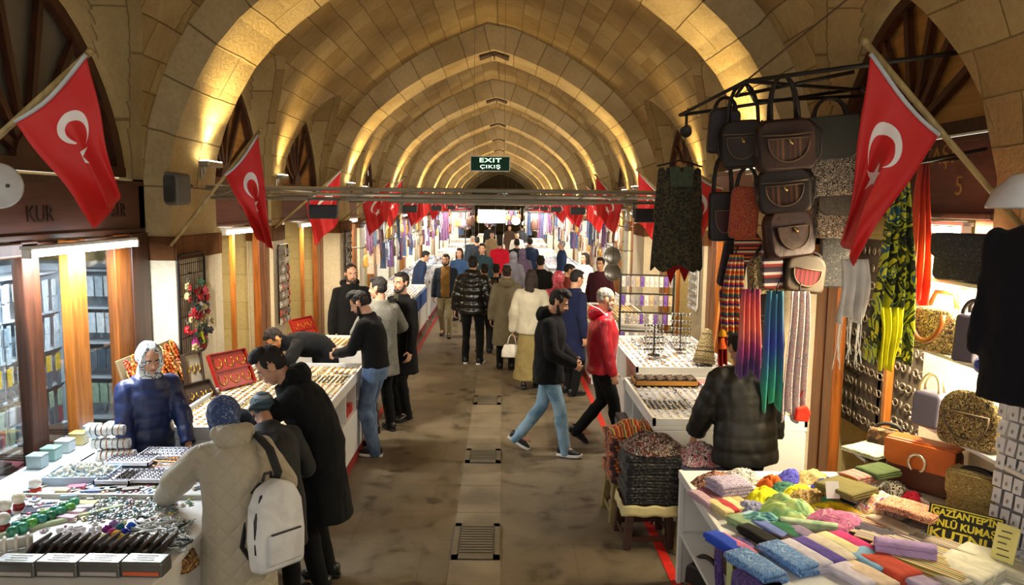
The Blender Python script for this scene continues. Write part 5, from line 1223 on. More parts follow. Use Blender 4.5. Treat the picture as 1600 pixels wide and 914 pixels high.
ST = [stripes(['#c8c2b4', '#8a3a2a', '#d8d2c4', '#2c2a2a', '#c89a4a', '#d8d4c8', '#5a6a3a'], 16, 'X'), stripes(['#d8cc7a', '#8a7a34', '#e0d898', '#b04a2a', '#d8d090', '#3a3020'], 16, 'X'), stripes(['#b8582a', '#2a201c', '#d8c8a0', '#8a2a1c', '#c8b080'], 18, 'X')]
fold(1385, 850, (.16, .46, .05), '', 'long striped folded shawl in white, red and black', rz=40, mat=ST[0]); fold(1418, 868, (.16, .50, .06), '', 'long striped folded shawl beside the lilac roll', rz=40, mat=ST[0]); fold(1436, 886, (.20, .46, .06), '', 'yellow striped folded shawl before the black and yellow sign', rz=40, mat=ST[1])
fold(1364, 842, (.09, .40, .06), '#4a4450', 'slate grey folded shawl right of the mauve cloth', rz=40)
for k in range(4): fold(1422, 800, (.20, .30, .035), '', ['lowest striped cloth of the stack by the shelf', 'second striped cloth up in the stack by the shelf', 'third striped cloth up in the stack by the shelf', 'topmost orange patterned cloth of the stack by the shelf'][k], rz=38, z=TZ+.036*k, layers=2, mat=[ST[2], ST[0], ST[2], mottled(['#b85a34', '#d8a880', '#8a3020', '#e0b890'], 26, tex='SWIRL')][k])
crum(1398, 770, (.24, .18, .09), '', 'black and cream zebra cloth beside the shelf', mat=mottled(['#1a1716', '#d8d0bc', '#1c1a18', '#c8bc9c'], 18, tex='SWIRL')); crum(1425, 782, (.14, .10, .07), '#b8203a', 'crimson cloth tucked by the shelf')
for k in range(3): fold(1322, 768, (.24, .26, .05), '', ['lowest olive cloth of the folded pile at the back', 'middle tan cloth of the folded pile at the back', 'topmost khaki cloth of the folded pile at the back'][k], rz=30, z=TZ+.05*k, mat=cloth(['#5a5434', '#a08a5a', '#6a6238'][k]))
for k, (x, y, c_) in enumerate(((1520, 892, '#d8d4c0'), (1545, 880, '#e0dcc8'), (1570, 896, '#d0ccb4'), (1500, 902, '#dcd8c4'))): fold(x, y, (.12, .26, .06), c_, 'cream folded cloth in the corner below the card wall', rz=35)
fold(1372, 742, (.20, .16, .05), '#4a5a34', 'green pouch with coloured letters on top of the pile', rz=24, z=TZ+.14, name='pouch', cat='pouch'); fold(1342, 750, (.16, .14, .05), '', 'pouch striped in orange, grey and red', rz=24, z=TZ+.12, mat=stripes(['#c06a2a', '#8a8a86', '#b03a4a', '#6a6a68'], 20, 'X'), name='pouch', cat='pouch')
e = MB(); e.box((0, 0, .05), (.08, .004, .10), 0, (R(-20), 0, 0)); o2 = e.build('price_tag', M_WHITE); o2.location = tz(1300, 778, TZ+.09); props(o2, 'small white price tag among the scarves', 'tag')
for k, (x, y, c_, w_) in enumerate(((1330, 905, '#d8d0e0', 'pale lilac folded scarf at the very front of the table'), (1358, 908, '#e0c8b0', 'peach folded scarf at the very front of the table'), (1470, 905, '#d0c8b8', 'oatmeal folded scarf at the front right'), (1420, 910, '#b8a8c8', 'mauve grey folded scarf at the very front of the table'), (1395, 828, '#c8b8a0', 'beige folded scarf under the white ornamented cloth'), (1345, 872, '#d87aa8', 'rose pink folded scarf below the mauve cloth'))): fold(x, y, (.10, .26, .05), c_, w_, rz=26)
for k, (x, y, w_, m_) in enumerate(((1478, 842, 'rust and cream striped shawl beside the black sign', 2), (1462, 852, 'ivory striped shawl before the black sign', 0), (1500, 880, 'golden striped shawl below the black sign', 1), (1330, 812, 'striped shawl peeping out by the floral heap', 2))): fold(x, y, (.12, .40, .035), '', w_, rz=40, mat=ST[m_], layers=2)
for x, y, c_, w_ in ((1285, 778, '#c8b070', 'straw yellow crumpled scarf behind the turquoise one'), (1330, 832, '#c06a98', 'magenta crumpled scarf under the mauve cloth'), (1215, 790, '#a8b43a', 'olive yellow crumpled scarf behind the lime heap'), (1172, 800, '#8a8aa8', 'blue grey crumpled scarf by the lilac stack'), (1345, 775, '#8a4a3a', 'brick red crumpled scarf by the striped pouch')): crum(x, y, (.22, .16, .08), c_, w_)
# scarves hanging over the street edge of the table
def overhang(label, y, w, L, mat, seed, X=1.215):
    def fn(u, v):
        q = u*(L+.14)-.14; yy = (v-.5)*w; rip = .012*math.sin(v*14+seed)
        if q < 0: return Vector((-q, yy, .012))
        return Vector((-.018-rip*min(1, q*6)-.02*math.sin(q*5+seed), yy*(1-.15*q), -q))
    o_ = MB().grid(fn, 24, 16).build('draped_scarf', mat, None, smooth=True, solid=.006); o_.location = (X, y, TZ+.004); return props(o_, label, 'scarf', 'scarves draped over the table edge')
PUR = mottled(['#2a1a5a', '#4a2a8a', '#1c1238', '#6a4aa0', '#3a2470'], 40, tex='NOISE')
overhang('purple sequin scarf hanging over the table edge nearest the camera', 3.50, .20, .60, PUR, 1); overhang('bright violet scarf hanging beside the green one', 3.86, .12, .58, PUR, 2)
overhang('pale green scarf hanging over the table edge', 3.72, .10, .62, mottled(['#9ab46a', '#8aa23a', '#b8c48a'], 6, tex='NOISE'), 3); overhang('black patterned scarf hanging at the front corner', 3.36, .14, .55, mottled(['#181418', '#4a4048', '#241c22', '#8a7a80'], 40), 4)
bag('brown woven bag standing on the lower shelf of the cloth table', (1.45, 4.35, .375), .34, .34, .14, mottled(['#3a1a12', '#1c100c', '#6a3a24'], 26, tex='SWIRL'), strap=0, rz=-75, group='bags under the cloth table')
bag('purple sequin bag standing on the lower shelf of the cloth table', (1.45, 3.9, .375), .30, .30, .14, PUR, strap=0, rz=-75, group='bags under the cloth table')
bag('dark leather bag on the floor beside the cloth table', (1.33, 4.55, .02), .30, .30, .14, L1, strap=.10, pocket=plain('#7a1c14', .5), rz=-60, group='bags under the cloth table')
bag('red and black leather bag on the floor below the purple scarf', (1.36, 4.05, .02), .30, .30, .14, plain('#2a0f10', .5), strap=.10, pocket=plain('#8a1c1c', .5), rz=-60, group='bags under the cloth table')
# ------------------------------------------------------------------ shelves with bags at the right wall
sh = empty('shelf_unit', (2.9, 4.5, 0), 0, 'white shelf unit with a lit back against the right wall', 'shelf')
for z, d_, y0, y1 in ((2.17, .22, 3.75, 4.85), (1.715, .24, 3.7, 4.82), (1.235, .24, 3.7, 4.85), (.82, .34, 3.75, 5.35)):
    box_obj('shelf_board', (-d_/2+.05, (y0+y1)/2-4.5, z), (d_, y1-y0, .025), M_WHITE, sh, .004)
box_obj('back_board', (.06, -.1, 1.5), (.02, 1.5, 1.6), plain('#d9d2bc', .6), sh); box_obj('upright', (.0, -.82, 1.45), (.14, .025, 1.7), M_WHITE, sh)
sh_l = empty('shelf_lamp', (2.86, 4.3, 2.145), 0, 'slim lit strip under the top shelf board', 'lamp'); MB().box((0, 0, 0), (.03, .7, .012)).build('strip', glow((1, .9, .65), 8), sh_l)
lamp_area('shelf_light', (2.80, 4.3, 2.12), (2.85, 4.3, 0), .7, .05, 20, (1, .85, .55)); lamp_area('shelf_light', (2.82, 4.3, 1.68), (2.85, 4.3, 0), .7, .05, 13, (1, .85, .55))
def sbag(lb, p, w, h, d, mat, **k): return bag(lb, p, w, h, d, mat, group='bags on the white shelves', **k)
sbag('dark embroidered clutch bag with gold clasp on the top shelf', (2.78, 4.42, 2.185), .42, .27, .13, mottled(['#1c1b20', '#34323a', '#232128', '#5a5660'], 50, tex='SWIRL'), strap=0, flap=mottled(['#1c1b20', '#34323a', '#232128', '#5a5660'], 50, tex='SWIRL'), rz=-62)
tb = sbag('black and cream embroidered tote with brown handles on the middle shelf', (2.74, 4.66, 1.73), .36, .27, .20, M_EMBR2, strap=.0, rz=-60, top=.10)
for y in (-.09, .07):
    e = MB(); e.tube([(.10*math.cos(math.pi*k/12), -.115-.02*math.sin(math.pi*k/12), .24-.17*math.sin(math.pi*k/12)) for k in range(13)] if y < 0 else [(-.09, .05, .26), (-.06, .07, .36), (.06, .07, .36), (.09, .05, .26)], .016, 8); e.build('handle', plain('#8a4a1c', .4), tb, smooth=True)
sbag('grey violet leather bag end beside the embroidered tote', (2.74, 4.30, 1.73), .13, .28, .20, plain('#4a4250', .4), strap=.10, rz=-60)
sbag('round-topped embroidered bag with bronze piping on the lower shelf', (2.74, 4.22, 1.25), .34, .33, .18, M_EMBR2, strap=.0, rz=-58, top=.14, pocket=M_EMBR2)
sbag('slate coloured bag with cream handles on the lower shelf', (2.72, 4.62, 1.25), .18, .22, .16, plain('#5a566a', .45), strap=.13, smat=plain('#d8c8a0', .5), rz=-60)
fb = sbag('orange flap over dark red leather satchel with a silver horseshoe clasp', (2.70, 4.62, .835), .42, .30, .16, plain('#4a1c14', .4, var=.2), strap=0, flap=plain('#c4601c', .42, var=.15), rz=-52)
e = MB(); e.tube([(.05*math.cos(R(a)), -.105, .19+.055*math.sin(R(a))) for a in range(-60, 241, 20)], .010, 8); e.build('horseshoe_clasp', plain('#d8d0bc', .25, .8), fb, smooth=True)
sbag('leopard patterned brown bag behind the orange satchel', (2.66, 4.98, .835), .26, .28, .14, mottled(['#4a3018', '#2a1a0e', '#6a4a28', '#8a6a40'], 26), strap=.06, rz=-50)
sbag('golden brocade handbag with a grey side at the end of the low shelf', (2.72, 4.12, .835), .26, .28, .16, mottled(['#8a7438', '#a89458', '#6a5626', '#bca86a'], 40, tex='SWIRL', metal=.3), flap=mottled(['#8a7438', '#a89458', '#6a5626', '#bca86a'], 40, tex='SWIRL', metal=.3), strap=.05, rz=-52)
for k in range(6):
    fold(1362, 706, (.30, .26, .028), '', ['lowest brown pouch of the stack on the low shelf', 'second pouch up of the stack on the low shelf', 'third pouch up of the stack on the low shelf', 'fourth pouch up of the stack on the low shelf', 'mustard cloth near the top of the shelf stack', 'topmost white floral cloth of the shelf stack'][k], rz=30, z=.835+.03*k, layers=2, mat=[mottled(['#2a1c14', '#6a5a40', '#3a2a1c'], 30), mottled(['#1c1614', '#8a7a5a', '#3a3028'], 30), mottled(['#3a2214', '#5a4a34', '#221a16'], 26), mottled(['#2a2422', '#7a6a50', '#4a3a2c'], 34), cloth('#c8a040'), mottled(['#d8d0b8', '#b8ae94', '#8a9a78', '#e0dac8'], 22, tex='SWIRL')][k], name='folded_pouch', cat='pouch', group='stack of pouches on the low shelf')
bb = empty('blue_pouch', (2.62, 3.92, 1.735), R(-50), 'shiny blue cloth pouch on the end of the middle shelf', 'pouch')
e = MB()
for k in range(9): e.ell((random.uniform(-.06, .06), random.uniform(-.03, .03), .05+random.uniform(-.015, .03)), (.04, .035, .04))
fuse(e, 'pouch_body', mottled(['#1c2a9a', '#2a4ad0', '#161c6a', '#4a78e0'], 18, tex='SWIRL', rough=.35), bb, .007, 2)
# the sign for kutnu cloth, a plate with raised yellow lettering
sg = empty('cloth_sign', on_y(1446, 872, 3.95)+Vector((0, 0, .11)), 0, 'black sign with yellow letters leaning among the scarves', 'sign'); sg.rotation_euler = (R(-24), 0, R(-42))
box_obj('sign_plate', (.165, 0, .10), (.36, .012, .205), plain('#211d0c', .4), sg, .003)
f = MB()
for z in (.008, .192): f.box((.165, -.008, z), (.335, .006, .006))
for x in (-.0, .33): f.box((x, -.008, .10), (.006, .006, .184))
f.build('sign_border', plain('#e0d24a', .5), sg)
YEL = plain('#ecdc3c', .5, var=.03)
for s, z, sz in (("GAZİANTEP'İN", .162, .050), ('ÜNLÜ KUMAŞI', .105, .054), ('KUTNU', .045, .072)): text_obj('sign_lettering', s, sz, YEL, sg, (.165, -.008, z), (R(90), 0, 0), bold=.0016, sx=.92 if sz < .06 else 1.3)
pp = empty('handwritten_card', on_y(1562, 888, 3.58), 0, 'pale yellow card with rows of handwriting beside the black sign', 'card'); pp.rotation_euler = (R(-14), 0, R(-62))
box_obj('card_sheet', (0, 0, .11), (.11, .004, .22), plain('#e4dc8a', .7), pp, 0)
e = MB()
for k in range(6): e.box((random.uniform(-.015, .015), -.004, .035+k*.03), (random.uniform(.04, .07), .002, .006), 0, (0, R(-4), 0))
e.build('handwriting', plain('#5a5434', .7), pp)
# wall of white earring cards
ew = empty('card_stand', (2.77, 3.66, .62), R(-78), 'tall grey stand holding rows of white earring cards at the right edge', 'stand')
box_obj('panel', (0, .03, .52), (.62, .02, 1.06), plain('#8a8a90', .6), ew); box_obj('base_board', (0, 0, 0), (.64, .12, .03), M_PALEWOOD, ew)
e = MB(); e.box((0, 0, 0), (.052, .003, .078), 0); cm = e.mesh('earring_card', plain('#d6d8de', .55, var=.03)); e = MB(); e.ell((0, -.006, -.008), (.008, .004, .011), None, 8, 5); gm = e.mesh('earring', plain('#8a8684', .3, .7))
for r_ in range(11):
    for c_ in range(9):
        o_ = bpy.data.objects.new('earring_card', cm); COL.objects.link(o_); M_ = ew.matrix_basis
        lp = Vector((-.27+.068*c_+random.uniform(-.004, .004), -.008-.012*(r_ % 2), .07+.095*r_)); o_.location = Matrix.LocRotScale(ew.location, ew.rotation_euler, None) @ lp
        o_.rotation_euler = (R(random.uniform(-12, -2)), R(random.uniform(-5, 5)), R(-78)); props(o_, 'white earring card hanging on the tall grey stand', 'card', 'earring cards on the right stand')
        q = bpy.data.objects.new('earring', gm); COL.objects.link(q); q.parent = o_
# black jacket hanging at the right edge
bj = empty('hanging_jacket', on_x(1618, 350, 2.42), R(-60), 'black jacket with a pink embroidered edge hanging at the right edge', 'jacket')
e = MB(); 
for z, rx, ry in (): pass
e.rings([[Vector((rx*math.cos(t), ry*math.sin(t), z)) for t in (2*math.pi*j/20 for j in range(20))] for z, rx, ry in ((-.84, .20, .07), (-.5, .19, .08), (-.2, .19, .09), (-.06, .17, .07), (.0, .06, .04))])
for sx in (-1, 1): e.cap((sx*.16, 0, -.07), .05, (sx*.22, 0, -.6), .04)
fuse(e, 'jacket_body', cloth('#0f1018', .9, .4), bj, .012, 4, .012, 9)
e = MB(); e.tube([(.19, -.06, -.3), (.2, -.07, -.5), (.2, -.06, -.72)], .03, 8, flat=.4); e.build('embroidered_edge', mottled(['#b8204a', '#2a6a6a', '#d05a80', '#16161c'], 30, tex='CHECK'), bj)
e = MB(); e.tube([(0, 0, -.02), (0, 0, .06), (.02, 0, .09), (.04, 0, .07)], .005, 6); e.build('hanger_hook', M_IRON, bj, smooth=True)
# white shade lamps at both edges
for lb, p in (('white hanging lamp shade at the right edge behind the flag pole', on_x(1600, 310, 2.5)),):
    o2 = empty('lamp_shade', p, 0, lb, 'lamp'); e = MB(); e.lathe([(.01, .12), (.06, .11), (.13, .04), (.16, -.04), (.155, -.05), (.12, .03), (.02, .09)], (0, 0, 0), 24); e.build('shade', plain('#cfd0d2', .4), o2, smooth=True)
    e = MB(); e.tube([(0, 0, .11), (0, 0, .5)], .006, 6); e.build('cord', M_IRON, o2)
# glass front with hanging bracelets behind the right shelf
for (x0, x1, y0, y1, Yd) in ((1322, 1372, 520, 690, 5.9), (1385, 1440, 500, 700, 5.5)):
    a = on_x(x0, y1, 3.25); b2 = on_x(x1, y0, 3.25); yc = (a.y+b2.y)/2
    o2 = empty('bracelet_display', (3.22, yc, 1.5), 0, 'grey panel of hanging bracelets behind the shop post, %s one' % ('far' if x0 < 1350 else 'near'), 'display')
    box_obj('panel', (.02, 0, 0), (.02, .75, 1.7), plain('#5a5044', .7), o2)
    tm = MB().tube([(0, .03*math.cos(2*math.pi*k/12), .03*math.sin(2*math.pi*k/12)) for k in range(13)], .007, 6).mesh('bracelet', plain('#a89a88', .3, .6), True)
    for r_ in range(11):
        for c_ in range(8):
            q = bpy.data.objects.new('bracelet', tm); COL.objects.link(q); q.parent = o2; q.location = (-.005, -.32+.09*c_, -.75+.15*r_); q.rotation_euler = (R(random.uniform(-20, 20)), 0, R(random.uniform(-25, 25)))
# ------------------------------------------------------------------ stools stacked with cloth
def stool(p, mat, label, rz=0, w=.36, h=.36):
    o = empty('plastic_stool', p, R(rz), label, 'stool', 'plastic stools under the cloth stacks')
    box_obj('seat', (0, 0, h-.012), (w, w, .025), mat, o, .01)
    for sx in (-1, 1):
        for sy in (-1, 1):
            e = MB(); e.rings([[Vector((sx*x+a*.028, sy*x+b2*.028, z)) for a, b2 in ((-1, -1), (1, -1), (1, 1), (-1, 1))] for z, x in ((0, w/2-.005), (h-.03, w/2-.035))]); e.build('leg', mat, o, bevel=.006)
    for k in range(4):
        e = MB(); M_ = Matrix.Rotation(math.pi/2*k, 3, 'Z')
        pts = [(-.14, 0), (-.14, -.02), (-.12, -.09), (-.06, -.06), (0, -.05), (.06, -.06), (.12, -.09), (.14, -.02), (.14, 0)]
        e.prism(pts, M_ @ Vector((0, -w/2+.02, h-.02)), M_ @ Vector((1, 0, 0)), (0, 0, 1), .008); e.prism([(-.15, .02), (.15, .02), (.14, .06), (-.14, .06)], M_ @ Vector((0, -w/2+.003, .04)), M_ @ Vector((1, 0, 0)), (0, 0, 1), .008); e.build('apron', mat, o, recalc=True)
    return o
P_BR = plain('#3a2115', .45); P_TN = plain('#7c6c40', .45)
stool((1.14, 5.70, 0), P_BR, 'dark brown plastic stool under the black sequin stack', 4); stool((1.52, 5.62, 0), P_TN, 'olive plastic stool between the brown stool and the white table', 2); stool((1.10, 6.18, 0), P_TN, 'olive plastic stool under the orange striped stack', 3)
BS = mottled(['#0d0c0e', '#141216', '#0d0c0e', '#5a5450', '#17141a', '#0e0d10'], 90); OR = stripes(['#b4401a', '#d8902a', '#7a1c1c', '#c8641c', '#3a5a4a', '#d8a83a', '#8a2014'], 12, 'X')
OW = mottled(['#8a3214', '#b85a24', '#4a1a10', '#c87a3a', '#2a140e'], 40)
for k in range(8):
    folded(['lowest', 'second', 'third', 'fourth', 'fifth', 'sixth', 'seventh', 'topmost'][k]+' black sequin cloth in the stack on the brown stool', (1.16+random.uniform(-.01, .01), 5.66+random.uniform(-.01, .01), .362+.047*k), (.42, .36, .046), BS, random.uniform(-4, 4), 2, 'black sequin cloths on the brown stool', k, 'folded_cloth', 'cloth')
crumple('dark red and gold embroidered cloth draped on top of the black stack', (1.18, 5.70, .740), (.48, .46, .14), mottled(['#0c0a0b', '#8a1a1a', '#0e0b0c', '#120c0c', '#c8bcae', '#0c0a0a', '#6a3a1c'], 20, tex='SWIRL'), 8, 40, 'cloths on top of the stool stacks', 'draped_cloth', 'cloth')
for k in range(7):
    folded(['lowest', 'second', 'third', 'fourth', 'fifth', 'sixth', 'topmost'][k]+' rust coloured woven cloth in the stack on the far stool', (1.10+random.uniform(-.01, .01), 6.14, .362+.053*k), (.40, .40, .052), OW, random.uniform(-5, 5), 2, 'rust cloths on the far stool', 20+k, 'folded_cloth', 'cloth')
crumple('orange cloth striped in gold, red and green on top of the rust stack', (1.12, 6.14, .735), (.42, .42, .14), OR, 4, 43, 'cloths on top of the stool stacks', 'draped_cloth', 'cloth', .4)
PB = stripes(['#2a2438', '#8a84a0', '#1c1828', '#5a5470', '#b8b4c8', '#221c30'], 40, 'Z')
for k in range(7):
    folded(['lowest', 'second', 'third', 'fourth', 'fifth', 'sixth', 'topmost'][k]+' violet grey striped cloth in the stack on the near olive stool', (1.53+random.uniform(-.01, .01), 5.60, .362+.045*k), (.34, .36, .044), PB, random.uniform(-4, 4), 2, 'violet grey cloths on the olive stool', 40+k, 'folded_cloth', 'cloth')
crumple('pink, white and black scarf heap on top of the violet grey stack', (1.53, 5.60, .68), (.38, .38, .17), mottled(['#c87a90', '#e0d8d0', '#1c1818', '#d8a8b0', '#a82a3a', '#e8e0d4'], 12, tex='SWIRL'), 10, 47, 'cloths on top of the stool stacks', 'draped_cloth', 'cloth')
def fn(u, v):
    x = (u-.5)*.44; q = (v-.5)*.40; return Vector((x, q, -.0)) if False else Vector((x, q, .0))
e = MB()
def skirt(u, v):
    a = u*2*math.pi; k = 1+.0*v; c_, s_ = math.cos(a), math.sin(a); m_ = max(abs(c_), abs(s_)); return Vector((c_/m_*.222*(1+.05*v), s_/m_*.195*(1+.05*v), -.08*v+.006*math.sin(u*60)))
e.grid(skirt, 60, 4); o2 = e.build('cloth_skirt', cloth('#c8bc8a'), None, smooth=True, solid=.004); o2.location = (1.16, 5.66, .362); props(o2, 'pale yellow cloth frill around the seat of the brown stool', 'cloth')

o2 = empty('round_sign', on_x(-4, 290, -2.95), R(20), 'white round sign with a dark dot at the left edge above the tube lamp', 'sign')
MB().lathe([(.001, .012), (.125, .012), (.135, 0), (.125, -.012), (.001, -.012)], (0, 0, 0), 28, 0, Matrix.Rotation(R(90), 3, 'X')).build('sign_disc', plain('#c4c6c6', .45), o2, smooth=True)
MB().lathe([(.001, .003), (.012, .003), (.012, -.003), (.001, -.003)], (.055, -.016, .0), 10, 0, Matrix.Rotation(R(90), 3, 'X')).build('dot', plain('#2a2a2c', .5), o2); MB().tube([(0, .01, .0), (-.28, .01, 0)], .012, 6).build('wall_bracket', M_IRON, o2)
# ------------------------------------------------------------------ near left stall: trinket counter
CZ = .85
ct = empty('trinket_counter', (-2.22, 4.22, 0), 0, 'white trinket counter crowded with charms at the near left', 'counter')
box_obj('counter_top', (0, 0, CZ-.02), (1.26, 1.9, .04), M_WHITE, ct, .006)
for sx in (-.6, .6): box_obj('side_panel', (sx, 0, (CZ-.04)/2), (.03, 1.84, CZ-.04), M_WHITE, ct, .004)
box_obj('front_panel', (0, -.9, (CZ-.04)/2), (1.2, .03, CZ-.04), M_WHITE, ct, .004); box_obj('divider_strip', (.0, .12, CZ+.012), (1.2, .02, .03), plain('#b8b8b0', .4), ct, .003)
def lz(x, y, z=CZ): v = on_z(x, y, z); return Vector((v.x, v.y, z))
def place(mesh, name, p, rot=(0, 0, 0), label=None, cat=None, group=None, sc=1.0, parent=None, mat=None):
    o = bpy.data.objects.new(name, mesh); COL.objects.link(o); o.location = p; o.rotation_euler = rot; o.scale = (sc,)*3
    if parent: o.parent = parent
    if mat: recolor(o, mat)
    return props(o, label, cat, group)
SILVER = plain('#b9b8b4', .25, .9, var=.1); GOLD = plain('#c89a3c', .3, .85, var=.15); RGOLD = plain('#b87a4a', .3, .8, var=.1)
def ring_mesh(gem):
    e = MB(); e.tube([(.010*math.cos(2*math.pi*k/12), 0, .010+.010*math.sin(2*math.pi*k/12)) for k in range(13)], .0022, 5); e.ell((0, 0, .022), (.0055, .0045, .004), None, 8, 5, 1)
    return e.mesh('ring', [SILVER, gem], True)
RINGS = [ring_mesh(plain('#2a1418', .2)), ring_mesh(plain('#5a1a24', .2)), ring_mesh(plain('#1a1c2c', .2)), ring_mesh(plain('#3c2a4c', .2))]
def tray(label, c, w, d, h, mat, pad, rz=0, group='display trays', cat='tray', name='display_tray', rot=None, cols=0, rows=0):
    o = empty(name, c, R(rz), label, cat, group, rot=rot); e = MB(); t = .008
    e.box((0, 0, .004), (w, d, .008))
    for s in (-1, 1): e.box((s*(w/2-t/2), 0, h/2), (t, d, h)); e.box((0, s*(d/2-t/2), h/2), (w, t, h))
    e.build('tray_body', mat, o)
    e = MB(); e.box((0, 0, h*.5), (w-2*t, d-2*t, h*.25))
    e.build('pad', pad, o)
    for i in range(1, cols): box_obj('divider', (-w/2+w*i/cols, 0, h*.55), (.006, d-.01, h*.9), mat, o, 0)
    for i in range(1, rows): box_obj('divider', (0, -d/2+d*i/rows, h*.55), (w-.01, .006, h*.9), mat, o, 0)
    return o
PADW = plain('#cfd0dc', .8, var=.03); PADC = plain('#e0d9c0', .8, var=.05)
# ring trays
yb = lz(250, 762).y
for i, (px, py, w, nx, ny) in enumerate(((262, 712, .34, 11, 6), (207, 722, .30, 9, 6), (232, 748, .36, 11, 6), (292, 740, .26, 7, 6), (186, 750, .22, 6, 5))):
    c = lz(px, py, CZ+.015); d = .19
    t_ = tray(['pale tray of rings, far middle of the trinket counter', 'pale tray of rings beside the bracelet rolls', 'pale tray of rings, nearer middle of the trinket counter', 'pale tray of rings beside the beige coat', 'small pale tray of rings beside the white shell box'][i], c, w, d, .03, PADW, PADW, 0)
    for r_ in range(ny):
        for k in range(nx):
            if i == 0 and 2 < k < 9 and r_ > 0 and r_ % 2: continue
            place(RINGS[(r_+i) % 4], 'ring', (c.x-w/2+.02+(w-.04)*k/(nx-1), c.y-d/2+.022+(d-.044)*r_/(ny-1), c.z+.016), (R(-15), 0, R(random.uniform(-12, 12))), 'silver finger ring with dark stone standing in a pale tray', 'ring', 'rings in the pale trays', 1.0)
CHAIN = MB(); CHAIN.tube([(-.06+.12*k/16, .004*math.sin(k*2.1), .003) for k in range(17)], .004, 5); CHM = CHAIN.mesh('bracelet', RGOLD, True)
for k in range(12): place(CHM, 'bracelet', lz(262+random.uniform(-14, 24), 722+random.uniform(-8, 8), CZ+.034), (0, 0, R(random.uniform(-8, 8))), 'copper chain bracelet laid out over the ring tray', 'bracelet', 'copper bracelets on the ring tray')
# bracelet roll stand
bs = empty('bracelet_stand', lz(166, 716), R(-20), 'white stand with three padded rolls carrying silver bracelets', 'stand')
MB().tube([(0, 0, 0), (0, 0, .20)], .012, 8).build('post', M_WHITE, bs); MB().lathe([(.07, 0), (.07, .01), (.02, .016), (.01, .016)], (0, 0, 0), 20).build('foot', M_WHITE, bs, smooth=True)
for k, (x, z) in enumerate(((.0, .20), (.04, .11), (.085, .035))):
    e = MB(); e.tube([(x-.10, -.05, z), (x+.12, .05, z)], .034, 18, cap=False); e.tube([(x-.10, -.05, z), (x+.12, .05, z)], .022, 18, cap=False); e.build('padded_roll', plain('#cfcfcc', .6), bs, smooth=True, solid=.003)
    for j in range(6):
        f_ = .12+.76*j/5; q = Vector((x-.10+.22*f_, -.05+.10*f_, z)); e = MB(); ax = Vector((.22, .10, 0)).normalized(); a2 = Vector((0, 0, 1)); b2 = ax.cross(a2)
        e.tube([q+.037*(math.cos(2*math.pi*n/16)*a2+math.sin(2*math.pi*n/16)*b2) for n in range(17)], .004, 5); e.build('bracelet', [SILVER, plain('#3c3a3c', .3, .5), RGOLD][j % 3 if k < 2 else 2], bs, smooth=True)
# box of white shells
sb = empty('shell_box', lz(130, 748), R(4), 'pale blue box heaped with small white shells', 'box')
e = MB(); W_, D_2 = .38, .22
e.box((0, 0, .006), (W_, D_2, .012))
for s in (-1, 1): e.box((s*W_/2, 0, .025), (.008, D_2, .05)); e.box((0, s*D_2/2, .025), (W_, .008, .05))
e.build('box_body', plain('#9cb4c8', .5), sb)
SHELL = MB(); SHELL.ell((0, 0, 0), (.016, .011, .009), None, 8, 5); SHM = SHELL.mesh('shell', plain('#d2d4c8', .4, var=.05), True)
for k in range(150):
    x = random.uniform(-.5, .5); y = random.uniform(-.5, .5); hh = .075*(1-max(abs(2*x), abs(2*y))**2)
    place(SHM, 'shell', sb.location+Vector((x*.35, y*.19, .03+hh*random.uniform(.6, 1))), (random.random()*3, random.random()*3, random.random()*3), 'small white shell lying in the pale blue box', 'shell', 'white shells in the box', random.uniform(.8, 1.3))
# silver and turquoise charms scattered on white
CH = []
for c_ in ('#c0c2c2', '#8fa8a0', '#5a7a86', '#d4d6d2', '#9a9a98'):
    e = MB(); e.lathe([(.001, .004), (.010, .003), (.012, 0), (.009, -.002)], (0, 0, .004), 8); e.tube([(.012, 0, .004), (.018, .002, .006), (.024, 0, .004)], .002, 4); CH.append(e.mesh('charm', plain(c_, .25, .5, var=.1), True))
for k in range(225):
    px = random.uniform(140, 275); py = random.uniform(776, 812); py += (px-200)*-.05
    place(random.choice(CH), 'charm', lz(px, py, CZ+.002+random.random()*.008), (random.uniform(-.4, .4), random.uniform(-.4, .4), random.random()*6), 'tiny silver or turquoise charm scattered in the middle of the trinket counter', 'charm', 'charms scattered on the counter', random.uniform(.8, 1.4))
for k in range(70):
    place(random.choice(CH), 'charm', lz(random.uniform(215, 300), random.uniform(812, 852), CZ+.002+random.random()*.01), (random.uniform(-.4, .4), random.uniform(-.4, .4), random.random()*6), 'tiny silver or turquoise charm scattered in the middle of the trinket counter', 'charm', 'charms scattered on the counter', random.uniform(.8, 1.4))
BR = []
for c_ in ('#c8b0c0', '#d8d8d4', '#8aa0b8', '#c8c070', '#b0c8c0', '#d8c8b0', '#6a8a6a', '#b87a8a'):
    e = MB(); e.prism([(.016*math.cos(a*1.047)*(1 if a % 2 else .6), .016*math.sin(a*1.047)*(1 if a % 2 else .6)) for a in range(6)], (0, 0, 0), (1, 0, 0), (0, 1, 0), .006); e.ell((0, 0, .007), (.007, .007, .005), None, 8, 5); BR.append(e.mesh('brooch', plain(c_, .3, var=.15, vs=40)))
for k in range(190):
    x = random.uniform(-2.80, -1.75); y = random.uniform(3.85, 4.95)
    place(random.choice(BR), 'brooch', (x, y, CZ+.004), (random.uniform(-.2, .2), random.uniform(-.2, .2), random.random()*6), 'small flower brooch lying among the trinkets on the near left counter', 'brooch', 'flower brooches on the counter', random.uniform(.8, 1.5))
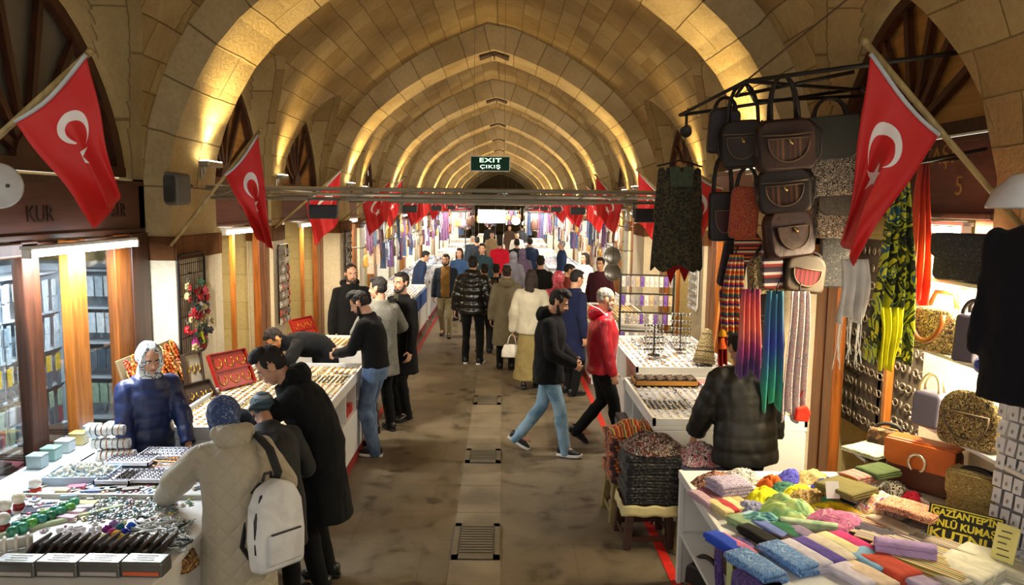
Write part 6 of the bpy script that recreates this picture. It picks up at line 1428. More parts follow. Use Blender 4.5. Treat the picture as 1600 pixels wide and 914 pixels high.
e = MB(); e.box((0, 0, .002), (.055, .038, .003)); e.ell((0, 0, .006), (.012, .010, .005), None, 8, 5, 1); CC = [e.mesh('charm_card', [plain(c_, .5, var=.04), plain(d_, .3, .4)]) for c_, d_ in (('#d8d8dc', '#8a8a90'), ('#c8d4dc', '#4a6a9a'), ('#dcd0d4', '#9a4a5a'), ('#d4d8c8', '#6a8a4a'), ('#e0dcc8', '#b8963a'))]
for k in range(84):
    px = random.uniform(45, 250); py = random.uniform(756, 812) if px < 150 else random.uniform(758, 772)
    place(random.choice(CC), 'charm_card', lz(px, py, CZ+.003+.002*(k % 3)), (0, 0, random.uniform(-.5, .9)), 'small pale card with a charm on it, lying on the near left counter', 'card', 'charm cards on the near left counter', random.uniform(.8, 1.5))
e = MB(); e.tube([(.05*math.cos(2*math.pi*k/20)+.006*math.sin(5*k), .03*math.sin(2*math.pi*k/20), .006) for k in range(21)], .006, 5); NK = [e.mesh('necklace', plain(c_, .3, var=.2, vs=60), True) for c_ in ('#dcdcd8', '#c8ccc8', '#2a2c30', '#a8b0b0')]
for k in range(46): place(NK[random.choice((0, 0, 1, 2, 3))], 'necklace', lz(random.uniform(205, 290), random.uniform(812, 858), CZ+.003+random.random()*.012), (random.uniform(-.2, .2), random.uniform(-.2, .2), random.random()*6), 'white or black bead necklace coiled at the right of the near left counter', 'necklace', 'coiled necklaces on the near left counter', random.uniform(.8, 1.3))
# white pearl clusters, pompoms
PEARL = MB(); PEARL.ell((0, 0, 0), (.013, .013, .013), None, 8, 6); PM = PEARL.mesh('bead', plain('#d6d2d6', .25, var=.03), True)
for k in range(110): place(PM, 'bead', lz(random.uniform(88, 158), random.uniform(824, 850), CZ+.012+random.random()*.022), (0, 0, 0), 'pearl white bead heaped before the row of brown wallets', 'bead', 'pearl beads on the counter', random.uniform(.7, 1.2))
for k, (px, py, c_) in enumerate(((168, 832, '#7a2a7a'), (178, 824, '#9a7ab0'), (188, 830, '#2a6a7a'), (196, 838, '#2030a0'), (206, 828, '#2a5ac0'), (182, 841, '#d09a1c'), (190, 846, '#c8a02a'), (176, 838, '#b03a7a'), (164, 846, '#d8d8a0'))):
    pm = MB(); pm.ell((0, 0, .02), (.024, .024, .022)); o = fuse(pm, 'yarn_pompom', cloth(c_), None, .005, 1, .006, 60, seed=k); o.location = lz(px, py); props(o, {'#7a2a7a': 'purple', '#9a7ab0': 'lilac', '#2a6a7a': 'teal', '#2030a0': 'deep blue', '#2a5ac0': 'bright blue', '#d09a1c': 'orange yellow', '#c8a02a': 'mustard', '#b03a7a': 'magenta', '#d8d8a0': 'cream'}[c_]+' yarn pompom on the trinket counter', 'pompom', 'yarn pompoms')
# green glass jars, pattern tray, snow globes, small boxes
GJ = MB(); GJ.lathe([(.001, 0), (.026, 0), (.030, .02), (.029, .04), (.020, .052), (.001, .055)], (0, 0, 0), 12)
gjm = [GJ.mesh('glass_jar', plain(c_, .12, var=.1, vs=20, coat=.5), True) for c_ in ('#2a7a5a', '#3a9a7a', '#5aa848', '#2a8a86')]
for k in range(14):
    u = k % 7; px = 20+u*15+ (k//7)*6; py = 838-u*6.2-(k//7)*8
    place(gjm[k % 4], 'glass_jar', lz(px, py), (0, 0, 0), 'small green glass jar in the double row at the left of the counter', 'jar', 'green glass jars in a double row')
et = tray('tray of black and yellow charms beside the green jars', lz(62, 797), .16, .12, .015, plain('#22283a', .5), mottled(['#14162a', '#d0b83a', '#1a1c34', '#e0d8b0', '#22284a'], 60, tex='CHECK'), 20)
for k, (px, py, c_, c2) in enumerate(((8, 806, '#d8d4c8', '#a01c24'), (30, 795, '#e0d8c4', '#8a1a20'), (6, 828, '#d8d4cc', '#8a2024'), (56, 770, '#e4e4e2', '#c03a1c'))):
    o = empty('snow_globe', lz(px, py), 0, ['white globe on a red foot at the left edge of the counter', 'cream globe on a red foot beside the dark blue boxes', 'white globe on a red foot nearest the edge', 'white dome in an orange red dish behind the globes'][k], 'ornament')
    MB().lathe([(.001, 0), (.034, 0), (.030, .03), (.02, .034)], (0, 0, 0), 16).build('foot', plain(c2, .3), o, smooth=True); MB().ell((0, 0, .062), (.036, .036, .036), None, 16, 10).build('globe', plain(c_, .15, coat=.5), o, smooth=True)
for k, (px, py, c_) in enumerate(((118, 803, '#d8b8c8'), (106, 812, '#b890a8'), (70, 776, '#c8c8d0'), (95, 770, '#c0b088'), (132, 796, '#a8a8b8'), (110, 778, '#88a0a8'), (150, 770, '#5a6a9a'), (170, 768, '#8aa08a'), (185, 766, '#4a443c'), (205, 768, '#5a4a3c'), (120, 764, '#c85a7a'), (138, 790, '#c8b83a'))):
    box_o = box_obj('gift_box', (0, 0, .012), (.10, .05, .024), plain(c_, .4), None, .003); box_o.location = lz(px, py); box_o.rotation_euler = (0, 0, R(random.uniform(-10, 24)))
    props(box_o, ['pink', 'mauve', 'pale grey', 'tan', 'lilac grey', 'blue grey', 'indigo', 'sage green', 'dark brown', 'brown', 'rose', 'yellow'][k]+' small flat gift box among the trinkets', 'box', 'small gift boxes on the counter')
e = MB(); e.box((0, 0, .01), (.60, .03, .02)); o = e.build('glass_divider', plain('#b8c8a0', .2), bevel=.003); o.location = lz(100, 815); o.rotation_euler = (0, 0, R(42)); props(o, 'pale green edged divider strip lying across the trinkets', 'divider')
# row of brown wallets standing like saw teeth, and the grey gift tins in front
for k in range(14):
    w0 = box_obj('wallet', (0, 0, .05), (.016, .13, .10), plain(['#3a2a22', '#2f241f', '#46342a'][k % 3], .5, var=.15), None, .004); p = lz(45+15.5*k, 868); w0.location = (p.x, p.y+.03, CZ+.002); w0.rotation_euler = (0, R(38), R(-6)); props(w0, 'brown leather wallet standing aslant in the saw-tooth row', 'wallet', 'brown wallets in a slanting row')
for k in range(4):
    p = lz(28+66*k, 898); o = empty('gift_tin', (p.x, p.y+.02, CZ), R(-2), ['grey tin with pale lettering, leftmost in the front row', 'grey tin with pale lettering, second in the front row', 'grey tin with pale lettering, third in the front row', 'grey tin with pale lettering and an orange band, rightmost in the front row'][k], 'tin', 'grey gift tins', rot=None)
    box_obj('tin_body', (0, 0, .035), (.20, .10, .07), plain('#6a6a68', .35, .6), o, .008); box_obj('lid_plate', (0, -.002, .072), (.19, .09, .008), plain('#80807c', .35, .5), o, .003)
    e = MB()
    for j in range(3): e.box((0, .02-.022*j, .077), (.10-.02*(j % 2), .007, .002))
    e.build('lettering', plain('#c8c8c4', .4), o); box_obj('label_band', (0, -.052, .02), (.17, .004, .018), plain('#c05a34' if k == 3 else '#a09a94', .5), o, 0)
o = empty('bracelet_roll', lz(8, 862), R(30), 'white padded roll with thick white bracelets at the left edge', 'display'); MB().tube([(-.12, 0, .035), (.12, 0, .035)], .03, 16).build('padded_roll', plain('#c8c8c0', .6), o, smooth=True)
for j in range(5):
    e = MB(); e.tube([(-.1+.05*j, .036*math.cos(2*math.pi*n/16), .035+.036*math.sin(2*math.pi*n/16)) for n in range(17)], .009, 6); e.build('bracelet', plain('#d8d6cc', .3), o, smooth=True)
e = MB(); o = crumple('dark floral bag hanging at the corner of the counter', lz(285, 885, CZ-.12), (.16, .2, .14), mottled(['#2a1c18', '#8a6a2a', '#5a1c1c', '#c0a060'], 22, tex='SWIRL'), 0, 77, None, 'cloth_bag', 'bag')
# ------------------------------------------------------------------ near left shop front: posts, glass and shelves of packets behind
XF = -3.30
dr = empty('door_40', (XF, 5.9, 0), kind='structure')
for x0, x1, dx, mt in ((35, 62, 0, M_DARKWOOD), (108, 134, .12, M_PALEWOOD), (180, 206, 0, M_DOOR), (207, 233, .02, M_DARKWOOD)):
    a = on_x(x0, 560, XF+dx); b_ = on_x(x1, 560, XF+dx); box_obj('door_post', (dx, (a.y+b_.y)/2-5.9, 1.16), (.08, abs(b_.y-a.y), 2.32), mt, dr, .01)
box_obj('lintel', (0, -.2, 2.26), (.08, 2.6, .10), M_DARKWOOD, dr, .01); box_obj('sill', (0, -.3, .5), (.08, 2.4, .08), M_DARKWOOD, dr, .01)
gl = MB(); gl.box((0, -.2, 1.38), (.006, 2.5, 1.68)); gl.build('pane', glass_mat(), dr)
cab = empty('shop_shelves', (-4.05, 5.5, 0), 0, 'white shelves of hanging packets behind the near left shop glass', 'shelf')
for z in (.62, 1.0, 1.32, 1.64, 1.98): box_obj('shelf_board', (0, 0, z), (.30, 2.4, .02), plain('#b8c0c8', .5), cab, 0)
box_obj('back_board', (-.16, 0, 1.2), (.02, 2.4, 1.7), plain('#aab4bc', .6), cab)
for y in (-1.19, -.4, .4, 1.19): box_obj('upright', (0, y, 1.2), (.28, .02, 1.7), plain('#b8c0c8', .5), cab, 0)
PK = []
for c_ in ('#c4ccd2', '#aeb8c0', '#d4d8d8', '#8a9aa6', '#5a6470', '#c8a83a', '#4a5a6a', '#9ab09a', '#a04a5a', '#b8b0a0', '#6a8a7a'):
    e = MB(); e.box((0, 0, -.07), (.008, .05, .14)); e.box((.003, 0, -.015), (.006, .052, .03)); PK.append(e.mesh('hanging_packet', plain(c_, .35, var=.2, vs=30)))
for rI, (z, ids) in enumerate(((1.93, (0, 1, 2, 2)), (1.78, (0, 2, 1)), (1.60, (0, 1, 3, 2)), (1.45, (1, 3, 0)), (1.27, (5, 3, 1, 9)), (1.12, (4, 6, 4)), (.95, (7, 9, 10, 8, 0)), (.80, (7, 8, 6, 4)))):
    for k in range(36):
        place(PK[ids[(k*7+rI) % len(ids)] if random.random() < .8 else ids[0]], 'hanging_packet', (-3.89-.03*(k % 2), 4.36+.065*k+random.uniform(-.006, .006), z+random.uniform(-.008, .008)), (R(random.uniform(-3, 3)), 0, 0), 'small packet hanging in rows behind the near left shop glass', 'packet', 'packets hanging behind the near left glass')
cab2 = empty('shop_shelves', (-4.1, 6.92, 0), 0, 'white side shelves of hanging packets at the inner end of the near left shop', 'shelf')
for z in (.62, 1.0, 1.32, 1.64, 1.98): box_obj('shelf_board', (0, 0, z), (1.2, .22, .02), plain('#b8c0c8', .5), cab2, 0)
box_obj('back_board', (0, .11, 1.2), (1.2, .02, 1.7), plain('#aab4bc', .6), cab2, 0)
for rI, (z, ids) in enumerate(((1.93, (0, 1, 2)), (1.60, (0, 2)), (1.27, (4, 6, 4)), (.95, (7, 7, 9)))):
    for k in range(15):
        place(PK[ids[k % len(ids)]], 'hanging_packet', (-4.66+.08*k, 6.80, z), (0, 0, R(-90)), 'small packet hanging in rows at the inner end of the near left shop', 'packet', 'packets hanging at the end of the near left shop', 1.3)
lamp_area('shop_light', (-3.75, 5.2, 2.2), (-3.95, 5.2, 0), 2.0, .1, 16, COOL)
# low display behind the glass: folded scarves and glass boxes
ds = empty('display_ledge', (-3.62, 5.35, 0), 0, 'low ledge with folded goods just behind the near left glass', 'ledge'); box_obj('ledge_top', (0, 0, .60), (.42, 2.2, .03), plain('#8a8a88', .5), ds)
box_obj('ledge_front', (.18, 0, .30), (.03, 2.2, .58), plain('#6a625a', .6), ds)
for k in range(12):
    c_ = ['#8a4a50', '#6a5a48', '#a05a68', '#5a4a3c', '#98868a', '#4a3a34'][k % 6]
    folded('%s folded shawl on the ledge behind the near left glass' % ['rose', 'brown', 'pink', 'dark brown', 'greyish pink', 'umber'][k % 6], (-3.62+random.uniform(-.05, .05), 4.45+.16*k, .62+.05*(k % 2)), (.30, .15, .06), cloth(c_), random.uniform(-8, 8), 3, 'folded shawls behind the near left glass', k, 'folded_shawl', 'shawl')
for k in range(5):
    p = on_x(60+22*k, 745-4*k, -3.05); e = MB(); e.box((0, 0, .04), (.10, .09, .08)); e.box((0, 0, .085), (.104, .094, .012)); o = e.build('glass_box', plain(['#8fa0a4', '#7a9a90', '#a8b0b0', '#b09a5a', '#98a8b0'][k], .12, coat=.5), bevel=.006); o.location = (p.x, p.y, CZ+.0); props(o, ['leftmost', 'second', 'middle', 'fourth', 'last'][k]+' small glass box along the glass edge of the counter', 'box', 'glass boxes along the counter edge')
lg = box_obj('counter_shelf', (-2.98, 5.0, CZ-.02), (.32, 1.9, .04), plain('#a8b0b4', .35), None, .005); props(lg, 'narrow grey shelf between counter and shop glass', 'shelf'); lgs = MB()
for y in (4.2, 5.8): lgs.box((-2.98, y, (CZ-.04)/2), (.26, .04, CZ-.04))
o = lgs.build('bracket_leg', M_STEEL); o.parent = lg
# grey speaker on the rib pier
sp_ = empty('speaker', (-2.98, 7.02, 2.72), R(150), 'grey loudspeaker box fixed on the near left rib pier', 'speaker')
e = MB(); pr = rrect(.20, .30, .04); e.rings([[Vector((x*k, y, z*k)) for x, z in pr] for y, k in ((-.08, .82), (-.07, .95), (.06, 1.0), (.08, .9))]); e.build('speaker_body', plain('#5a564e', .5), sp_, bevel=.01, recalc=True)
e = MB(); e.prism(rrect(.15, .24, .04), (0, .083, 0), (1, 0, 0), (0, 0, 1), -.006); e.build('grille', plain('#3a3632', .7), sp_, recalc=True); MB().tube([(0, -.08, 0), (0, -.16, .03)], .02, 8).build('bracket', M_STEEL, sp_)
# black wire rack of key rings on the rib pier
gr = empty('grid_rack', (-2.99, 7.30, 1.62), 0, 'black wire grid rack with colourful key rings on the near left pier', 'rack')
e = MB(); pr = [(0, y, z) for y, z in rrect(.62, .98, .08, 5)]; e.tube(pr+[pr[0]], .012, 6)
for k in range(13): e.tube([(0, -.28+.0467*k, -.47), (0, -.28+.0467*k, .47)], .003, 4)
for z in (-.3, -.1, .1, .3, .40): e.tube([(0, -.30, z), (0, .30, z)], .004, 4)
e.build('wire_grid', M_IRON, gr)
for z in (.3, -.3): MB().tube([(0, 0, z), (-.06, 0, z)], .01, 6).build('wall_peg', M_IRON, gr)
KR = []
for c_, s_ in (('#b01c20', 1), ('#8a1418', 1), ('#c8b478', .9), ('#d8d4c8', .8), ('#2a2a30', .9), ('#c03a4a', 1.1), ('#3a5a3a', .9)):
    e = MB(); e.tube([(.01*math.cos(2*math.pi*k/10), 0, -.01+.01*math.sin(2*math.pi*k/10)) for k in range(11)], .0018, 4); e.tube([(0, 0, -.02), (0, .002, -.045)], .002, 4); e.ell((0, 0, -.07), (.016*s_, .022*s_, .028*s_), None, 10, 6, 1)
    for a in range(5): e.ell((.006, .022*s_*math.cos(a*1.257), -.07+.022*s_*math.sin(a*1.257)), (.010, .011, .011), None, 8, 5, 1)
    KR.append(e.mesh('key_ring', [SILVER, plain(c_, .4, var=.2, vs=60)], True))
for k in range(56):
    y = random.uniform(-.26, .28); z = .28-.62*(k/56)+random.uniform(-.04, .04); red = .12 < z < .30 or -.1 < z < .0
    place(KR[random.choice((0, 0, 1, 5, 2) if red else (2, 3, 4, 4, 6, 0))], 'key_ring', gr.location+Vector((.03+random.uniform(0, .04), y, z)), (0, R(random.uniform(-10, 10)), R(random.uniform(-50, 50))), 'key ring with a small flower charm hanging on the black wire rack', 'key ring', 'key rings on the wire rack', random.uniform(.9, 1.4))
for c_, y, lb in (('#d83a9a', -.10, 'hot pink'), ('#c8d83a', .05, 'yellow green')):
    e = MB(); e.lathe([(.004, .0), (.018, -.02), (.016, -.035), (.036, -.11), (.030, -.125)], (0, 0, 0), 12); o = e.build('tassel', cloth(c_), smooth=True); o.location = gr.location+Vector((.05, y, -.27)); props(o, lb+' tassel hanging low on the black wire rack', 'tassel')
# leaning board of orange beads below it
bb_ = empty('bead_board', (-2.86, 6.50, .62), 0, 'leaning board hung with orange and red bead strings by the near left pier', 'display', rot=(0, R(-16), 0))
box_obj('board', (-.03, 0, .36), (.02, 1.0, .76), plain('#6a5a3c', .7), bb_)
BD = []
for c_ in ('#c8641c', '#d8862a', '#a83a14', '#c8a060', '#8a2418', '#b8501a'):
    e = MB(); n = 12
    for k in range(n): e.ell((.008*math.sin(k), .022*math.sin(2*math.pi*k/n), -.07+.07*math.cos(2*math.pi*k/n)), (.009, .009, .011), None, 7, 5)
    e.tube([(.008*math.sin(k), .022*math.sin(2*math.pi*k/n), -.07+.07*math.cos(2*math.pi*k/n)) for k in range(n+1)], .006, 5)
    BD.append(e.mesh('bead_string', plain(c_, .3, var=.2, vs=40), True))
MW = Matrix.LocRotScale(bb_.location, bb_.rotation_euler, None)
for k in range(150):
    p = MW @ Vector((.0+random.uniform(0, .03), random.uniform(-.47, .47), .16+.58*random.random()))
    place(random.choice(BD), 'bead_string', p, (R(random.uniform(-15, 15)), R(-16), R(random.uniform(-20, 20))), 'string of orange or red beads hanging on the leaning board', 'bead string', 'bead strings on the leaning board', random.uniform(.8, 1.25))
lt = empty('side_table', (-2.91, 6.38, 0), 0, 'low white table under the leaning bead board', 'table'); box_obj('table_top', (0, 0, .60), (.5, 1.25, .03), M_WHITE, lt); box_obj('cabinet', (0, 0, .29), (.44, 1.15, .58), plain('#a89078', .6), lt)
crumple('orange cloth lying at the foot of the bead board', (-2.70, 6.45, .616), (.16, .24, .08), cloth('#d85a14'), 0, 91, None, 'cloth', 'cloth')
# ------------------------------------------------------------------ jewellery counters along the left side
def jewel_counter(name_lb, x0, x1, y0, y1, z, cells, mats, cubby=True, panel=None, group='white stall counters', items=True, dens=1.0, slope=0.0):
    o = empty('stall_counter', ((x0+x1)/2, (y0+y1)/2, 0), 0, name_lb, 'counter', group); w, d = x1-x0, y1-y0; pm = panel or M_WHITE; side = 1 if (x0+x1) < 0 else -1
    box_obj('counter_top', (0, 0, z-.02), (w, d, .04), pm, o, .006); fx = side*(w/2-.02)
    if cubby:
        box_obj('front_panel', (fx, 0, z*.30), (.03, d-.02, z*.60), pm, o, .004); n = max(2, int(d/.45))
        for k in range(n+1): box_obj('cubby_divider', (fx-side*.14, -d/2+.015+(d-.03)*k/n, z*.77), (.30, .02, z*.36), pm, o, 0)
        box_obj('cubby_floor', (fx-side*.14, 0, z*.60), (.30, d-.02, .02), pm, o, 0)
    else: box_obj('front_panel', (fx, 0, (z-.04)/2), (.03, d-.02, z-.04), pm, o, .004)
    for s in (-1, 1): box_obj('end_panel', (0, s*(d/2-.015), (z-.04)/2), (w-.03, .03, z-.04), pm, o, .004)
    box_obj('back_panel', (-fx, 0, (z-.04)/2), (.03, d-.02, z-.04), pm, o, 0); box_obj('skirting', (fx+side*.004, 0, .05), (.03, d, .10), plain('#8a241c', .5), o, 0)
    e = MB()
    for s in (-1, 1): e.box((s*(w/2-.012), 0, z+.03), (.024, d, .06)); e.box((0, s*(d/2-.012), z+.03), (w, .024, .06))
    e.build('display_rim', pm, o)
    nx, ny = cells; cw, cd = (w-.06)/nx, (d-.06)/ny
    return o, [(x0+.03+cw*(i+.5), y0+.03+cd*(j+.5), cw, cd) for i in range(nx) for j in range(ny)]
e = MB(); e.tube([(.012*math.cos(2*math.pi*k/10), .016*math.sin(2*math.pi*k/10), .003) for k in range(11)], .0035, 5); e.ell((0, -.018, .005), (.007, .008, .005), None, 8, 5); PEND = [e.mesh('pendant', m_, True) for m_ in (GOLD, SILVER, RGOLD, plain('#8a5a24', .3, .6), plain('#d6d2c8', .4, var=.05), plain('#c8b88a', .4))]
e = MB(); e.box((0, 0, .008), (.012, .11, .016)); BAR = e.mesh('display_bar', plain('#1f1c1a', .6))
cnt = [0]
def fill(cell, z, kind, tone, lb, group):
    x, y, w, d = cell; cnt[0] += 1
    t_ = tray(lb, (x, y, z+.002), w*.95, d*.95, .026, PADC if tone == 'gold' else PADW, PADC if tone == 'gold' else PADW, 0, group)
    if kind == 'bars':
        for k in range(int(w/.045)): q = place(BAR, 'display_bar', (-w*.42+.045*k, 0, .012), (0, 0, 0), parent=t_, sc=1); q.scale = (1, d*.8/.11, 1)
    nx = max(2, int(w*.9/.052)); ny = max(2, int(d*.9/.055))
    for i in range(nx):
        for j in range(ny):
            if kind == 'bars' and j % 2: continue
            place(PEND[random.choice((0, 0, 2, 3) if tone == 'gold' else (4, 4, 1, 5) if tone == 'pale' else (1, 1, 4, 0))], 'pendant', (-w*.43+w*.86*i/(nx-1), -d*.42+d*.84*j/(ny-1), .024), (0, 0, R(random.uniform(-30, 30))), parent=t_, sc=random.uniform(.8, 1.2))
o, cells = jewel_counter('white jewellery counter with cubby shelves beside the man in blue jeans', -2.62, -1.46, 5.62, 8.0, .84, (3, 6), None)
nm = ['inner', 'middle', 'outer']
for k, c in enumerate(cells):
    fill(c, .84, 'bars' if k % 6 == 4 and k > 6 else 'plain', 'gold', 'tray of gold pendants, %s column and %s row of the first jewellery counter' % (nm[k//6], word(k % 6)), 'trays on the first jewellery counter')
for k in range(4):
    for j in range(2): bx = box_obj('jewel_box', (-1.58, 7.15+.16*k, .53+.05*j), (.16, .13, .045), plain('#a8281c', .4), None, .004); props(bx, 'flat red jewel box lying in the cubby of the first jewellery counter', 'box', 'red boxes in the counter cubby')
o, cells = jewel_counter('white jewellery counter in front of the stallholder with moustache', -2.55, -1.62, 8.95, 9.75, .84, (3, 2), None)
for k, c in enumerate(cells): fill(c, .84, 'plain', 'gold', 'tray of gold pendants, %s column and %s row of the second jewellery counter' % (nm[k//2], word(k % 2)), 'trays on the second jewellery counter')
for q, (a, b_, lb) in enumerate(((11.9, 13.6, 'white counter left of the man in black coat'), (13.9, 16.2, 'white counter fronted by a blue cloth'), (17.0, 20.6, 'white counter far along the left side'), (21.2, 25, 'white counter farthest along the left side'))):
    o, cells = jewel_counter(lb, -2.6, -1.62, a, b_, .84, (2, 4), None, cubby=q == 0)
    for k, c in enumerate(cells): fill(c, .84, 'plain', 'silver' if q else 'gold', 'tray of %s jewellery, %s row of the %s' % ('silver' if q else 'gold', word(k % 4), lb.replace('white counter', 'counter', 1)), 'trays on the left counters')
# upright red satin cases with necklaces
def case(label, p, rz, w, h, c_, inner, two=True, tilt=-25):
    o = empty('jewellery_case', p, 0, label, 'case', 'open jewellery cases', rot=(R(tilt), 0, R(rz)))
    e = MB(); e.box((0, .012, h/2), (w, .02, h))
    for s in (-1, 1): e.box((s*w/2, -.01, h/2), (.014, .05, h)); e.box((0, -.01, h/2+s*h/2), (w, .05, .014))
    e.build('case_frame', c_, o, bevel=.003); box_obj('lining', (0, -.002, h/2), (w*.94, .012, h*.94), inner, o, 0)
    n = 3
    for r_ in range(2 if two else 1):
        for k in range(n):
            x = -w/2+w*(k+.5)/n; z = h*(.74-.48*r_) if two else h*.55; e = MB(); e.tube([(x+w*.11*math.sin(R(a)), -.014, z-h*.13*math.cos(R(a))) for a in range(-140, 141, 20)], .005, 5); e.ell((x, -.016, z-h*.14), (.010, .006, .012), None, 8, 5); e.build('necklace', GOLD, o, smooth=True)
    if two: box_obj('case_divider', (0, -.012, h/2), (w, .03, .012), c_, o, 0)
RW = plain('#8a1c12', .35, var=.2); RS = plain('#a8281a', .3, var=.15, vs=20)
case('open red satin necklace case leaning by the first jewellery counter', (-2.50, 7.05, .87), 60, .42, .34, RW, RS); case('dark open necklace case below the red satin one', (-2.60, 6.55, .80), 62, .30, .24, plain('#241410', .4), plain('#3a2a20', .5), False, -38)
case('cream necklace board standing behind the dark case', (-2.86, 6.95, .90), 66, .20, .30, plain('#3a2a1c', .5), plain('#b8a888', .7), False, -8); case('open red necklace case standing on the second jewellery counter', (-2.45, 9.50, .87), 66, .40, .30, RW, RS); case('small dark red case at the edge of the second jewellery counter', (-2.42, 9.10, .87), 60, .26, .18, plain('#4a1410', .4), plain('#6a1c14', .4), False, -35)
# panels of packed trinkets on the next piers and walls
def packed_panel(label, x, y, z, w, h, side, rows, cols, frame=M_IRON, pal=('#a89c94', '#8a8078', '#b84a3a', '#c8c0b4', '#7a706a'), rz=None):
    o = empty('trinket_rack', (x, y, z), 0, label, 'display', 'panels of packed trinkets')
    e = MB(); pr = [(0, a, b_) for a, b_ in rrect(w, h, .05, 4)]; e.tube(pr+[pr[0]], .011, 6)
    for k in range(int(w/.06)): e.tube([(0, -w/2+.03+.06*k, -h/2), (0, -w/2+.03+.06*k, h/2)], .003, 4)
    e.build('wire_grid', frame, o)
    ms = []
    for c_ in pal: e = MB(); e.box((0, 0, -.045), (.012, .06, .085)); e.ell((-side*.01, 0, -.05), (.012, .016, .022), None, 8, 5); ms.append(e.mesh('packet', plain(c_, .35, var=.25, vs=40)))
    for r_ in range(rows):
        for c_ in range(cols): place(random.choice(ms), 'packet', (-side*.02, -w/2+w*(c_+.5)/cols, h/2-.06-(h-.14)*r_/max(1, rows-1)), (R(random.uniform(-6, 6)), 0, R(random.uniform(-10, 10))), parent=o, sc=min(1.1, w/cols/.066))
    MB().tube([(0, 0, h*.3), (side*.05, 0, h*.3)], .012, 6).build('wall_peg', M_IRON, o)
packed_panel('tall wire panel of red and silver packets on the second left pier', XC-WALLX+.06, 11.2, 1.42, .50, 1.15, -1, 9, 6); packed_panel('dark wire panel on the left rib pier behind the moustached stallholder', -2.98, 14.65, 1.55, .5, 1.1, -1, 8, 6, pal=('#2a2624', '#4a443e', '#8a847a', '#6a625a'))
# ------------------------------------------------------------------ right side beyond the man in black
o, cells = jewel_counter('white ring counter between the man in black and the man in red', 1.24, 2.5, 5.95, 7.45, .84, (3, 4), None, cubby=True)
for k, c in enumerate(cells): fill(c, .84, 'bars' if k == 1 else 'plain', 'pale', 'tray of jewellery, %s column and %s row of the right ring counter' % (nm[k//4], word(k % 4)), 'trays on the right ring counter')
# wooden tray of brown ring rolls at its far end
wt = tray('orange wooden tray of dark bracelet rows at the far end of the ring counter', (1.62, 7.30, .875), .62, .26, .05, wood('#a8742a', '#8a5a1c', axis='X'), plain('#2a2220', .6), 0, None)
for k in range(6):
    for j in range(3):
        e = MB(); q = (-.25+.1*k, -.07+.07*j, .055)
        if k+j == 0: e.tube([(-.045, 0, 0), (.045, 0, 0)], .018, 10); BR_ = e.mesh('bracelet_roll', plain('#5a4a40', .4, .3, var=.3, vs=60), True)
        place(BR_, 'bracelet_roll', q, (0, 0, R(30)), parent=wt)
BOXC = [('#c8d4e0', 'pale blue'), ('#d8c8d0', 'pale pink'), ('#b8c8d8', 'grey blue'), ('#e0dcd8', 'white'), ('#c86a7a', 'rose')]
for k in range(12):
    c_, w_ = BOXC[k % 5]; bx = box_obj('flat_box', (0, 0, .01), (.13, .10, .02), plain(c_, .35, var=.15, vs=40), None, .003); bx.location = (2.03+.15*(k % 3)+random.uniform(-.01, .01), 6.95+.13*(k//3), .868); bx.rotation_euler = (0, 0, R(random.uniform(-15, 15))); props(bx, w_+' flat printed box spread at the far end of the ring counter', 'box', 'flat printed boxes on the ring counter')
# silver counter with stands
o, cells = jewel_counter('silver counter with display stands behind the man in red', 1.42, 2.48, 7.75, 9.7, .88, (3, 4), None, cubby=False)
box_obj('logo_panel', (-.53, -.3, .5), (.012, .5, .25), plain('#e4e4e4', .4), o); box_obj('logo_card', (.02, -.982, .66), (.40, .012, .24), plain('#e8ecee', .4), o, 0); text_obj('lettering', 'A.', .05, plain('#3a3a3c', .5), o, (-.05, -.990, .68), (R(90), 0, 0)); e = MB(); e.tube([(-.02+.012*k, -.991, .675+.008*math.sin(k*2.0)) for k in range(11)], .003, 5); e.build('logo_script', plain('#3a3a3c', .5), o)
for k, c in enumerate(cells): fill(c, .88, 'plain', 'silver', 'tray of silver jewellery, %s column and %s row of the silver counter' % (nm[k//4], word(k % 4)), 'trays on the silver counter')
def rod_stand(label, p, mat, h=.34, bars=5, w=.24):
    o = empty('bracelet_stand', p, R(random.uniform(-20, 20)), label, 'stand', 'bracelet stands on the silver counter'); MB().tube([(0, 0, 0), (0, 0, h)], .008, 6).build('post', M_IRON, o); MB().lathe([(.07, 0), (.07, .01), (.01, .014)], (0, 0, 0), 14).build('foot', M_IRON, o)
    for b_ in range(bars):
        z = h*(b_+1)/bars; e = MB(); e.tube([(-w/2, 0, z), (w/2, 0, z)], .010, 6); e.build('bar', M_IRON, o)
        for k in range(6):
            e = MB(); e.tube([(-w*.42+w*.84*k/5, .022*math.cos(2*math.pi*n/10), z-.012+.024*math.sin(2*math.pi*n/10)) for n in range(11)], .005, 5); e.build('bracelet', mat, o, smooth=True)
rod_stand('black bar stand with silver bangles on the silver counter', (1.72, 8.35, .95), SILVER); rod_stand('black bar stand with bangles further back on the silver counter', (2.1, 8.7, .95), SILVER, .42)
cone = empty('bead_cone', (2.20, 8.02, .93), 0, 'brown cone of bead bracelets on the silver counter', 'display', rot=(R(-14), R(8), 0)); MB().lathe([(.12, 0), (.10, .12), (.075, .26), (.045, .36), (.02, .38)], (0, 0, 0), 20).build('cone_body', mottled(['#6a5a34', '#8a7a50', '#3a2e1c', '#a8986a'], 60, tex='CHECK'), cone, smooth=True)
for k in range(7):
    e = MB(); rr_ = .118-.011*k; e.tube([(rr_*math.cos(2*math.pi*n/18), rr_*math.sin(2*math.pi*n/18), .03+.048*k) for n in range(19)], .009, 6); e.build('bracelet', plain(['#5a4a2c', '#8a7a54', '#3a2c1c'][k % 3], .4), cone, smooth=True)
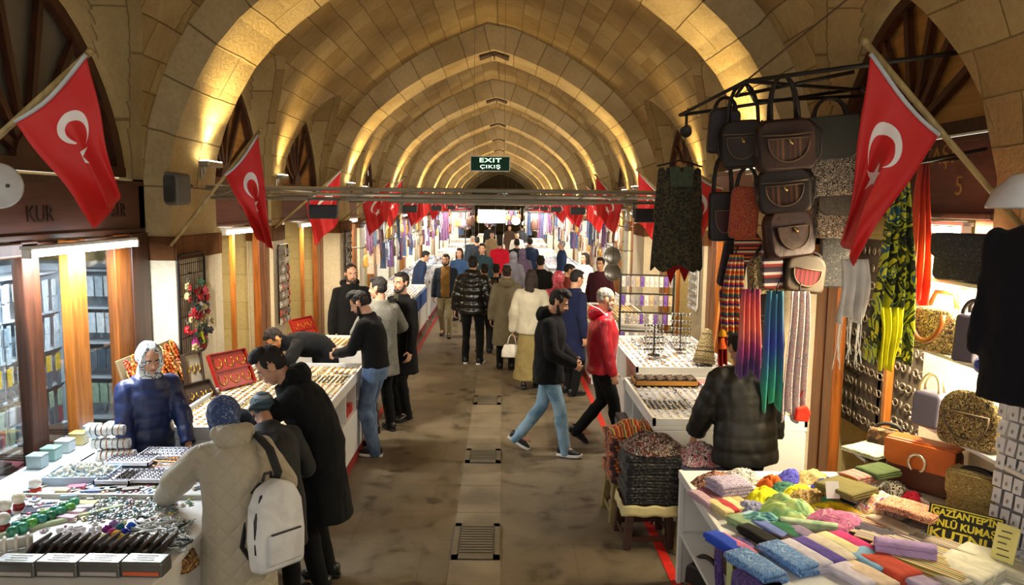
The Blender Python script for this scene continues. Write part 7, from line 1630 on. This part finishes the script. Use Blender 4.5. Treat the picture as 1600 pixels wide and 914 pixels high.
e = MB(); e.ell((0, 0, 0), (.02, .014, .010), None, 8, 5); HEAP = e.mesh('trinket', SILVER, True)
for k in range(120): place(HEAP, 'trinket', (2.0+random.uniform(-.36, .36), 9.25+random.uniform(-.36, .36), .925+random.random()*.03), (random.random()*3, random.random()*3, 0), 'small silver trinket in the heap at the back of the silver counter', 'trinket', 'silver trinkets heaped on the counter', random.uniform(.7, 1.4))
# framed rack of hanging tags at the back, metal plates
fr = empty('tag_rack', (2.0, 10.3, 0), R(-8), 'black framed rack with rows of hanging tags behind the man in red', 'rack')
for s in (-1, 1): box_obj('upright', (s*.36, 0, .85), (.03, .03, 1.7), M_IRON, fr, 0)
for z in (1.68, 1.42, 1.16, .9): box_obj('rail', (0, 0, z), (.72, .02, .02), M_IRON, fr, 0)
for s in (-1, 1): box_obj('foot', (s*.36, 0, .015), (.04, .4, .03), M_IRON, fr, 0)
TG = []
for c_ in ('#c8c4bc', '#8a8484', '#d8d4d0', '#6a4a9a', '#b8a080', '#a8a09a'): e = MB(); e.box((0, 0, -.08), (.05, .01, .14)); e.ell((0, -.01, -.09), (.014, .008, .03), None, 8, 5); TG.append(e.mesh('hanging_tag', plain(c_, .4, var=.2, vs=30)))
for r_ in range(4):
    for k in range(11): place(random.choice(TG), 'hanging_tag', Vector((2.0, 10.3, 0))+Matrix.Rotation(R(-8), 3, 'Z') @ Vector((-.32+.064*k, -.018, 1.67-.26*r_)), (0, 0, R(-8+random.uniform(-10, 10))), 'small card tag hanging on the black framed rack', 'tag', 'tags on the framed rack')
for k, (x, y, c_) in enumerate(((958, 400, '#8a8a84'), (958, 425, '#7a7a72'))):
    p = on_y(x, y, 13.2); o = empty('metal_plate', p, 0, ['upper engraved metal plate hanging by the right doorway', 'lower engraved metal plate hanging by the right doorway'][k], 'plate', 'engraved plates by the right doorway', rot=(R(90), 0, R(-30)))
    MB().lathe([(.001, 0), (.10, .0), (.15, .02), (.16, .03), (.165, .02), (.10, -.01), (.001, -.01)], (0, 0, 0), 24).build('plate_body', plain(c_, .3, .8, var=.2, vs=20), o, smooth=True)
    MB().tube([(0, .16, .02), (0, .3, .01), (0, .75, 0)], .004, 5).build('cord', M_IRON, o)
packed_panel('white wire panel with rows of silver chains on the second right pier', XC+WALLX-.06, 11.2, 1.55, .46, .9, 1, 7, 6, M_WHITE, ('#d8d8d6', '#c0c0c0', '#a8a8a8')); packed_panel('panel of silver packets on the near right pier behind the man in black', 2.60, 7.5, 1.5, .6, 1.0, 1, 7, 6, M_WHITE, ('#c8c8c4', '#9a9a98', '#b0a898'))
e = MB(); e.tube([(2.5, 8.9, 0), (2.62, 8.95, 1.5)], .014, 8); props(e.build('broom_stick', M_PALEWOOD, smooth=True), 'wooden pole leaning on the right pier behind the silver counter', 'pole')
# counters along the right side, farther
for q, (a, b_, lb) in enumerate(((10.9, 13.4, 'white counter beside the man in navy coat'), (14.1, 15.4, 'white counter carrying a round lamp'), (16.3, 19.9, 'white counter far along the right side'), (20.9, 26, 'white counter farthest along the right side'))):
    o, cells = jewel_counter(lb, 1.30, 2.3, a, b_, .84, (2, 4), None, cubby=False, panel=M_WHITE)
    for k, c in enumerate(cells): fill(c, .84, 'plain', 'gold' if q < 1 else 'silver', 'tray of %s jewellery, %s row of the %s' % ('gold' if q < 1 else 'silver', word(k % 4), lb.replace('white counter', 'counter', 1)), 'trays on the right counters')
gl_ = empty('round_lamp', (1.70, 14.4, .86), 0, 'round lit paper lamp on the right counter', 'lamp'); MB().ell((0, 0, .16), (.15, .15, .14), None, 18, 12).build('lamp_globe', glow((1, .66, .3), 1.6), gl_, smooth=True); MB().lathe([(.06, 0), (.06, .02), (.02, .03)], (0, 0, 0), 14).build('lamp_foot', M_BLACK, gl_)
# goods hanging along both walls farther down: scarves, bags, chains, and heaps on the counters
PAL = ['#b8a080', '#8a8090', '#c8c4c0', '#6a4a6a', '#c89a4a', '#a84a2a', '#4a5a7a', '#d8d0c0', '#7a6a5a', '#c8b0a0', '#5a3a2a', '#98a0a8']
HM = []
for i, c_ in enumerate(PAL):
    rd = random.Random(i); e = MB()
    if i % 3 == 0: e.grid(lambda u, v: Vector((.02*math.sin(v*18+u*3), (v-.5)*.16*(1-.3*(1-u)), -u*.6)), 8, 18); nm_ = 'hanging_cloth'
    elif i % 3 == 1: e.rings([[Vector((.04*math.cos(t)*k, .10*math.sin(t)*k, z)) for t in (2*math.pi*j/10 for j in range(10))] for z, k in ((-.42, .9), (-.38, 1.1), (-.22, 1.0), (-.16, .6))]); e.tube([(0, -.06, -.18), (0, -.03, -.04), (0, 0, 0), (0, .03, -.04), (0, .06, -.18)], .008, 5); nm_ = 'small_bag'
    else:
        e.tube([(.01*math.sin(k*2), .035*math.sin(2*math.pi*k/14), -.22+.22*math.cos(2*math.pi*k/14)) for k in range(15)], .012, 5); e.ell((0, 0, -.46), (.02, .03, .04), None, 8, 5); nm_ = 'necklace'
    HM.append((nm_, e.mesh(nm_, plain(c_, .5, var=.3, vs=25), True)))
CATS = {'hanging_cloth': ('cloth', 'coloured cloth hanging along the far shop fronts', 'cloths hanging along the far shops'), 'small_bag': ('bag', 'small bag hanging along the far shop fronts', 'bags hanging along the far shops'), 'necklace': ('necklace', 'long string of beads hanging along the far shop fronts', 'bead strings hanging along the far shops')}
for side in (-1, 1):
    rl = MB()
    for z in (2.2, 1.7): rl.tube([(XC+side*2.72, 15.6, z), (XC+side*2.72, 46, z)], .012, 6)
    for k in range(8):
        for z in (2.2, 1.7): rl.tube([(XC+side*2.72, 15.7+4.3*k, z), (XC+side*3.6, 15.7+4.3*k, z)], .01, 5)
    props(rl.build('goods_rail', M_IRON), 'long black rails along the far %s shops carrying goods' % ('left' if side < 0 else 'right'), 'rail')
    for z in (2.2, 1.7):
        y = 16.0
        while y < 45:
            n_, me = random.choice(HM); c_ = CATS[n_]
            if not (side > 0 and y < 17.5 and z < 2): place(me, n_, (XC+side*2.70, y, z-.01), (0, 0, R(random.uniform(-25, 25)+(70 if n_ == 'hanging_cloth' else 0))), c_[1], c_[0], c_[2], random.uniform(.8, 1.15))
            y += random.uniform(.18, .42)*(1 if y < 26 else 1.7)
e = MB(); e.ell((0, 0, .03), (.06, .05, .035), None, 10, 6); HP = [e.mesh('goods_bundle', plain(c_, .4, var=.3, vs=30), True) for c_ in ('#d8d8d8', '#c8ccd4', '#b8a890', '#e0dcd4', '#98a4b4', '#c8b8a8')]
for side, rng in ((-1, ((17.1, 20.5), (21.3, 24.9), (12.0, 13.5))), (1, ((16.4, 19.8), (21.0, 25.9), (14.6, 15.3)))):
    for a, b_ in rng:
        for k in range(40): place(random.choice(HP), 'goods_bundle', (side*random.uniform(1.75, 2.15)+(-.2 if side < 0 else 0), random.uniform(a, b_), .862+random.random()*.03), (0, 0, random.random()*3), 'pale bundle of small goods lying on a far counter', 'bundle', 'goods heaped on the far counters', random.uniform(.7, 1.5))
bl = box_obj('blue_cloth', (-1.61, 15.0, .70), (.02, 2.2, .30), cloth('#3a5a9a'), None, .004); props(bl, 'blue cloth hung over the front of the counter by the khaki trousers', 'cloth')
# stalls closing the far end of the street
for k, (x, y) in enumerate(((-1.9, 29), (-1.8, 33), (-1.9, 38), (1.5, 29.5), (1.5, 34), (1.6, 39), (-.9, 45), (.6, 46))):
    o = empty('far_stall', (x, y, 0), 0, ['white stall, first of the far left ones', 'white stall, second of the far left ones', 'white stall, third of the far left ones', 'white stall, first of the far right ones', 'white stall, second of the far right ones', 'white stall, third of the far right ones', 'stall with hanging goods closing the street, left one', 'stall with hanging goods closing the street, right one'][k], 'stall', 'far stalls')
    box_obj('counter_body', (0, 0, .42), (1.1, 2.2, .84), plain('#c8c4bc', .5), o); box_obj('display_top', (0, 0, .88), (1.0, 2.1, .08), mottled(['#d8d4cc', '#b8a890', '#8a8078', '#e0dcd4'], 20), o)
    for s in (-1, 1): box_obj('post', (s*.5, 0, 1.3), (.04, .04, 2.4), M_IRON, o)
    box_obj('rail', (0, 0, 2.35), (1.1, .04, .04), M_IRON, o)
    for j in range(9): n_, me = random.choice(HM); place(me, 'hanging_item', (-.45+.11*j, 0, 2.33), (0, 0, R(90+random.uniform(-20, 20))), parent=o, sc=random.uniform(1.2, 1.8))
    lamp_area('stall_light', (x, y-.4, 2.5), (x, y-.2, 0), .9, .1, 26, (1, .93, .8))

o = empty('display_box', (1.17, 6.95, .0), 0, 'dark display box of small goods on the street side of the ring counter', 'display')
box_obj('box_body', (0, 0, .32), (.10, .42, .60), plain('#15181c', .5), o, .006); box_obj('shelf_strip', (-.052, 0, .04), (.012, .42, .06), plain('#a8c0d8', .4), o, 0); box_obj('goods_panel', (-.052, 0, .34), (.008, .38, .48), mottled(['#1a2024', '#3a4a50', '#20282c', '#6a8088'], 40), o, 0)

p = on_y(768, 338, 43.5); o = empty('light_box', p, 0, 'bright white light box sign over the far end of the street', 'sign'); box_obj('frame', (0, .03, 0), (1.6, .06, .8), M_STEEL, o); box_obj('lit_face', (0, -.006, 0), (1.52, .012, .72), glow((1, .97, .92), 5.0), o, 0)
for s_ in (-.7, .7): MB().tube([(s_, .03, .4), (s_, .03, 2.8)], .012, 6).build('hanging_rod', M_IRON, o)
for k, (x, y) in enumerate(((806, 345), (822, 350), (838, 343), (722, 348))):
    p = on_y(x, y, 38+2*k); o = empty('hanging_lamp', p, 0, ['first', 'second', 'third', 'fourth'][k]+' warm globe lamp hanging at the far end of the street', 'lamp', 'warm lamps at the far end'); MB().ell((0, 0, 0), (.22, .22, .20), None, 14, 9).build('globe', glow((1, .72, .3), 8.0), o, smooth=True); MB().tube([(0, 0, .18), (0, 0, 1.9)], .01, 5).build('cord', M_IRON, o)
    l = bpy.data.lights.new('lamp_light', 'POINT'); l.energy = 60; l.color = (1, .75, .4); l.shadow_soft_size = .25; lo = bpy.data.objects.new('lamp_light', l); COL.objects.link(lo); lo.location = p+Vector((0, 0, -.45))
